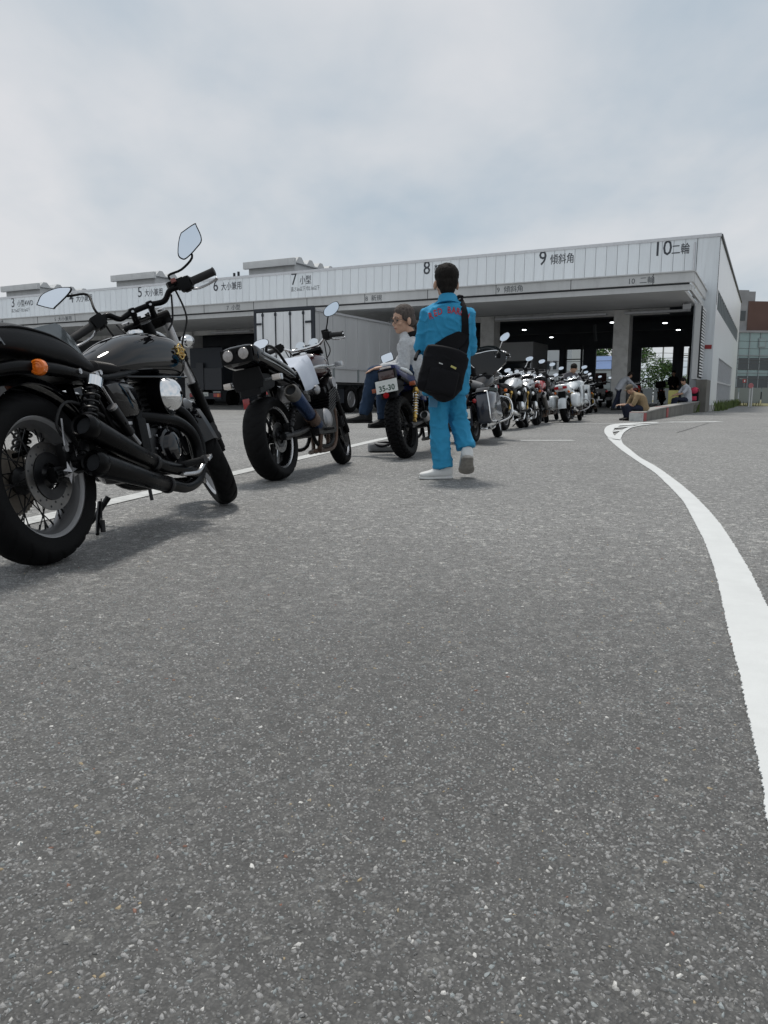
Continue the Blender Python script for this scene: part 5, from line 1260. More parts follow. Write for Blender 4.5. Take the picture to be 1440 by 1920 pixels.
for s_ in (-1, 1):
    obj('white_flash', G().tube([(-0.06, s_ * 0.112, 0.905), (0.08, s_ * 0.130, 0.88), (0.22, s_ * 0.137, 0.845)], [0.012, 0.024, 0.010], 10, smooth=4), 'white_paint', B3)
    obj('side_flash', G().tube([(0.46, s_ * 0.156, 0.68), (0.56, s_ * 0.158, 0.65), (0.60, s_ * 0.158, 0.60)], [0.012, 0.020, 0.010], 10, smooth=4), 'white_paint', B3)

# 4: black touring motorcycle with panniers and a broad handlebar fairing
B4, SM4 = street_bike(dict(
    label='black touring motorcycle with hard panniers, chrome trim, a broad fairing and plate 36-58', at=(1.19, 10.1, 21, 8), hi=False,
    rear=(0.315, 0.165, 0.215), front=(0.315, 0.13, 0.225), wb=1.56, head=(1.16, 0, 1.0), steer=10, rake=27, rim_m='rim_alloy', cover_m='chrome', pipe_m='chrome',
    mufflers=[((-0.22, -0.25, 0.235), (0.48, -0.21, 0.245), 0.052, 0.045, 'chrome', 'chrome'), ((-0.22, 0.25, 0.235), (0.48, 0.21, 0.245), 0.052, 0.045, 'chrome', 'chrome')],
    tank=[(0.60, 0.74, 0.05, 0.03, 0.03, 0.85), (0.70, 0.77, 0.12, 0.07, 0.07, 0.8), (0.88, 0.82, 0.17, 0.115, 0.11, 0.8), (1.06, 0.84, 0.17, 0.10, 0.12, 0.78), (1.18, 0.82, 0.09, 0.05, 0.06, 0.85)], tank_m='gloss_black', cap=(0.95, 0.93),
    seat=[(0.02, 0.74, 0.10, 0.03, 0.04, 0.7), (0.10, 0.74, 0.16, 0.05, 0.06, 0.7), (0.30, 0.72, 0.17, 0.045, 0.06, 0.7), (0.44, 0.69, 0.18, 0.03, 0.05, 0.7), (0.62, 0.69, 0.15, 0.03, 0.05, 0.7), (0.72, 0.72, 0.08, 0.03, 0.04, 0.7)],
    tail=[(-0.34, 0.52, 0.06, 0.04, 0.10, 0.8), (-0.24, 0.60, 0.10, 0.06, 0.14, 0.8), (0.10, 0.66, 0.115, 0.055, 0.08, 0.8), (0.40, 0.66, 0.12, 0.02, 0.05, 0.8)], tail_m='gloss_black', fork_up='chrome', fork_low='chrome',
    bar=(0.42, 1.16), ind=(-0.22, 0.16, 0.55), ind_m='red_lens', ind_body='chrome', lamp_m='gloss_black', ff_m='gloss_black', shock_m='chrome',
    mir_r=((1.02, -0.40, 1.40), (-0.95, -0.2, 0.1), EGG), mir_l=((1.02, 0.40, 1.40), (-0.95, 0.2, 0.1), OVAL), mir_m='chrome', guard_z=0.5))
for s_ in (-1, 1):
    pn = obj('pannier', G().prism([(-0.28, 0.27), (-0.22, 0.235), (0.38, 0.28), (0.46, 0.36), (0.42, 0.60), (0.34, 0.65), (-0.18, 0.66), (-0.25, 0.60)], 'y', s_ * 0.17, s_ * 0.36, 0.025), 'navy_paint', B4, smooth=50)
    obj('pannier_lid', G().prism([(-0.23, 0.66), (0.35, 0.65), (0.30, 0.70), (-0.16, 0.71)], 'y', s_ * 0.17, s_ * 0.355, 0.02), 'gloss_black', pn, smooth=50)
    obj('chrome_rail', G().tube([(-0.245, s_ * 0.34, 0.66), (-0.272, s_ * 0.355, 0.45), (-0.262, s_ * 0.355, 0.29), (-0.1, s_ * 0.375, 0.265), (0.3, s_ * 0.375, 0.28)], 0.008, 8, smooth=4), 'chrome', pn)
    obj('engine_guard', G().tube([(1.10, s_ * 0.08, 0.62), (1.10, s_ * 0.34, 0.55), (1.08, s_ * 0.34, 0.30), (1.02, s_ * 0.10, 0.22)], 0.016, 10, smooth=5), 'chrome', B4)
tl = obj('tail_lamp', G().box((-0.325, 0, 0.52), (0.05, 0.13, 0.075), bev=0.015), 'chrome', B4)
obj('lens', G().box((-0.355, 0, 0.52), (0.03, 0.115, 0.06), bev=0.014), 'red_lens', tl)
number_plate(B4, (-0.362, 0, 0.395), (-1, 0, 0.12), '36-58')
obj('plate_frame', G().box((-0.346, 0, 0.36), (0.012, 0.26, 0.26), bev=0.004), 'navy_paint', B4)
# batwing fairing with chrome rim, windscreen and gauges
fr_, n_ = [], 22
def wing(x, s_, dz=0):
    ring = []
    for k in range(n_ + 1):
        t = -1 + 2 * k / n_
        ring.append((x - 0.22 * abs(t) ** 2.2 * s_, 0.38 * s_ * t, 1.27 * 1 + dz - 0.10 * abs(t) ** 3))
    bot = []
    for k in range(n_ + 1):
        t = 1 - 2 * k / n_
        bot.append((x - 0.20 * abs(t) ** 2.2 * s_, 0.34 * s_ * t, 0.90 + 0.14 * abs(t) ** 1.4 - 0.0 * dz))
    return ring + bot
fair = obj('fairing', G().loft([wing(1.40, 0.86), wing(1.36, 1.0), wing(1.20, 1.0), wing(1.18, 0.97)], True, True), 'gloss_black', B4, matrix=SM4)
tp = [(p[0], p[1], p[2]) for p in wing(1.19, 1.0)[:n_ + 1]]
obj('fairing_trim', G().tube([(p[0], p[1], p[2] + 0.008) for p in tp], 0.012, 8), 'chrome', fair)
obj('windscreen', G().loft([[(p[0] + 0.06, p[1] * 0.86, p[2]) for p in tp] + [(p[0] + 0.064, p[1] * 0.86, p[2]) for p in reversed(tp)], [(p[0] - 0.02, p[1] * 0.78, p[2] + 0.09) for p in tp] + [(p[0] - 0.016, p[1] * 0.78, p[2] + 0.09) for p in reversed(tp)]]), 'glass_far', fair)
for (y, z, q) in ((0.10, 1.12, 0.05), (-0.10, 1.12, 0.05), (0.24, 1.10, 0.035), (-0.24, 1.10, 0.035), (0.10, 1.0, 0.03), (-0.10, 1.0, 0.03)):
    obj('fairing_gauge', G().lathe([(q, 0.0), (q, -0.014), (q * 0.86, -0.016), (q * 0.84, -0.008), (0, -0.008)], 18, 'x', (1.178 - 0.22 * (abs(y) / 0.44) ** 2.2, y, z)), 'chrome', fair)
# rolled grey rain suit strapped on the pillion seat
def small_things(name, g, m, label, cat, root=None, group=None, smooth=40):
    if root is not None:
        Mw = Matrix.Translation(root.location) @ root.rotation_euler.to_matrix().to_4x4()
        g.v = [tuple(Mw @ Vector(p)) for p in g.v]
    return tag(obj(name, g, m, smooth=smooth), label, cat, group)
rr = G()
rr.tube([(-0.02, -0.24, 0.725), (0.02, -0.12, 0.765), (0.06, 0.0, 0.79), (0.08, 0.12, 0.80), (0.10, 0.24, 0.79)], [0.045, 0.062, 0.066, 0.062, 0.045], 14, smooth=5)
M['rain_grey'] = mat('rain_suit_grey', (0.16, 0.165, 0.17), 0.7, var=0.2, vscale=12, bump=0.004, bscale=30)
small_things('rolled_jacket', rr, 'rain_grey', 'rolled grey jacket strapped across the seat of the black touring motorcycle', 'jacket', B4)

# 5: two small silver roadsters, a red sports bike, white tourers
def quick(label, at, tank_m, tail_m, muf, plate=None, **kw):
    d = dict(label=label, at=at, rear=(0.31, 0.15, 0.215), front=(0.30, 0.11, 0.22), wb=1.40, head=(1.02, 0, 1.0), steer=14, mufflers=muf,
        tank=[(0.52, 0.78, 0.05, 0.03, 0.03, 0.85), (0.62, 0.81, 0.12, 0.07, 0.07, 0.8), (0.80, 0.86, 0.15, 0.115, 0.10, 0.8), (0.98, 0.87, 0.155, 0.11, 0.12, 0.78), (1.12, 0.86, 0.08, 0.05, 0.06, 0.85)], tank_m=tank_m, cap=(0.9, 0.975),
        seat=[(-0.02, 0.83, 0.08, 0.02, 0.03, 0.7), (0.10, 0.82, 0.12, 0.045, 0.04, 0.7), (0.36, 0.79, 0.13, 0.04, 0.05, 0.7), (0.56, 0.78, 0.11, 0.04, 0.05, 0.7), (0.62, 0.80, 0.08, 0.03, 0.04, 0.7)],
        tail=[(-0.22, 0.83, 0.07, 0.03, 0.03, 0.7), (-0.16, 0.82, 0.10, 0.045, 0.05, 0.7), (0.10, 0.79, 0.12, 0.03, 0.06, 0.7), (0.40, 0.74, 0.11, 0.01, 0.04, 0.8)], tail_m=tail_m,
        ind=(-0.12, 0.16, 0.72), ind_m='amber', ind_body='chrome', guard_z=0.50, mir_r=((0.92, -0.36, 1.27), (-0.95, -0.12, 0.1), OVAL), mir_l=((0.92, 0.36, 1.25), (-0.95, 0.1, 0.1), OVAL))
    d.update(kw)
    b, sm = street_bike(d)
    tl_ = obj('tail_lamp', G().box((-0.215, 0, 0.80), (0.05, 0.13, 0.06), bev=0.014), 'red_lens', b)
    if plate is not None:
        number_plate(b, (-0.248, 0, 0.66), (-1, 0, 0.2), plate)
    return b, sm
CH = lambda y=-0.2, z=0.30: [((-0.08, y, z + 0.03), (0.5, y * 0.85, z - 0.04), 0.048, 0.042, 'chrome', 'chrome')]
B5, SM5 = quick('small silver roadster with chrome bars and round chrome gauges behind the black touring motorcycle', (2.22, 13.9, 27, 8), 'silver_paint', 'black_plastic', CH(), bar=(0.40, 1.08), cover_m='chrome', rim_m='rim_alloy', pipe_m='chrome', fork_low='alloy', mir_m='chrome')
B5b, _ = quick('pale blue and silver roadster squeezed between the small silver roadster and the red sports motorcycle', (2.74, 14.95, 22, 7), 'silver_paint', 'black_plastic', CH(), rim_m='rim_alloy', cover_m='chrome', pipe_m='chrome', fork_low='alloy', stripes=[([(0.62, -0.125, 0.84), (0.80, -0.16, 0.87), (1.0, -0.165, 0.88)], 0.02, 'navy_paint')])
B6, SM6 = quick('red and black sports motorcycle with a wide rear tyre and grey upswept muffler', (3.36, 16.5, 20, 8), 'red_bike', 'red_bike', [((0.0, -0.20, 0.66), (0.56, -0.17, 0.34), 0.055, 0.046, 'carbon_cap', 'steel')], plate='',
    rear=(0.318, 0.185, 0.22), twin_shock=False, ind_body='black_plastic', bar=(0.34, 1.02), side_m='red_bike', tail=[(-0.26, 0.90, 0.13, 0.03, 0.03, 0.6), (-0.20, 0.88, 0.18, 0.05, 0.06, 0.6), (0.06, 0.84, 0.18, 0.04, 0.08, 0.65), (0.40, 0.76, 0.12, 0.02, 0.06, 0.7)], seat=[(-0.02, 0.89, 0.08, 0.02, 0.03, 0.7), (0.10, 0.87, 0.12, 0.045, 0.04, 0.7), (0.36, 0.81, 0.13, 0.04, 0.05, 0.7), (0.56, 0.79, 0.11, 0.04, 0.05, 0.7), (0.62, 0.80, 0.08, 0.03, 0.04, 0.7)])
obj('upper_fairing', G().sections([(0.98, 0.98, 0.20, 0.08, 0.14, 0.8), (1.14, 0.96, 0.24, 0.12, 0.20, 0.8), (1.32, 0.90, 0.20, 0.12, 0.18, 0.8), (1.44, 0.84, 0.10, 0.06, 0.08, 0.8)], 22, 4), 'gloss_black', B6)
def tourer(label, at, **kw):
    b, sm = quick(label, at, 'white_paint', 'white_paint', CH(), tail=[(-0.24, 0.84, 0.10, 0.05, 0.06, 0.6), (-0.18, 0.83, 0.16, 0.08, 0.10, 0.6), (0.06, 0.80, 0.17, 0.06, 0.12, 0.6), (0.40, 0.74, 0.14, 0.02, 0.08, 0.7)], ind_body='white_paint', side_m='white_paint', rim_m='rim_alloy', ff_m='white_paint', fork_low='alloy', mir_m='white_paint', lamp=False, guard_z=0.40, **kw)
    obj('tail_guard', fender((0, 0, 0.31), 0.335, 0.20, 60, 176, 14, 0.05), 'white_paint', b)
    for s_ in (-1, 1):
        obj('pannier', G().sections([(-0.20, 0.52, 0.04, 0.08, 0.10, 0.7), (-0.14, 0.52, 0.085, 0.15, 0.16, 0.6), (0.10, 0.52, 0.095, 0.16, 0.18, 0.6), (0.26, 0.54, 0.08, 0.14, 0.14, 0.65), (0.34, 0.55, 0.03, 0.06, 0.06, 0.8)], 20, 4, Mx=Matrix.Translation((0, s_ * 0.27, 0))), 'white_paint', b)
        obj('lower_fairing', G().prism([(0.86, 0.86), (1.12, 0.92), (1.22, 0.70), (1.12, 0.45), (0.84, 0.36), (0.72, 0.42), (0.90, 0.62)], 'y', s_ * 0.20, s_ * 0.25, 0.02), 'white_paint', b, smooth=50)
        obj('pannier_lamp', G().box((-0.23, s_ * 0.10, 0.83), (0.05, 0.10, 0.07), bev=0.014), 'red_lens', b)
        obj('crash_bar', G().tube([(0.95, s_ * 0.12, 0.55), (1.0, s_ * 0.36, 0.48), (0.98, s_ * 0.36, 0.30), (0.9, s_ * 0.14, 0.24)], 0.015, 8, smooth=4), 'steel', b)
    obj('upper_fairing', G().sections([(0.98, 0.93, 0.22, 0.07, 0.12, 0.75), (1.14, 0.93, 0.26, 0.09, 0.20, 0.75), (1.32, 0.88, 0.22, 0.10, 0.18, 0.8), (1.46, 0.82, 0.12, 0.06, 0.10, 0.8)], 22, 4), 'white_paint', b)
    obj('windscreen', G().sections([(1.04, 1.0, 0.14, 0.06, 0.02, 0.9), (1.12, 1.0, 0.16, 0.05, 0.02, 0.9), (1.22, 0.98, 0.15, 0.03, 0.02, 0.9)], 18, 3), 'glass_far', b)
    return b, sm
B8, _ = tourer('white touring motorcycle with rounded panniers and red pannier lamps ahead of the red sports motorcycle', (4.42, 18.2, 27, 8))
B9, _ = tourer('white touring motorcycle waiting nearest the lane 10 pillar, front wheel turned', (6.55, 25.3, 25, 8), steer=30)
B7, _ = quick('dark naked motorcycle between the two white touring motorcycles', (5.55, 22.2, 26, 8), 'gloss_black', 'gloss_black', CH(), rim_m='rim_alloy')
B15, _ = quick('dark motorcycle just beyond the second white touring motorcycle, nearest the hall', (7.55, 27.6, 24, 8), 'gloss_black', 'satin_black', CH())
B16, _ = quick('black motorcycle half hidden between the red sports motorcycle and the first white touring motorcycle', (3.98, 18.9, 27, 7), 'gloss_black', 'satin_black', CH(), rim_m='rim_alloy')
B12, _ = quick('red motorcycle before the wide pillar, with a person leaning over it', (10.35, 31.0, 24, 4), 'red_bike', 'red_bike', CH(), lamp=True)
B13, _ = quick('dark motorcycle with a large black top box parked inside the hall', (15.1, 41.0, 20, 6), 'gloss_black', 'satin_black', CH())
tb = obj('top_box', G().box((-0.10, 0, 1.12), (0.42, 0.52, 0.36), bev=0.07), 'black_plastic', B13)
obj('box_rack', G().box((-0.05, 0, 0.91), (0.36, 0.24, 0.03), bev=0.008), 'steel_dark', tb)
B14, _ = quick('dark motorcycle parked further right inside the hall near the back opening', (17.2, 41.5, 50, 6), 'gloss_black', 'satin_black', CH())
for b in (B13, B14): b.location.z = 0.12
B12.location.z = 0.085

# black three wheeled motorcycle seen from behind, inside the hall
TR = thing('motor_trike', 'black three wheeled motorcycle with two fat rear tyres seen from behind in lane 9', 'motor trike', (9.42, 33.3, 0.115), (0, 0, rad(90 - 20)), None)
for s_ in (-1, 1):
    wheel(TR, T_((0, s_ * 0.50, 0.33)), 0.33, 0.24, 0.20, 'cast', (), 'rim_alloy', hi=False)
    obj('wheel_arch', fender((0, 0, 0.33), 0.40, 0.30, 0, 180, 14, 0.05), 'gloss_black', TR, matrix=T_((0, s_ * 0.50, 0)))
    indicator(TR, (-0.42, s_ * 0.40, 0.72), (-1, 0, 0), 'red_lens', 'chrome', (-0.36, s_ * 0.38, 0.72), 0.05, 0.08)
wheel(TR, T_((1.75, 0, 0.33)), 0.33, 0.13, 0.22, 'cast', (), 'rim_alloy', hi=False)
obj('rear_body', G().box((0.02, 0, 0.60), (0.78, 0.72, 0.46), bev=0.09), 'gloss_black', TR)
obj('bumper', G().box((-0.43, 0, 0.34), (0.06, 0.5, 0.05), bev=0.02), 'steel', TR)
obj('seat', G().sections([(-0.15, 1.05, 0.12, 0.22, 0.1, 0.7), (0.0, 1.0, 0.2, 0.16, 0.12, 0.7), (0.3, 0.85, 0.2, 0.06, 0.1, 0.7), (0.6, 0.80, 0.16, 0.05, 0.08, 0.7)], 18, 3), 'vinyl', TR)
obj('engine', G().box((0.85, 0, 0.45), (0.6, 0.5, 0.45), bev=0.08), 'black_metal', TR)
obj('fuel_tank', G().sections([(0.6, 0.82, 0.1, 0.06, 0.06, 0.8), (0.85, 0.88, 0.18, 0.12, 0.12, 0.8), (1.15, 0.88, 0.14, 0.09, 0.1, 0.8)], 20, 4), 'gloss_black', TR)
fork(TR, Matrix.Identity(4), (1.3, 0, 1.05), (1.75, 0, 0.33), 0.11, 0.5)
obj('windscreen', G().box((1.36, 0, 1.28), (0.02, 0.5, 0.55), rot=(0, -0.3, 0), bev=0.005), 'smoke_lens', TR)
grip_set(TR, Matrix.Identity(4), [(1.1, 0.42, 1.12), (1.2, 0.2, 1.14), (1.26, 0, 1.12), (1.2, -0.2, 1.14), (1.1, -0.42, 1.12)], 0.013, 'chrome')
number_plate(TR, (-0.465, 0, 0.42), (-1, 0, 0.1), '')
obj('head_lamp', G().lathe([(0.03, -0.1), (0.1, -0.02), (0.1, 0.03), (0, 0.05)], 18, 'x', (1.5, 0, 0.95)), 'chrome', TR)
for s_ in (-1, 1): mirror(TR, (1.15, s_ * 0.42, 1.32), (-1, 0, 0.1), RECT, [(1.2, s_ * 0.25, 1.14), (1.18, s_ * 0.36, 1.25), (1.16, s_ * 0.42, 1.30)])
# ---------------------------------------------------------------- trucks
M['door_white'] = mat('truck_door_white', (0.84, 0.86, 0.88), 0.4, 0, var=0.04, vscale=2, dirt=0.2, dirt_col=(0.28, 0.28, 0.28), stretch=(2, 2, 0.4))
M['van_grey'] = mat('truck_side_grey', (0.50, 0.51, 0.52), 0.4, 0.1, var=0.08, vscale=1.2, stretch=(1, 1, 0.3))
M['dark_rail'] = mat('truck_rail_dark', (0.03, 0.035, 0.045), 0.5, 0.2)
M['leaf_d'] = mat('leaf_dark', (0.035, 0.085, 0.02), 0.6, 0, var=0.35, vscale=3)
M['leaf_m'] = mat('leaf_mid', (0.06, 0.13, 0.028), 0.6, 0, var=0.35, vscale=3)
M['leaf_l'] = mat('leaf_light', (0.10, 0.17, 0.04), 0.6, 0, var=0.3, vscale=3)
M['bark'] = mat('bark', (0.07, 0.055, 0.04), 0.9, 0, var=0.3, bump=0.01, bscale=20)
M['grass'] = mat('grass_blade', (0.10, 0.14, 0.04), 0.7, 0, var=0.4, vscale=2)
M['dry_grass'] = mat('dry_grass_bank', (0.17, 0.16, 0.075), 0.9, 0, var=0.35, vscale=1.5, bump=0.03, bscale=12)

TK = thing('box_truck', 'long box truck with white rear doors and grey panelled side standing before lane 8', 'truck', (-2.36, 26.0, 0), (0, 0, rad(-27)))
# local: x right, y along the truck away from the viewer; rear right corner at the origin
obj('cargo_box', G().box((-1.24, 4.9, 2.33), (2.44, 9.7, 2.42), bev=0.01), 'van_grey', TK, smooth=0)
fr0 = G().box((-1.24, 0.0, 3.58), (2.5, 0.10, 0.12), bev=0.01).box((-1.24, 0.0, 1.06), (2.5, 0.10, 0.14), bev=0.01)
for x in (-0.05, -2.43): fr0.box((x, 0.0, 2.32), (0.12, 0.10, 2.4), bev=0.01)
obj('rear_frame', fr0, 'dark_rail', TK, smooth=0)
for k, x in enumerate((-0.665, -1.815)):
    d = obj('rear_door', G().box((x, -0.015, 2.32), (1.14, 0.06, 2.36), bev=0.01), 'door_white', TK, smooth=0)
    sgn = 1 if k == 0 else -1
    for q in (-0.28, 0.26):
        obj('lock_bar', G().cyl((x + q, -0.065, 1.16), (x + q, -0.065, 3.5), 0.022, 8).box((x + q, -0.06, 3.42), (0.08, 0.05, 0.09)).box((x + q, -0.06, 1.26), (0.08, 0.05, 0.09)), 'dark_rail', d)
    for z in (1.5, 2.3, 3.12): obj('door_hinge', G().box((x + sgn * 0.46, -0.06, z), (0.24, 0.05, 0.07), bev=0.01), 'dark_rail', d)
obj('side_top_rail', G().box((0.0, 4.9, 3.52), (0.06, 9.72, 0.07)), 'cap', TK, smooth=0)
obj('side_mid_rail', G().box((0.0, 4.9, 1.62), (0.05, 9.72, 0.06)), 'cap', TK, smooth=0)
rbm = finish(G().box((0, 0, 0), (0.03, 0.035, 1.86)).mesh('side_rib'), 'van_grey', 0)
rbl = finish(G().box((0, 0, 0), (0.04, 0.08, 0.46)).mesh('side_latch'), 'mullion', 0)
for k in range(11):
    obj('side_rib', rbm, None, TK, matrix=T_((-0.01, 0.35 + 0.9 * k, 2.56)))
    if k % 2: obj('side_latch', rbl, None, TK, matrix=T_((0.005, 0.35 + 0.9 * k, 1.38)))
obj('chassis', G().box((-1.24, 5.6, 0.86), (0.9, 11.0, 0.26)).box((-1.24, 0.1, 0.62), (2.3, 0.1, 0.12)), 'steel_dark', TK, smooth=0)
twm = finish(G().lathe([(0.16, -0.12), (0.30, -0.11), (0.34, -0.14), (0.46, -0.13), (0.5, -0.08), (0.5, 0.08), (0.46, 0.13), (0.34, 0.14), (0.30, 0.08), (0.16, 0.06)], 28, 'x').mesh('truck_wheel'), 'tyre', 40)
trm = finish(G().lathe([(0.31, 0.10), (0.27, 0.12), (0.24, 0.06), (0.12, 0.06), (0.10, 0.12), (0.0, 0.12)], 24, 'x').mesh('wheel_rim'), 'alloy', 40)
for y in (2.6, 3.75, 9.3):
    for x, s_ in ((-0.16, 1), (-2.32, -1)):
        w = obj('truck_wheel', twm, None, TK, matrix=T_((x, y, 0.5)) @ Matrix.Rotation(0 if s_ > 0 else math.pi, 4, 'Z'))
        obj('wheel_rim', trm, None, w)
obj('mud_flap', G().box((-0.22, 1.9, 0.62), (0.5, 0.02, 0.5)).box((-2.26, 1.9, 0.62), (0.5, 0.02, 0.5)), 'dark_rail', TK, smooth=0, kind='stuff')
obj('side_guard', G().box((-0.1, 6.4, 0.85), (0.04, 3.8, 0.12)).box((-0.1, 6.4, 0.55), (0.04, 3.8, 0.12)), 'alloy', TK, smooth=0, kind='stuff')
obj('side_marker', G().box((0.0, 1.35, 0.85), (0.03, 0.16, 0.42)), 'door_white', TK, smooth=0)
obj('cab', G().box((-1.24, 11.2, 1.75), (2.4, 2.0, 2.2), bev=0.12), 'door_white', TK)
obj('cab_window', G().box((-0.03, 11.3, 2.2), (0.03, 1.1, 0.75), bev=0.01), 'glass_far', TK)
obj('door_lamp', G().box((-0.5, -0.06, 0.75), (0.4, 0.05, 0.14)).box((-2.0, -0.06, 0.75), (0.4, 0.05, 0.14)), 'red_lens', TK, smooth=0, kind='stuff')

T2 = thing('flatbed_truck', 'dark truck rear with number plate and striped tail lamps deep in the shaded lane 6', 'truck', (-9.95, 42.0, 0.0), (0, 0, rad(-27)))
obj('cargo_box', G().box((0, 3.2, 2.1), (2.3, 6.0, 2.3), bev=0.02), 'dark_rail', T2, smooth=0)
obj('rear_gate', G().box((0, 0.12, 1.55), (2.28, 0.08, 1.2), bev=0.02).box((-0.35, 0.06, 1.7), (0.5, 0.04, 1.5), bev=0.01), 'steel_dark', T2, smooth=0)
obj('bumper', G().box((0, 0.1, 0.62), (2.2, 0.12, 0.34), bev=0.02), 'dark_rail', T2, smooth=0)
for x in (-0.85, 0.85):
    tl = obj('tail_lamp', G().box((x, 0.02, 0.66), (0.5, 0.05, 0.20), bev=0.01), 'red_lens', T2, smooth=0)
    obj('amber_stripe', G().box((x + 0.1, -0.01, 0.66), (0.16, 0.02, 0.19)), 'amber', tl, smooth=0)
    obj('white_strip', G().box((x, 0.0, 0.84), (0.5, 0.04, 0.06)), 'paint_worn', tl, smooth=0)
number_plate(T2, (0.0, 0.02, 0.72), (0, -1, 0), '22-02', w=0.44, h=0.22)
for x in (-0.9, 0.9): obj('truck_wheel', twm, None, T2, matrix=T_((x, 1.3, 0.5)))
obj('grab_handle', G().box((-0.95, 0.0, 1.9), (0.2, 0.06, 0.07)), 'paint_worn', T2, smooth=0)

# ---------------------------------------------------------------- beyond the hall
FB = thing('office_building', 'office block with green tinted glass front and brown clad upper storey at the far right', 'building', (60.3, 128.0, 0), (0, 0, rad(6)))
obj('glass_wall', G().box((24, 6.0, 6.2), (50, 11.6, 12.4 - 2.6), bev=0), 'curtain', FB, smooth=0)
obj('ground_floor', G().box((24, 6.4, 0.8), (49, 11, 1.75)), 'black_void', FB, smooth=0)
obj('brown_storey', G().box((24.4, 7.0, 13.9), (46, 10.6, 5.0)), 'brown_clad', FB, smooth=0)
obj('stair_tower', G().box((0.2, 7.0, 9.4), (2.4, 10.4, 17.6)), 'conc_far', FB, smooth=0)
obj('tower_window', G().box((0.5, 1.76, 14.0), (1.0, 0.1, 1.6)), 'glass_far', FB, smooth=0)
obj('tower_cap', G().box((0.7, 7.0, 17.2), (3.9, 10.2, 1.6)), 'conc_far', FB, smooth=0)
obj('ledge', G().box((24, 0.1, 11.25), (50, 0.5, 0.35)), 'conc_far', FB, smooth=0)
wmm = finish(G().box((0, 0, 0), (1.72, 0.12, 2.0)).mesh('window'), 'glass_far', 0)
mlm = finish(G().box((0, 0, 0), (0.12, 0.2, 9.6)).mesh('mullion'), 'mullion', 0)
for k in range(14):
    x = 0.2 + 1.9 * k
    obj('mullion', mlm, None, FB, matrix=T_((x - 0.95, 0.16, 6.25)))
    for z in (2.95, 5.95): obj('window', wmm, None, FB, matrix=T_((x, 0.16, z)))
for z in (1.62, 4.45, 7.35): obj('transom', G().box((24, 0.14, z), (50, 0.16, 0.12)), 'mullion', FB, smooth=0)
obj('window_frame', G().box((3.3, 0.1, 9.4), (1.25, 0.22, 1.5)), 'mullion', FB, smooth=0)
obj('open_window', G().box((3.3, 0.0, 9.4), (0.95, 0.1, 1.2)), 'curtain', FB, smooth=0)
for x, w_ in ((0.6, 1.6), (3.2, 1.2)): obj('door_panel', G().box((x, 0.7, 0.8), (w_, 0.3, 1.4)), 'pale_wall', FB, smooth=0)
sheet('grass_bank', [(20.5, 46.0), (60, 40.5), (90, 60), (90, 110), (34, 108)], 0.012, 'dry_grass')
def grass(name, label, spots, h, seed, m='grass', cat='weeds'):
    rnd = random.Random(seed); g = G()
    for (x, y, r, n) in spots:
        for _ in range(n):
            a = rnd.uniform(0, 2 * math.pi); q = r * rnd.random() ** 0.6
            px, py = x + q * math.cos(a), y + q * math.sin(a); hh = h * rnd.uniform(0.35, 1.15)
            t = rnd.uniform(0, 2 * math.pi); w_ = hh * rnd.uniform(0.04, 0.09); lx, ly = rnd.uniform(-.4, .4) * hh, rnd.uniform(-.4, .4) * hh
            cx, cy = math.cos(t) * w_, math.sin(t) * w_
            g.add([(px - cx, py - cy, 0), (px + cx, py + cy, 0), (px + lx * .5 + cx * .7, py + ly * .5 + cy * .7, hh * .6), (px + lx, py + ly, hh), (px + lx * .5 - cx * .7, py + ly * .5 - cy * .7, hh * .6)], [(0, 1, 2, 4), (4, 2, 3)])
    o = obj(name, g, m, smooth=0); return tag(o, label, cat, kind='stuff')
Ahat, Bhat = Vector((math.sin(rad(27)), math.cos(rad(27)), 0)), Vector((-math.cos(rad(27)), math.sin(rad(27)), 0))
HC = Vector((13.518, 31.30, 0))
def hp(b, a, z=0): v = HC + Bhat * b + Ahat * a; return (v.x, v.y, z)
sp = []
rnd = random.Random(3)
for k in range(26):
    p_ = hp(-0.22 - rnd.random() * 0.12, 0.4 + k * 0.9); sp.append((p_[0], p_[1], 0.22, 26))
grass('wall_weeds', 'green and yellow weeds along the foot of the hall side wall', sp, 0.42, 5)
sp = []
for k in range(8):
    p_ = hp(0.46 - rnd.random() * 0.1, -3.6 + k * 0.28); sp.append((p_[0], p_[1], 0.14, 22))
grass('wall_weeds', 'weeds growing beside the stained concrete block and low wall', sp, 0.36, 6)
sp = [(22 + 1.4 * k + rnd.random(), 45.3 - 0.19 * k + rnd.random() * 1.5, 0.9, 60) for k in range(26)]
grass('verge_grass', 'dry grass along the verge before the office block', sp, 0.32, 8, 'dry_grass')

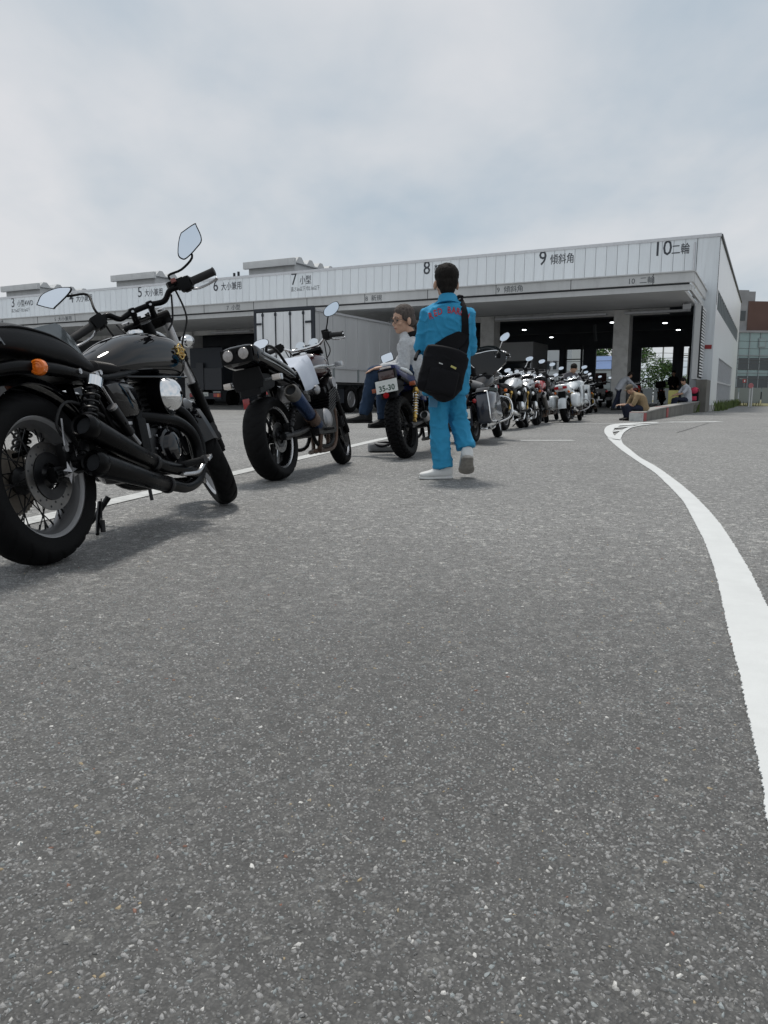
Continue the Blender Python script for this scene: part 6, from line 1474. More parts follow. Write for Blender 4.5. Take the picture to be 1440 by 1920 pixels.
def leaf_tree(name, label, x, y, trunk_h, blobs, n, leaf, seed, cat='tree', group=None):
    """a tree or bush: tapered trunk with limbs, a crown of leaf clumps with gaps"""
    t = thing(name, label, cat, (x, y, 0), group=group); rnd = random.Random(seed)
    g = G()
    top = max(b[2] for b in blobs)
    g.tube([(0, 0, 0), (0.04, 0.02, trunk_h * 0.5), (0.0, 0.05, trunk_h), (0.05, 0, top * 0.85)], [0.05 * top ** 0.6, 0.04 * top ** 0.6, 0.032 * top ** 0.6, 0.01], 8, smooth=3)
    for (bx, by, bz, br) in blobs: g.tube([(0, 0, trunk_h * 0.7), (bx * 0.5, by * 0.5, (trunk_h + bz) * 0.5), (bx, by, bz)], [0.03 * top ** 0.6, 0.02 * top ** 0.6, 0.006], 6, smooth=3)
    obj('trunk', g, 'bark', t)
    g = G()
    for (bx, by, bz, br) in blobs:
        for _ in range(n):
            d = Vector((rnd.gauss(0, 1), rnd.gauss(0, 1), rnd.gauss(0, 1))).normalized(); q = br * (0.45 + 0.6 * rnd.random() ** 0.7)
            if mnoise.noise(d * 2.3 + Vector((bx, by, bz))) < -0.12: q *= 0.75
            c = Vector((bx, by, bz)) + Vector((d.x * q, d.y * q, d.z * q * 0.85))
            g.cur = rnd.choice((0, 0, 1, 1, 2))
            u = Vector((rnd.gauss(0, 1), rnd.gauss(0, 1), rnd.gauss(0, .6))).normalized(); v = u.cross(d).normalized() if u.cross(d).length > 1e-3 else u.orthogonal().normalized()
            L = leaf * rnd.uniform(0.6, 1.3)
            g.add([c - u * L, c + v * L * 0.42 + d * L * .1, c + u * L - d * L * .25, c - v * L * 0.42 + d * L * .1], [(0, 1, 2, 3)])
    obj('crown', g, ['leaf_d', 'leaf_m', 'leaf_l'], t, smooth=0)
    return t
def bp(u, Z): return (u - 720) / 1417 * Z
x_, y_ = bp(1232, 66), 66
leaf_tree('bush', 'large rounded green bush seen through the back opening of lane 10', x_, y_, 0.8, [(-1.2, 0, 2.0, 1.5), (0.6, 0.4, 1.9, 1.5), (-0.3, -0.4, 3.0, 1.25), (1.9, 0, 1.4, 1.15), (-2.6, 0.5, 1.5, 1.2), (0.9, 0.2, 3.0, 0.8)], 620, 0.13, 11, 'bush')
leaf_tree('bush', 'smaller green bush to the right of the large rounded bush behind the hall', bp(1262, 68), 68, 0.5, [(0, 0, 1.4, 1.2), (1.0, 0.3, 1.8, 0.9), (-0.9, 0, 1.0, 0.9)], 420, 0.13, 12, 'bush')
leaf_tree('tree', 'yellow green tree behind the blue roofed shed, left of the wide pillar', bp(1140, 120), 120, 3.0, [(0, 0, 7.6, 2.4), (-2.6, 0, 7.1, 2.1), (2.6, 0, 7.3, 2.2), (-5, 0, 6.8, 2.0), (5, 0, 7.0, 2.0)], 520, 0.3, 13)
leaf_tree('tree', 'small dark tree beyond the blue roofed shed, seen left of the inner pillar', bp(1098, 124), 124, 2.5, [(0, 0, 7.2, 1.5), (1.5, 0, 6.8, 1.3)], 420, 0.28, 14)
# shed with blue roof, white office with small windows, fence posts and pole
SH = thing('blue_roofed_shed', 'pale shed with a bright blue roof behind the hall', 'building', (bp(1105, 92), 92, 0), (0, 0, rad(-27)))
obj('wall', G().box((0, 4, 1.9), (7.0, 8, 3.8)), 'pale_wall', SH, smooth=0)
obj('roof', G().prism([(-0.5, 3.8), (8.5, 3.8), (8.5, 5.6), (7.5, 5.7)], 'x', -3.8, 3.8), 'blue_roof', SH, smooth=0)
for k in range(2): obj('shed_door', G().box((-1.5 + 3.0 * k, -0.05, 1.5), (2.2, 0.1, 2.8)), 'mullion', SH, smooth=0)
WO = thing('white_office', 'white two storey building with a row of small windows seen through lane 9', 'building', (bp(1055, 78), 78, 0), (0, 0, rad(-32)))
obj('wall', G().box((-5.2, 4, 3.2), (12, 8, 6.4)), 'pale_wall', WO, smooth=0)
for k in range(6):
    f = obj('window_frame', G().box((-0.2 - 0.72 * k, -0.02, 3.75), (0.5, 0.1, 1.0)), 'cap', WO, smooth=0)
    obj('window', G().box((-0.2 - 0.72 * k, -0.06, 3.75), (0.38, 0.08, 0.88)), 'glass_far', f, smooth=0)
obj('door', G().box((-0.8, -0.04, 1.1), (0.9, 0.1, 2.0)), 'glass_far', WO, smooth=0)
for (u, Z, h, lab) in ((1239, 95, 8.6, 'slim utility pole carrying wires above the bush'), (1287, 74, 5.2, 'grey utility pole seen beside the louvred wall')):
    up = thing('utility_pole', lab, 'utility pole', (bp(u, Z), Z, 0))
    obj('pole', G().cyl((0, 0, 0), (0, 0, h), 0.12, 10, r2=0.08), 'pole_grey', up)
    obj('cross_arm', G().box((0, 0, h - 0.7), (1.6, 0.1, 0.1)).box((0.4, 0, h - 1.3), (0.3, 0.25, 0.5)), 'pole_grey', up, smooth=0)
    g = G()
    for k in range(4): g.tube([(-30, 0, h - 0.8 - 0.9 * k), (-12, 0, h - 1.3 - 0.9 * k), (0, 0, h - 0.9 - 0.9 * k), (12, 0, h - 1.3 - 0.9 * k), (30, 0, h - 0.8 - 0.9 * k)], 0.03, 5, smooth=3)
    obj('wires', g, 'steel_dark', up, kind='stuff')
BF = thing('back_fence', 'low dark fence running behind the hall', 'fence', (bp(1150, 64), 64, 0), (0, 0, rad(-27)))
for k in range(16): obj('fence_panel', G().box((-12 + 1.6 * k, 0, 0.65), (1.52, 0.06, 1.2)), 'mullion', BF, smooth=0)
# no-entry sign on twin posts, small boxes by the office
for (u, lab) in ((1405, 'pink round sign on a white post, left of a pair'), (1409.5, 'plain white post beside the pink round sign')):
    Z = 44.5 if u < 1408 else 44.9
    sg_ = thing('road_sign', lab, 'sign', (bp(u, Z), Z, 0))
    obj('post', G().cyl((0, 0, 0), (0, 0, 1.25), 0.045, 10), 'paint_white', sg_)
    if u < 1408: obj('sign_plate', G().cyl((0.02, -0.08, 1.22), (0.02, -0.05, 1.22), 0.15, 20), mat('sign_pink', (0.45, 0.16, 0.17), 0.6), sg_)
nb = G().box((0, 0, 1.0), (0.9, 0.5, 0.3))
SG = thing('hanging_sign', 'red and white sign in the lower windows of the office block', 'sign', (bp(1394, 120), 120, 3.0))
obj('sign_board', G().box((0, 0, 0.1), (1.1, 0.1, 1.1)), 'red_paint', SG, smooth=0)
obj('sign_mark', G().box((0, -0.06, 0.1), (0.4, 0.04, 0.6)), 'paint_white', SG, smooth=0)
obj('sign_bar', G().box((-0.5, 0, 0.85), (2.2, 0.08, 0.2)), 'paint_white', SG, smooth=0)
obj('sign_post', G().cyl((0, 0.1, -3.0), (0, 0.1, 0), 0.08, 8), 'pole_grey', SG)

SG.scale = (0.5, 0.5, 0.5); SG.location.z = 2.9
for c_ in list(SG.children):
    if c_.name.startswith('sign_post'): c_.scale = (1, 1, 1.95)
# ---------------------------------------------------------------- people
M['skin'] = mat('skin', (0.42, 0.25, 0.17), 0.5, 0, var=0.08, vscale=20)
M['skin_pale'] = mat('skin_pale', (0.50, 0.31, 0.22), 0.5, 0, var=0.1, vscale=25)
M['lip'] = mat('lip', (0.33, 0.13, 0.11), 0.45)
M['hair_dark'] = mat('hair_dark', (0.014, 0.012, 0.011), 0.75, 0, var=0.4, vscale=60, bump=0.003, bscale=90, stretch=(1, 1, 0.3), spec=0.15)
M['hair_grey'] = mat('hair_grey', (0.085, 0.072, 0.066), 0.75, 0, var=0.45, vscale=50, bump=0.003, bscale=110, stretch=(1, 1, 0.35), spec=0.2)
M['blue_cloth'] = mat('blue_workwear', (0.028, 0.270, 0.480), 0.85, 0, var=0.10, vscale=9, bump=0.0012, bscale=420)
M['grey_knit'] = mat('grey_knit', (0.47, 0.485, 0.50), 0.95, 0, var=0.14, vscale=60, bump=0.001, bscale=500)
M['jeans'] = mat('dark_jeans', (0.02, 0.042, 0.085), 0.9, 0, var=0.2, vscale=14, bump=0.001, bscale=500)
M['boot'] = mat('black_boot', (0.012, 0.012, 0.013), 0.5, 0, var=0.3, vscale=20)
M['shoe_white'] = mat('white_shoe', (0.66, 0.67, 0.66), 0.6, 0, var=0.06, vscale=20, dirt=0.2)
M['sole_grey'] = mat('shoe_sole', (0.36, 0.34, 0.31), 0.8, 0, var=0.25, vscale=30, bump=0.002, bscale=160)
M['bag_black'] = mat('black_nylon', (0.006, 0.006, 0.008), 0.7, 0, var=0.3, vscale=8, bump=0.0015, bscale=120, spec=0.2)
M['red_letter'] = mat('red_lettering', (0.42, 0.045, 0.06), 0.8)
M['tan_cloth'] = mat('tan_shirt', (0.26, 0.19, 0.11), 0.9, 0, var=0.1, vscale=12)
M['navy_cloth'] = mat('navy_trousers', (0.012, 0.016, 0.035), 0.9, 0, var=0.2, vscale=12)
M['white_shirt'] = mat('pale_shirt', (0.44, 0.46, 0.50), 0.9, 0, var=0.06, vscale=10)
M['grey_jacket'] = mat('grey_jacket', (0.115, 0.11, 0.125), 0.9, 0, var=0.15, vscale=10)
M['khaki'] = mat('khaki_cap', (0.10, 0.08, 0.055), 0.9, 0, var=0.1)
M['pink'] = mat('pink_bag', (0.50, 0.035, 0.085), 0.7, 0, var=0.15, vscale=9)
M['yellow_card'] = mat('yellow_board', (0.50, 0.46, 0.16), 0.7, 0, var=0.1)

def remesh(name, g, voxel, mats, smooth_it=6, wr=0.0, wscale=9.0, stretch=(1, 1, 0.35), seed=0):
    """merge overlapping closed shapes into one continuous surface, soften it and add cloth folds"""
    me = g.mesh(name); o = bpy.data.objects.new(name, me); COL.objects.link(o)
    m = o.modifiers.new('r', 'REMESH'); m.mode = 'VOXEL'; m.voxel_size = voxel
    if smooth_it:
        s_ = o.modifiers.new('s', 'SMOOTH'); s_.factor = 0.5; s_.iterations = smooth_it
    bpy.context.view_layer.update()
    ev = bpy.data.meshes.new_from_object(o.evaluated_get(bpy.context.evaluated_depsgraph_get()))
    bpy.data.objects.remove(o); ev.name = name
    if wr:
        bm = bmesh.new(); bm.from_mesh(ev); bm.normal_update()
        off = Vector((seed * 3.7, seed * 1.3, seed * 2.1))
        for v in bm.verts:
            p = Vector((v.co.x * stretch[0], v.co.y * stretch[1], v.co.z * stretch[2])) * wscale + off
            q = Vector((v.co.x + v.co.z * 0.6, v.co.y, v.co.z * 0.9 - v.co.x * 0.5)) * wscale * 1.3 + off
            n1 = 1 - abs(mnoise.noise(p)) * 2.4; n2 = 1 - abs(mnoise.noise(q)) * 2.4
            r1 = max(0.0, n1) ** 3; r2 = max(0.0, n2) ** 3
            v.co += v.normal * wr * (0.75 * r1 + 0.85 * r2 + 0.25 * n1 + 0.25 * mnoise.noise(q * 2.5) - 0.35)
        bm.to_mesh(ev); bm.free()
    return finish(ev, mats, 180)

def cap(g, a, b, ra, rb, seg=14):
    a, b = Vector(a), Vector(b)
    g.cyl(a, b, ra, seg, rb); g.ell(a, (ra, ra, ra), seg, 8); g.ell(b, (rb, rb, rb), seg, 8)
def chain(g, pts, rs):
    for i in range(len(pts) - 1): cap(g, pts[i], pts[i + 1], rs[i], rs[i + 1])

def hand(g, w, d, palm, side, s=1.0, curl=0.5):
    """wrist w, hand direction d, palm normal, side +1/-1 = thumb side; four unequal bent fingers and a thumb"""
    w, d, palm = Vector(w), Vector(d).normalized(), Vector(palm).normalized()
    t = d.cross(palm).normalized() * side
    pc = w + d * 0.045 * s
    M3 = Matrix(((t.x, d.x, palm.x, pc.x), (t.y, d.y, palm.y, pc.y), (t.z, d.z, palm.z, pc.z), (0, 0, 0, 1)))
    g.ell((0, 0, 0), (0.040 * s, 0.052 * s, 0.016 * s), 12, 8, Mx=M3)
    for k, (off, L) in enumerate(((0.030, 0.072), (0.010, 0.082), (-0.010, 0.076), (-0.029, 0.060))):
        p0 = pc + t * off * s + d * 0.030 * s; L *= s
        a1, a2, a3 = curl * 0.5, curl * 1.1, curl * 1.6
        p1 = p0 + (d * math.cos(a1) + palm * math.sin(a1) + t * off * 1.5) * L * 0.46
        p2 = p1 + (d * math.cos(a2) + palm * math.sin(a2) + t * off * 1.0) * L * 0.32
        p3 = p2 + (d * math.cos(a3) + palm * math.sin(a3)) * L * 0.24
        chain(g, [p0, p1, p2, p3], [0.0092 * s, 0.0088 * s, 0.008 * s, 0.007 * s])
    b0 = w + d * 0.018 * s + t * 0.026 * s
    b1 = b0 + (d * 0.6 + t * 0.75 + palm * 0.25).normalized() * 0.036 * s
    b2 = b1 + (d * 0.85 + t * 0.3 + palm * 0.35).normalized() * 0.028 * s
    chain(g, [b0, b1, b2], [0.0125 * s, 0.0105 * s, 0.0088 * s])

def frame_of(f, up=(0, 0, 1)):
    f = Vector(f).normalized(); r_ = f.cross(Vector(up)).normalized(); u = r_.cross(f)
    return r_, f, u                               # right, forward, up
def head_shape(g, c, f, s=1.0, up=(0, 0, 1)):
    """skull, jaw, nose, brow, lips, ears; c = centre between the ears, f = facing"""
    r_, f, u = frame_of(f, up); c = Vector(c)
    Mh = Matrix(((r_.x, f.x, u.x, c.x), (r_.y, f.y, u.y, c.y), (r_.z, f.z, u.z, c.z), (0, 0, 0, 1))) @ Matrix.Scale(s, 4)
    g.ell((0, -0.008, 0.035), (0.074, 0.094, 0.090), 20, 14, Mx=Mh)
    g.ell((0, 0.020, -0.040), (0.060, 0.068, 0.074), 18, 12, Mx=Mh)
    g.ell((0, 0.058, -0.086), (0.026, 0.026, 0.024), 12, 8, Mx=Mh)
    g.add(*_nose(), Mx=Mh)
    g.ell((0, 0.078, 0.022), (0.052, 0.014, 0.011), 12, 6, Mx=Mh)
    g.ell((0, 0.080, -0.056), (0.024, 0.013, 0.0055), 12, 6, Mx=Mh)
    g.ell((0, 0.078, -0.067), (0.020, 0.013, 0.0065), 12, 6, Mx=Mh)
    for s_ in (-1, 1):
        g.ell((s_ * 0.043, 0.064, -0.025), (0.022, 0.022, 0.022), 10, 8, Mx=Mh)
        g.ell((s_ * 0.084, -0.006, -0.014), (0.013, 0.024, 0.036), 10, 8, Mx=Mh, rot=(0.15, 0, s_ * -0.35))
    return Mh
def _nose():
    b = [(-0.017, 0.078, -0.040), (0.017, 0.078, -0.040), (0.008, 0.086, 0.02), (-0.008, 0.086, 0.02), (0.0, 0.112, -0.030), (0.0, 0.075, -0.02)]
    return b, [(0, 1, 4), (1, 2, 4), (2, 3, 4), (3, 0, 4), (0, 5, 1), (1, 5, 2), (2, 5, 3), (3, 5, 0)]

def person(label, loc, J, top, trousers, hair, shoe, voxel=0.010, sleeve=1.0, sk='skin', group=None, wr=0.006, hs=1.0, girth=1.0, leg_r=(0.088, 0.074, 0.076), arm_r=(0.064, 0.054, 0.046), gap=0.0, hand_s=1.0, hem=None, shoes=True, hair_fn=None, seed=1, curl=0.5):
    """body (one continuous surface) with shirt, trousers, hair and shoes as parts; J holds joints in local metres"""
    r = thing('person', label, 'person', loc, group=group)
    V = {k: Vector(v) for k, v in J.items() if isinstance(v, tuple)}
    b = G()
    head_shape(b, V['head'], V['face'], hs, V.get('hup', (0, 0, 1)))
    sh = (V['shL'] + V['shR']) / 2; pel = V['pelvis']
    cap(b, V['head'] - Vector((0, 0, 0.05)) - V['face'].normalized() * 0.015, V['neck'], 0.050, 0.056)
    ax = (V['shR'] - V['shL']).normalized(); sp_ = (sh - pel); spn = sp_.normalized(); fw = spn.cross(ax) * -1
    def torso(g, k, extra=0.0, low=0.0):
        # stacked ellipses from pelvis to shoulders, oriented by spine and shoulder line
        L = sp_.length; rings = []
        hp_ax = (V['hipR'] - V['hipL']).normalized()
        prof = [(-0.14 - low, 0.150, 0.105), (-0.04, 0.168, 0.118), (0.08 * L / 0.5, 0.160, 0.112), (0.22 * L / 0.5, 0.150, 0.105), (0.36 * L / 0.5, 0.168, 0.112), (0.46 * L / 0.5, 0.172, 0.108), (0.54 * L / 0.5, 0.140, 0.085), (0.60 * L / 0.5, 0.075, 0.062)]
        bend = V.get('bend', Vector((0, 0, 0)))
        for h, w_, d_ in prof:
            t = min(max(h / L, 0), 1); a_ = hp_ax.lerp(ax, t).normalized(); f_ = a_.cross(spn).normalized()
            c = pel + spn * h + bend * (4 * t * (1 - t))
            rings.append([c + a_ * ((w_ * k + extra) * math.copysign(abs(math.cos(q)) ** 0.85, math.cos(q))) + f_ * ((d_ * k + extra) * math.copysign(abs(math.sin(q)) ** 0.85, math.sin(q))) for q in [2 * math.pi * i / 24 for i in range(24)]])
        g.loft(rings)
    torso(b, 0.90 * girth)
    for S in 'LR':
        chain(b, [V['sh' + S], V['el' + S], V['wr' + S]], [0.050, 0.040, 0.027])
        d = V.get('hd' + S, V['wr' + S] - V['el' + S]); pn = V.get('pn' + S, Vector((0, 0, -1)))
        hand(b, V['wr' + S], d, pn, J.get('ts' + S, 1), hand_s, J.get('curl' + S, curl))
        chain(b, [V['hip' + S], V['kn' + S], V['an' + S]], [0.082, 0.052, 0.036])
        cap(b, V['an' + S] - Vector((0, 0, 0.03)), V['toe' + S].lerp(V['an' + S], 0.35) - Vector((0, 0, 0.015)), 0.030, 0.018)
    obj('body', remesh('body', b, voxel if voxel < 0.01 else 0.011, sk, 3), None, r)
    # shirt
    g = G(); torso(g, 1.0 * girth, 0.018, 0.0 if hem is None else hem)
    for S in 'LR':
        a, e_, w_ = V['sh' + S], V['el' + S], V['wr' + S]
        g.ell(a, (arm_r[0] * 1.02,) * 3, 14, 10)
        if sleeve >= 0.99: chain(g, [a, e_, e_.lerp(w_, 0.93)], arm_r)
        else: cap(g, a, a.lerp(e_, sleeve * 1.6), arm_r[0], arm_r[0] * 0.96)
        cap(g, a - Vector((0, 0, 0.005)), sh.lerp(a, 0.16) + spn * 0.085, arm_r[0] * 0.86, 0.050)
    obj('shirt', remesh('shirt', g, voxel, top, 5, wr, seed=seed), None, r)
    # trousers
    g = G(); hc = (V['hipL'] + V['hipR']) / 2
    rings = []
    a_ = (V['hipR'] - V['hipL']).normalized()
    for h, w_, d_ in ((-0.10, 0.14, 0.10), (-0.02, 0.152, 0.105), (0.07, 0.130, 0.088)):
        up_ = spn; f_ = a_.cross(up_).normalized(); c = hc.lerp(pel, 0.5) + up_ * h
        rings.append([c + a_ * (w_ * girth * math.cos(q)) + f_ * (d_ * girth * math.sin(q)) for q in [2 * math.pi * i / 20 for i in range(20)]])
    g.loft(rings)
    for S in 'LR':
        cap(g, V['hip' + S], V['kn' + S], leg_r[0], leg_r[1])
        k_, a2 = V['kn' + S], V['kn' + S].lerp(V['an' + S], 1.0)
        g.cyl(k_, a2, leg_r[1], 20, leg_r[2]); g.ell(k_.lerp(a2, 0.80), (leg_r[2] * 1.06, leg_r[2] * 1.06, leg_r[2] * 0.5), 16, 8); g.ell(k_.lerp(a2, 0.62), (leg_r[2] * 1.02, leg_r[2] * 1.05, leg_r[2] * 0.4), 16, 8)
    obj('trousers', remesh('trousers', g, voxel, trousers, 5, wr, wscale=8, seed=seed + 5), None, r)
    # hair
    hm = hair_fn(V, hs) if hair_fn else short_hair(V, hs)
    if hair: obj('hair', remesh('hair', hm, voxel * 0.7, hair, 3, 0.0022, 40, (1, 1, 1), seed), None, r)
    if shoes:
        for S in 'LR':
            make_shoe(r, V['an' + S], V['toe' + S], shoe)
    return r, V
def make_shoe(r, an, toe, shoe, up=None, wide=1.0):
    """ankle and toe-tip points give the direction; sole under the foot"""
    d = (toe - an); d0 = d.copy()
    zax = Vector((0, 0, 1)) if up is None else Vector(up)
    f = (d - zax * d.dot(zax)).normalized(); s_ = zax.cross(f).normalized()
    base = an - zax * 0.085
    Mx = Matrix(((f.x, s_.x, zax.x, base.x), (f.y, s_.y, zax.y, base.y), (f.z, s_.z, zax.z, base.z), (0, 0, 0, 1)))
    secs = [(-0.075, 0.055, 0.018, 0.035, 0.03, 0.8), (-0.06, 0.05, 0.034, 0.065, 0.035, 0.75), (-0.01, 0.05, 0.037, 0.07, 0.035, 0.75), (0.05, 0.045, 0.042, 0.045, 0.03, 0.75), (0.11, 0.04, 0.047, 0.028, 0.025, 0.75), (0.165, 0.036, 0.040, 0.02, 0.021, 0.8), (0.188, 0.034, 0.018, 0.010, 0.014, 0.9)]
    if wide != 1.0: secs = [(a, b_, c * wide, d_, e_, f__) for a, b_, c, d_, e_, f__ in secs]
    sg_ = G().sections(secs, 18, 4, Mx=Mx)
    if shoe[0] == 'boot': cap(sg_, Mx @ Vector((-0.02, 0, 0.06)), Mx @ Vector((-0.025, 0, 0.155)), 0.046, 0.052)
    o = obj('shoe', sg_, shoe[0], r)
    sole = [(-0.078, 0.011, 0.022, 0.011, 0.011, 0.6), (-0.055, 0.011, 0.037, 0.012, 0.011, 0.5), (0.0, 0.011, 0.038, 0.011, 0.010, 0.5), (0.05, 0.011, 0.040, 0.010, 0.010, 0.5), (0.11, 0.011, 0.049, 0.011, 0.011, 0.5), (0.165, 0.012, 0.042, 0.011, 0.010, 0.55), (0.192, 0.014, 0.018, 0.008, 0.008, 0.7)]
    if wide != 1.0: sole = [(a, b_, c * wide, d_, e_, f__) for a, b_, c, d_, e_, f__ in sole]
    obj('sole', G().sections(sole, 18, 4, Mx=Mx), shoe[1], o)
    return o
def short_hair(V, hs):
    g = G(); r_, f, u = frame_of(V['face'], V.get('hup', (0, 0, 1))); c = V['head']
    Mh = Matrix(((r_.x, f.x, u.x, c.x), (r_.y, f.y, u.y, c.y), (r_.z, f.z, u.z, c.z), (0, 0, 0, 1))) @ Matrix.Scale(hs, 4)
    g.ell((0, -0.020, 0.058), (0.091, 0.102, 0.088), 20, 14, Mx=Mh)
    g.ell((0, -0.045, 0.008), (0.083, 0.070, 0.078), 18, 12, Mx=Mh)
    g.ell((0, -0.060, -0.045), (0.060, 0.045, 0.050), 14, 10, Mx=Mh)
    rnd = random.Random(4)
    for k in range(8):
        a = rnd.uniform(0, 2 * math.pi); e_ = rnd.uniform(0.75, 1.5)
        d = Vector((math.cos(a) * math.cos(e_), math.sin(a) * math.cos(e_), math.sin(e_)))
        if d.y > 0.75: continue
        q = Vector((d.x * 0.082, -0.020 + d.y * 0.094, 0.052 + d.z * 0.084))
        g.ell(q, (0.020, 0.020, 0.012), 8, 6, Mx=Mh)
    return g

# --- the man in blue workwear, seen from behind, with a messenger bag
J1 = dict(head=(-0.055, 0.035, 1.465), face=(-0.10, 1, 0.02), neck=(-0.05, 0.0, 1.35), pelvis=(-0.05, 0.0, 0.845), shL=(-0.196, 0.0, 1.232), shR=(0.108, 0.0, 1.232), bend=(0, 0.02, 0),
    elL=(-0.250, 0.03, 1.00), wrL=(-0.11, 0.22, 0.97), elR=(0.140, 0.04, 0.98), wrR=(0.02, 0.24, 1.01), hdL=(0.5, 0.6, 0.3), hdR=(-0.5, 0.6, 0.3), pnL=(0.6, -0.3, 0.2), pnR=(-0.6, -0.3, 0.2),
    hipL=(-0.115, 0.0, 0.80), hipR=(0.005, 0.0, 0.80), knL=(-0.098, 0.03, 0.44), anL=(-0.065, 0.0, 0.085), toeL=(-0.26, -0.05, 0.0), knR=(0.058, 0.09, 0.45), anR=(0.112, 0.02, 0.235), toeR=(0.125, 0.14, 0.0))
P1, V1 = person('person in turquoise blue workwear with red back lettering, black bag slung behind', (0.52, 5.75, 0), J1, 'blue_cloth', 'blue_cloth', 'hair_dark', ('shoe_white', 'sole_grey'), voxel=0.0075, wr=0.010, leg_r=(0.088, 0.071, 0.074), arm_r=(0.056, 0.050, 0.045), hem=0.06, shoes=False, seed=2)
make_shoe(P1, V1['anL'], V1['toeL'], ('shoe_white', 'shoe_white'))
fw_ = Vector((0.06, 0.80, -0.56)).normalized(); sd_ = Vector((1, -0.08, 0)).normalized(); upv = sd_.cross(fw_).normalized()
make_shoe(P1, Vector((0.118, -0.015, 0.160)) + upv * 0.045, Vector((0.118, -0.015, 0.160)) + fw_ * 0.2, ('shoe_white', 'sole_grey'), up=upv, wide=1.28)
cg = G().lathe([(0.088, -0.045), (0.076, -0.012), (0.068, 0.018), (0.062, 0.026), (0.056, 0.022)], 24, 'z', Mx=T_((-0.045, -0.002, 1.348)) @ Matrix.Rotation(rad(-14), 4, 'X'))
obj('collar', cg, 'blue_cloth', P1)
shirt1 = next(c for c in P1.children if c.name.startswith('shirt'))
from mathutils.bvhtree import BVHTree
bm_ = bmesh.new(); bm_.from_mesh(shirt1.data); bvh1 = BVHTree.FromBMesh(bm_)
def on_back(x, z, lift=0.003):
    h = bvh1.ray_cast(Vector((x, -1.0, z)), Vector((0, 1, 0)))
    return (h[0].y if h[0] else 0.0) - lift
lt = 'RED BARON'; g = G()
for i, ch in enumerate(lt):
    if ch == ' ': continue
    t = (i - 4) / 4.0
    x0 = -0.042 + 0.128 * t; z0 = 1.235 - 0.040 * t * t; tilt = -0.30 * t
    me = text_mesh(ch, 0.068, 0.0, 0.72, 'CENTER', 0.0016)
    bm2 = bmesh.new(); bm2.from_mesh(me); bmesh.ops.triangulate(bm2, faces=bm2.faces[:])
    bmesh.ops.subdivide_edges(bm2, edges=bm2.edges[:], cuts=2, use_grid_fill=False)
    pts = []
    for v in bm2.verts:
        X = x0 + v.co.x * math.cos(tilt) - v.co.y * math.sin(tilt); Z = z0 + v.co.x * math.sin(tilt) + v.co.y * math.cos(tilt)
        pts.append((X, on_back(X, Z), Z))
    bm2.verts.index_update()
    gl = G(); gl.add(pts, [[v.index for v in f.verts] for f in bm2.faces]); bm2.free()
    obj('back_letter', gl, 'red_letter', P1, smooth=0)
pk = G().box((-0.150, -0.084, 0.585), (0.066, 0.010, 0.070), rot=(0.05, 0.06, 0.25), bev=0.003)
obj('pocket', pk, mat('pocket_blue', (0.10, 0.25, 0.40), 0.85), P1)
BG = thing('shoulder_bag', 'black messenger bag with wide strap slung across the back of the person in blue', 'bag', (0.52, 5.75, 0))
BGM = T_((-0.080, -0.215, 0.80)) @ Matrix.Rotation(rad(13), 4, 'Y') @ Matrix.Diagonal((0.86, 1, 0.95, 1)) @ T_((0, 0, -0.80))
bg = G()
bg.sections([(-0.205, 0.80, 0.03, 0.12, 0.13, 0.6), (-0.185, 0.80, 0.055, 0.175, 0.165, 0.5), (-0.08, 0.80, 0.075, 0.185, 0.185, 0.45), (0.04, 0.785, 0.080, 0.19, 0.205, 0.45), (0.13, 0.80, 0.062, 0.17, 0.17, 0.5), (0.172, 0.81, 0.03, 0.13, 0.11, 0.6)], 30, 5, Mx=BGM)
me_b = remesh('bag_body', bg, 0.009, 'bag_black', 4, 0.005, 7, (1, 1, 1), 9)
obj('bag_body', me_b, None, BG)
obj('bag_flap', G().sections([(-0.19, 0.93, 0.04, 0.035, 0.10, 0.5), (-0.08, 0.945, 0.066, 0.035, 0.13, 0.45), (0.06, 0.945, 0.068, 0.035, 0.13, 0.45), (0.15, 0.93, 0.04, 0.03, 0.10, 0.5)], 24, 4, Mx=BGM @ T_((0, -0.01, 0.012))), 'bag_black', BG)
obj('front_pocket', G().sections([(-0.13, 0.735, 0.02, 0.075, 0.09, 0.5), (-0.10, 0.735, 0.035, 0.09, 0.10, 0.45), (0.09, 0.735, 0.035, 0.09, 0.10, 0.45), (0.12, 0.735, 0.02, 0.075, 0.09, 0.5)], 24, 3, Mx=BGM @ T_((0, -0.06, 0))), 'bag_black', BG)
def strap(path, w0, th=0.006):
    rings = []
    for (x, z, w_) in path:
        y = on_back(x, z, 0.012) if z < 1.36 else -0.02
        rings.append((Vector((x, y, z)), w_))
    g = G(); rr = []
    for i, (p, w_) in enumerate(rings):
        t = (rings[min(i + 1, len(rings) - 1)][0] - rings[max(i - 1, 0)][0]).normalized(); s_ = Vector((0, -1, 0)).cross(t).normalized()
        rr.append([p + s_ * w_ + Vector((0, 0, 0)), p + s_ * w_ + Vector((0, -th, 0)), p - s_ * w_ + Vector((0, -th, 0)), p - s_ * w_])
    g.loft(rr); return g
obj('strap', strap([(0.045, 1.345, 0.022), (0.062, 1.29, 0.024), (0.074, 1.22, 0.025), (0.078, 1.14, 0.026), (0.078, 1.08, 0.030), (0.078, 1.02, 0.034), (0.06, 0.95, 0.034)], 0.03), 'bag_black', BG)
obj('strap_flare', strap([(0.10, 1.10, 0.022), (0.045, 1.06, 0.05), (-0.03, 1.01, 0.066), (-0.12, 0.97, 0.05), (-0.20, 0.93, 0.03)], 0.05), 'bag_black', BG)
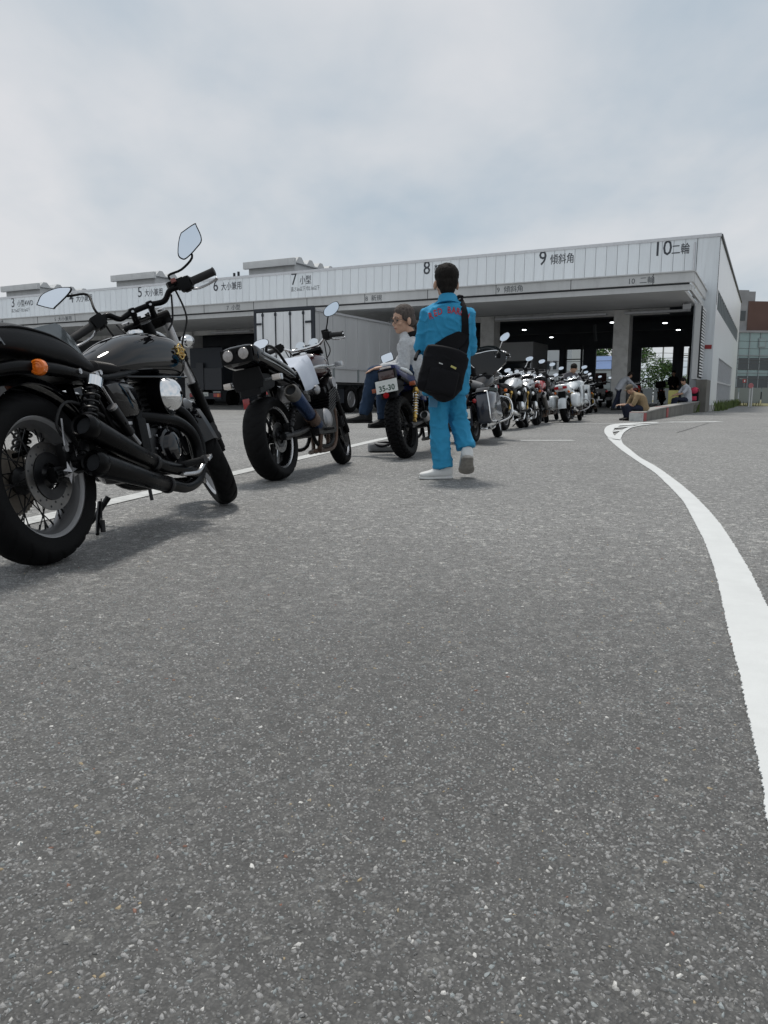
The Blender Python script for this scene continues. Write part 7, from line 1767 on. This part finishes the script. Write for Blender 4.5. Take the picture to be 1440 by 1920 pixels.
obj('strap_front', G().tube([(0.060, -0.02, 1.36), (0.03, 0.08, 1.36), (-0.02, 0.13, 1.20), (-0.14, 0.12, 1.02), (-0.25, 0.0, 0.97), (-0.29, -0.15, 0.90)], 0.014, 8, smooth=5), 'bag_black', BG)
obj('yellow_tag', G().box((-0.025, -0.338, 0.835), (0.042, 0.004, 0.014), rot=(0, 0.45, 0)), 'yellow_card', BG, smooth=0)
obj('pale_tag', G().box((-0.115, -0.335, 0.862), (0.028, 0.004, 0.008), rot=(0, 0.35, 0)), 'paint_worn', BG, smooth=0)

# --- the grey haired person sitting side-saddle on motorcycle 3
J2 = dict(head=(0.185, -0.005, 1.375), face=(-0.86, -0.52, -0.12), neck=(0.262, 0.01, 1.235), pelvis=(0.335, 0.02, 0.955), shL=(0.200, -0.135, 1.145), shR=(0.290, 0.170, 1.165), bend=(0.03, 0, 0.0),
    elL=(0.185, -0.185, 0.905), wrL=(-0.005, -0.165, 0.925), hdL=(-1, -0.10, -0.16), pnL=(-0.05, 0.0, -1), tsL=-1, curlL=0.38,
    elR=(0.14, 0.22, 0.95), wrR=(-0.02, 0.16, 0.93), hdR=(-1, 0, -0.1), pnR=(0, 0, -1), tsR=1,
    hipL=(0.305, -0.085, 0.895), hipR=(0.325, 0.10, 0.895), knL=(-0.10, -0.125, 0.865), knR=(-0.03, 0.16, 0.845), anL=(-0.19, -0.10, 0.475), toeL=(-0.38, -0.14, 0.40), anR=(-0.01, 0.12, 0.42), toeR=(-0.14, 0.0, 0.34))
def pony_hair(V, hs):
    g = G(); r_, f, u = frame_of(V['face']); c = V['head']
    Mh = Matrix(((r_.x, f.x, u.x, c.x), (r_.y, f.y, u.y, c.y), (r_.z, f.z, u.z, c.z), (0, 0, 0, 1))) @ Matrix.Scale(hs, 4)
    g.ell((0, -0.016, 0.060), (0.082, 0.096, 0.078), 20, 14, Mx=Mh)
    g.ell((0, -0.045, 0.005), (0.081, 0.070, 0.080), 18, 12, Mx=Mh)
    for s_ in (-1, 1): g.ell((s_ * 0.070, 0.010, 0.035), (0.014, 0.045, 0.050), 12, 8, Mx=Mh)
    g.tube([(0, -0.10, -0.02), (0.0, -0.135, -0.055), (0.0, -0.14, -0.11), (0.005, -0.125, -0.17)], [0.030, 0.026, 0.020, 0.006], 10, Mx=Mh, smooth=4)
    return g
P2, V2 = person('person with grey ponytail and glasses in light grey top sitting sideways on the blue motorcycle', (0.0, 7.42, -0.02), J2, 'grey_knit', 'jeans', 'hair_grey', ('boot', 'boot'), voxel=0.0075, sk='skin_pale', hs=1.12, wr=0.007, leg_r=(0.086, 0.068, 0.058), arm_r=(0.060, 0.056, 0.044), hem=0.15, girth=1.1, hair_fn=pony_hair, hand_s=1.1, seed=7)
P2.scale = (1.1, 1.1, 1.1); P2.location = (0.0, 8.162, -0.0855)
r_, f_, u_ = frame_of(J2['face'])
Mh2 = Matrix(((r_.x, f_.x, u_.x, J2['head'][0]), (r_.y, f_.y, u_.y, J2['head'][1]), (r_.z, f_.z, u_.z, J2['head'][2]), (0, 0, 0, 1))) @ Matrix.Scale(1.12, 4)
gl = G()
for s_ in (-1, 1):
    gl.tube([(s_ * 0.034 + 0.025 * math.cos(a), 0.103, 0.0 + 0.020 * math.sin(a)) for a in np.linspace(0, 2 * math.pi, 21)], 0.0018, 6, False, Mh2)
    gl.tube([(s_ * 0.060, 0.102, 0.004), (s_ * 0.079, 0.07, 0.006), (s_ * 0.084, 0.0, 0.004)], 0.0016, 6, True, Mh2)
gl.tube([(-0.010, 0.104, 0.003), (0.010, 0.104, 0.003)], 0.0018, 6, True, Mh2)
gls = obj('glasses', gl, 'steel_dark', P2)
for s_ in (-1, 1):
    obj('glasses_lens', G().lathe([(0.024, 0.0), (0.024, 0.001), (0, 0.001)], 18, 'y', Mx=Mh2 @ T_((s_ * 0.034, 0.1035, 0.0))), mat('spectacle_lens', (0.9, 0.92, 0.94), 0.02, 0, trans=1.0, ior=1.04), gls)
    e_ = obj('eye', G().ell((s_ * 0.033, 0.080, 0.002), (0.013, 0.007, 0.0075), 10, 6, Mx=Mh2), 'hair_dark', P2)
    obj('eyebrow', G().tube([(s_ * 0.016, 0.095, 0.027), (s_ * 0.034, 0.094, 0.032), (s_ * 0.052, 0.084, 0.026)], 0.0035, 6, True, Mh2, smooth=3), 'hair_grey', P2)
obj('lips', G().ell((0, 0.090, -0.0615), (0.022, 0.007, 0.0045), 10, 6, Mx=Mh2), 'lip', P2)
obj('collar', G().lathe([(0.062, -0.02), (0.078, 0.0), (0.074, 0.045), (0.060, 0.050)], 22, 'z', Mx=T_((0.262, 0.01, 1.215)) @ Matrix.Rotation(rad(-18), 4, 'Y')), 'bag_black', P2)

# --- people further off
def frm(u, Z, a=0.0): return ((u - 720) / 1417 * Z, Z, a)
# crouching on the wall end, tan shirt and cap
J3 = dict(head=(-0.16, 0, 0.80), face=(-0.85, -0.15, -0.5), neck=(-0.05, 0, 0.70), pelvis=(0.18, 0, 0.36), shL=(-0.02, -0.18, 0.63), shR=(-0.02, 0.18, 0.63), bend=(0.07, 0, 0.05),
    elL=(-0.12, -0.2, 0.40), wrL=(-0.36, -0.08, 0.40), elR=(-0.12, 0.2, 0.40), wrR=(-0.36, 0.08, 0.40), hipL=(0.15, -0.09, 0.30), hipR=(0.15, 0.09, 0.30), knL=(-0.25, -0.14, 0.36), knR=(-0.25, 0.14, 0.36), anL=(-0.17, -0.12, 0.085), anR=(-0.17, 0.12, 0.085), toeL=(-0.36, -0.14, 0), toeR=(-0.36, 0.14, 0))
def cap_hair(V, hs):
    g = G(); r_, f, u = frame_of(V['face']); c = V['head']
    Mh = Matrix(((r_.x, f.x, u.x, c.x), (r_.y, f.y, u.y, c.y), (r_.z, f.z, u.z, c.z), (0, 0, 0, 1))) @ Matrix.Scale(hs, 4)
    g.ell((0, -0.010, 0.052), (0.088, 0.102, 0.078), 18, 12, Mx=Mh).ell((0, 0.10, 0.04), (0.062, 0.07, 0.012), 14, 8, Mx=Mh)
    return g
P3, V3 = person('person in tan T-shirt and cap crouching on the end of the low wall', frm(1192, 19.6), J3, 'tan_cloth', 'navy_cloth', None, ('boot', 'boot'), voxel=0.014, sleeve=0.55, seed=3, hair_fn=cap_hair)
obj('cap', remesh('cap', cap_hair(V3, 1.0), 0.01, 'khaki', 2), None, P3)
# leaning over the red motorcycle
J4 = dict(head=(0.30, 0, 1.40), face=(0.7, 0.2, -0.6), neck=(0.20, 0, 1.30), pelvis=(-0.12, 0, 0.90), shL=(0.16, 0.18, 1.24), shR=(0.16, -0.18, 1.24), bend=(-0.02, 0, 0.06),
    elL=(0.34, 0.2, 1.02), wrL=(0.52, 0.12, 0.90), elR=(0.36, -0.22, 1.05), wrR=(0.56, -0.12, 0.92), hipL=(-0.12, 0.09, 0.86), hipR=(-0.12, -0.09, 0.86), knL=(-0.10, 0.12, 0.46), knR=(-0.24, -0.10, 0.46), anL=(-0.08, 0.12, 0.085), anR=(-0.38, -0.10, 0.085), toeL=(0.1, 0.13, 0), toeR=(-0.2, -0.1, 0))
person('person in pale shirt and navy trousers leaning over the red motorcycle beside the wide pillar', (*frm(1166, 30.6)[:2], 0.05), J4, 'white_shirt', 'navy_cloth', 'hair_dark', ('boot', 'boot'), voxel=0.018, seed=4)
# sitting on the far end of the wall
J5 = dict(head=(-0.08, 0, 0.77), face=(-0.8, -0.1, -0.4), neck=(-0.02, 0, 0.66), pelvis=(0.10, 0, 0.16), shL=(0.02, -0.18, 0.56), shR=(0.02, 0.18, 0.56), bend=(0.04, 0, 0),
    elL=(-0.14, -0.2, 0.34), wrL=(-0.34, -0.1, 0.28), elR=(-0.14, 0.2, 0.34), wrR=(-0.34, 0.1, 0.28), hipL=(0.08, -0.09, 0.10), hipR=(0.08, 0.09, 0.10), knL=(-0.36, -0.12, 0.13), knR=(-0.36, 0.12, 0.10), anL=(-0.40, -0.12, -0.27), anR=(-0.40, 0.12, -0.27), toeL=(-0.58, -0.12, -0.36), toeR=(-0.58, 0.12, -0.36))
w5 = HC + Bhat * 0.60 + Ahat * -4.2
person('person in pale grey T-shirt sitting on the far end of the low wall', (w5.x, w5.y, 0.385), J5, 'white_shirt', 'navy_cloth', 'hair_dark', ('boot', 'boot'), voxel=0.016, sleeve=0.55, seed=5)
w6 = HC + Bhat * 0.40 + Ahat * -2.6
BP = thing('backpack', 'pink and black backpack on the low wall behind the seated person', 'backpack', (w6.x, w6.y, 0.395), (0, 0, rad(-27)))
obj('bag_body', G().box((0, 0, 0.26), (0.32, 0.40, 0.50), bev=0.09), 'bag_black', BP)
obj('bag_top', G().ell((0, -0.06, 0.42), (0.17, 0.2, 0.15), 16, 10), 'pink', BP)
obj('bag_pocket', G().box((-0.02, -0.22, 0.14), (0.24, 0.06, 0.16), bev=0.02), 'pink', BP)
w7 = HC + Bhat * 1.05 + Ahat * -3.7
YB = thing('yellow_board', 'pale yellow folding notice board standing beside the seated person', 'board', (w7.x, w7.y, 0.0), (0, 0, rad(-20)))
for s_ in (-1, 1): obj('board_panel', G().box((0, s_ * 0.12, 0.42), (0.36, 0.02, 0.84), rot=(s_ * 0.14, 0, 0), bev=0.004), 'yellow_card', YB, smooth=0)
# bending over the white tourer
J6 = dict(head=(0.06, -0.12, 1.36), face=(-0.3, -0.8, -0.5), neck=(0.03, 0.0, 1.27), pelvis=(0, 0.2, 0.88), shL=(0.20, 0.0, 1.17), shR=(-0.20, 0.0, 1.17), bend=(0, 0.06, 0.04),
    elL=(0.26, -0.14, 0.98), wrL=(0.14, -0.35, 0.92), elR=(-0.26, -0.14, 0.98), wrR=(-0.14, -0.35, 0.92), hipL=(0.09, 0.2, 0.84), hipR=(-0.09, 0.2, 0.84), knL=(0.1, 0.12, 0.45), knR=(-0.1, 0.12, 0.45), anL=(0.1, 0.2, 0.085), anR=(-0.1, 0.2, 0.085), toeL=(0.1, 0.0, 0), toeR=(-0.1, 0.0, 0))
person('person in dark grey jacket bending forward behind the white touring motorcycle', frm(1068, 20.8), J6, 'grey_jacket', 'navy_cloth', 'hair_dark', ('boot', 'boot'), voxel=0.016, seed=6)

# lump of grey and black gear lying on the asphalt by motorcycle 3
gb = thing('gear_bag', 'small grey and black bag lying on the asphalt beside the knobbly rear tyre', 'bag', (-0.02, 8.55, 0), (0, 0, rad(8)))
obj('bag_body', G().sections([(-0.16, 0.045, 0.05, 0.03, 0.04, 0.6), (-0.13, 0.05, 0.09, 0.055, 0.045, 0.5), (0.04, 0.05, 0.09, 0.05, 0.045, 0.5), (0.15, 0.045, 0.06, 0.03, 0.04, 0.6)], 20, 4), 'rain_grey', gb)
obj('bag_strap', G().tube([(-0.10, -0.07, 0.09), (-0.02, -0.10, 0.07), (0.08, -0.08, 0.09), (0.16, -0.03, 0.05), (0.24, -0.02, 0.03)], 0.014, 8, smooth=4).tube([(-0.05, 0.02, 0.10), (0.06, -0.03, 0.11), (0.14, 0.03, 0.07)], 0.012, 8, smooth=4), 'bag_black', gb)
obj('buckle', G().box((0.06, -0.09, 0.075), (0.04, 0.02, 0.03), bev=0.005), 'chrome', gb)

# dark clothed figure by the inner edge of lane 10
J7 = dict(head=(0, 0.02, 1.56), face=(-0.5, -0.7, -0.2), neck=(0, 0, 1.43), pelvis=(0, 0, 0.93), shL=(0.18, 0, 1.33), shR=(-0.18, 0, 1.33),
    elL=(0.23, 0.0, 1.06), wrL=(0.14, -0.2, 0.98), elR=(-0.23, 0, 1.06), wrR=(-0.14, -0.2, 0.98), hipL=(0.09, 0, 0.88), hipR=(-0.09, 0, 0.88), knL=(0.1, -0.02, 0.47), knR=(-0.1, 0.0, 0.47), anL=(0.1, 0.02, 0.085), anR=(-0.1, 0.03, 0.085), toeL=(0.12, -0.18, 0), toeR=(-0.12, -0.17, 0))
person('person in black standing in the shade between the yellow board and the louvred wall', (*frm(1261, 36.0)[:2], 0.12), J7, 'bag_black', 'navy_cloth', 'hair_dark', ('boot', 'boot'), voxel=0.018, seed=8)
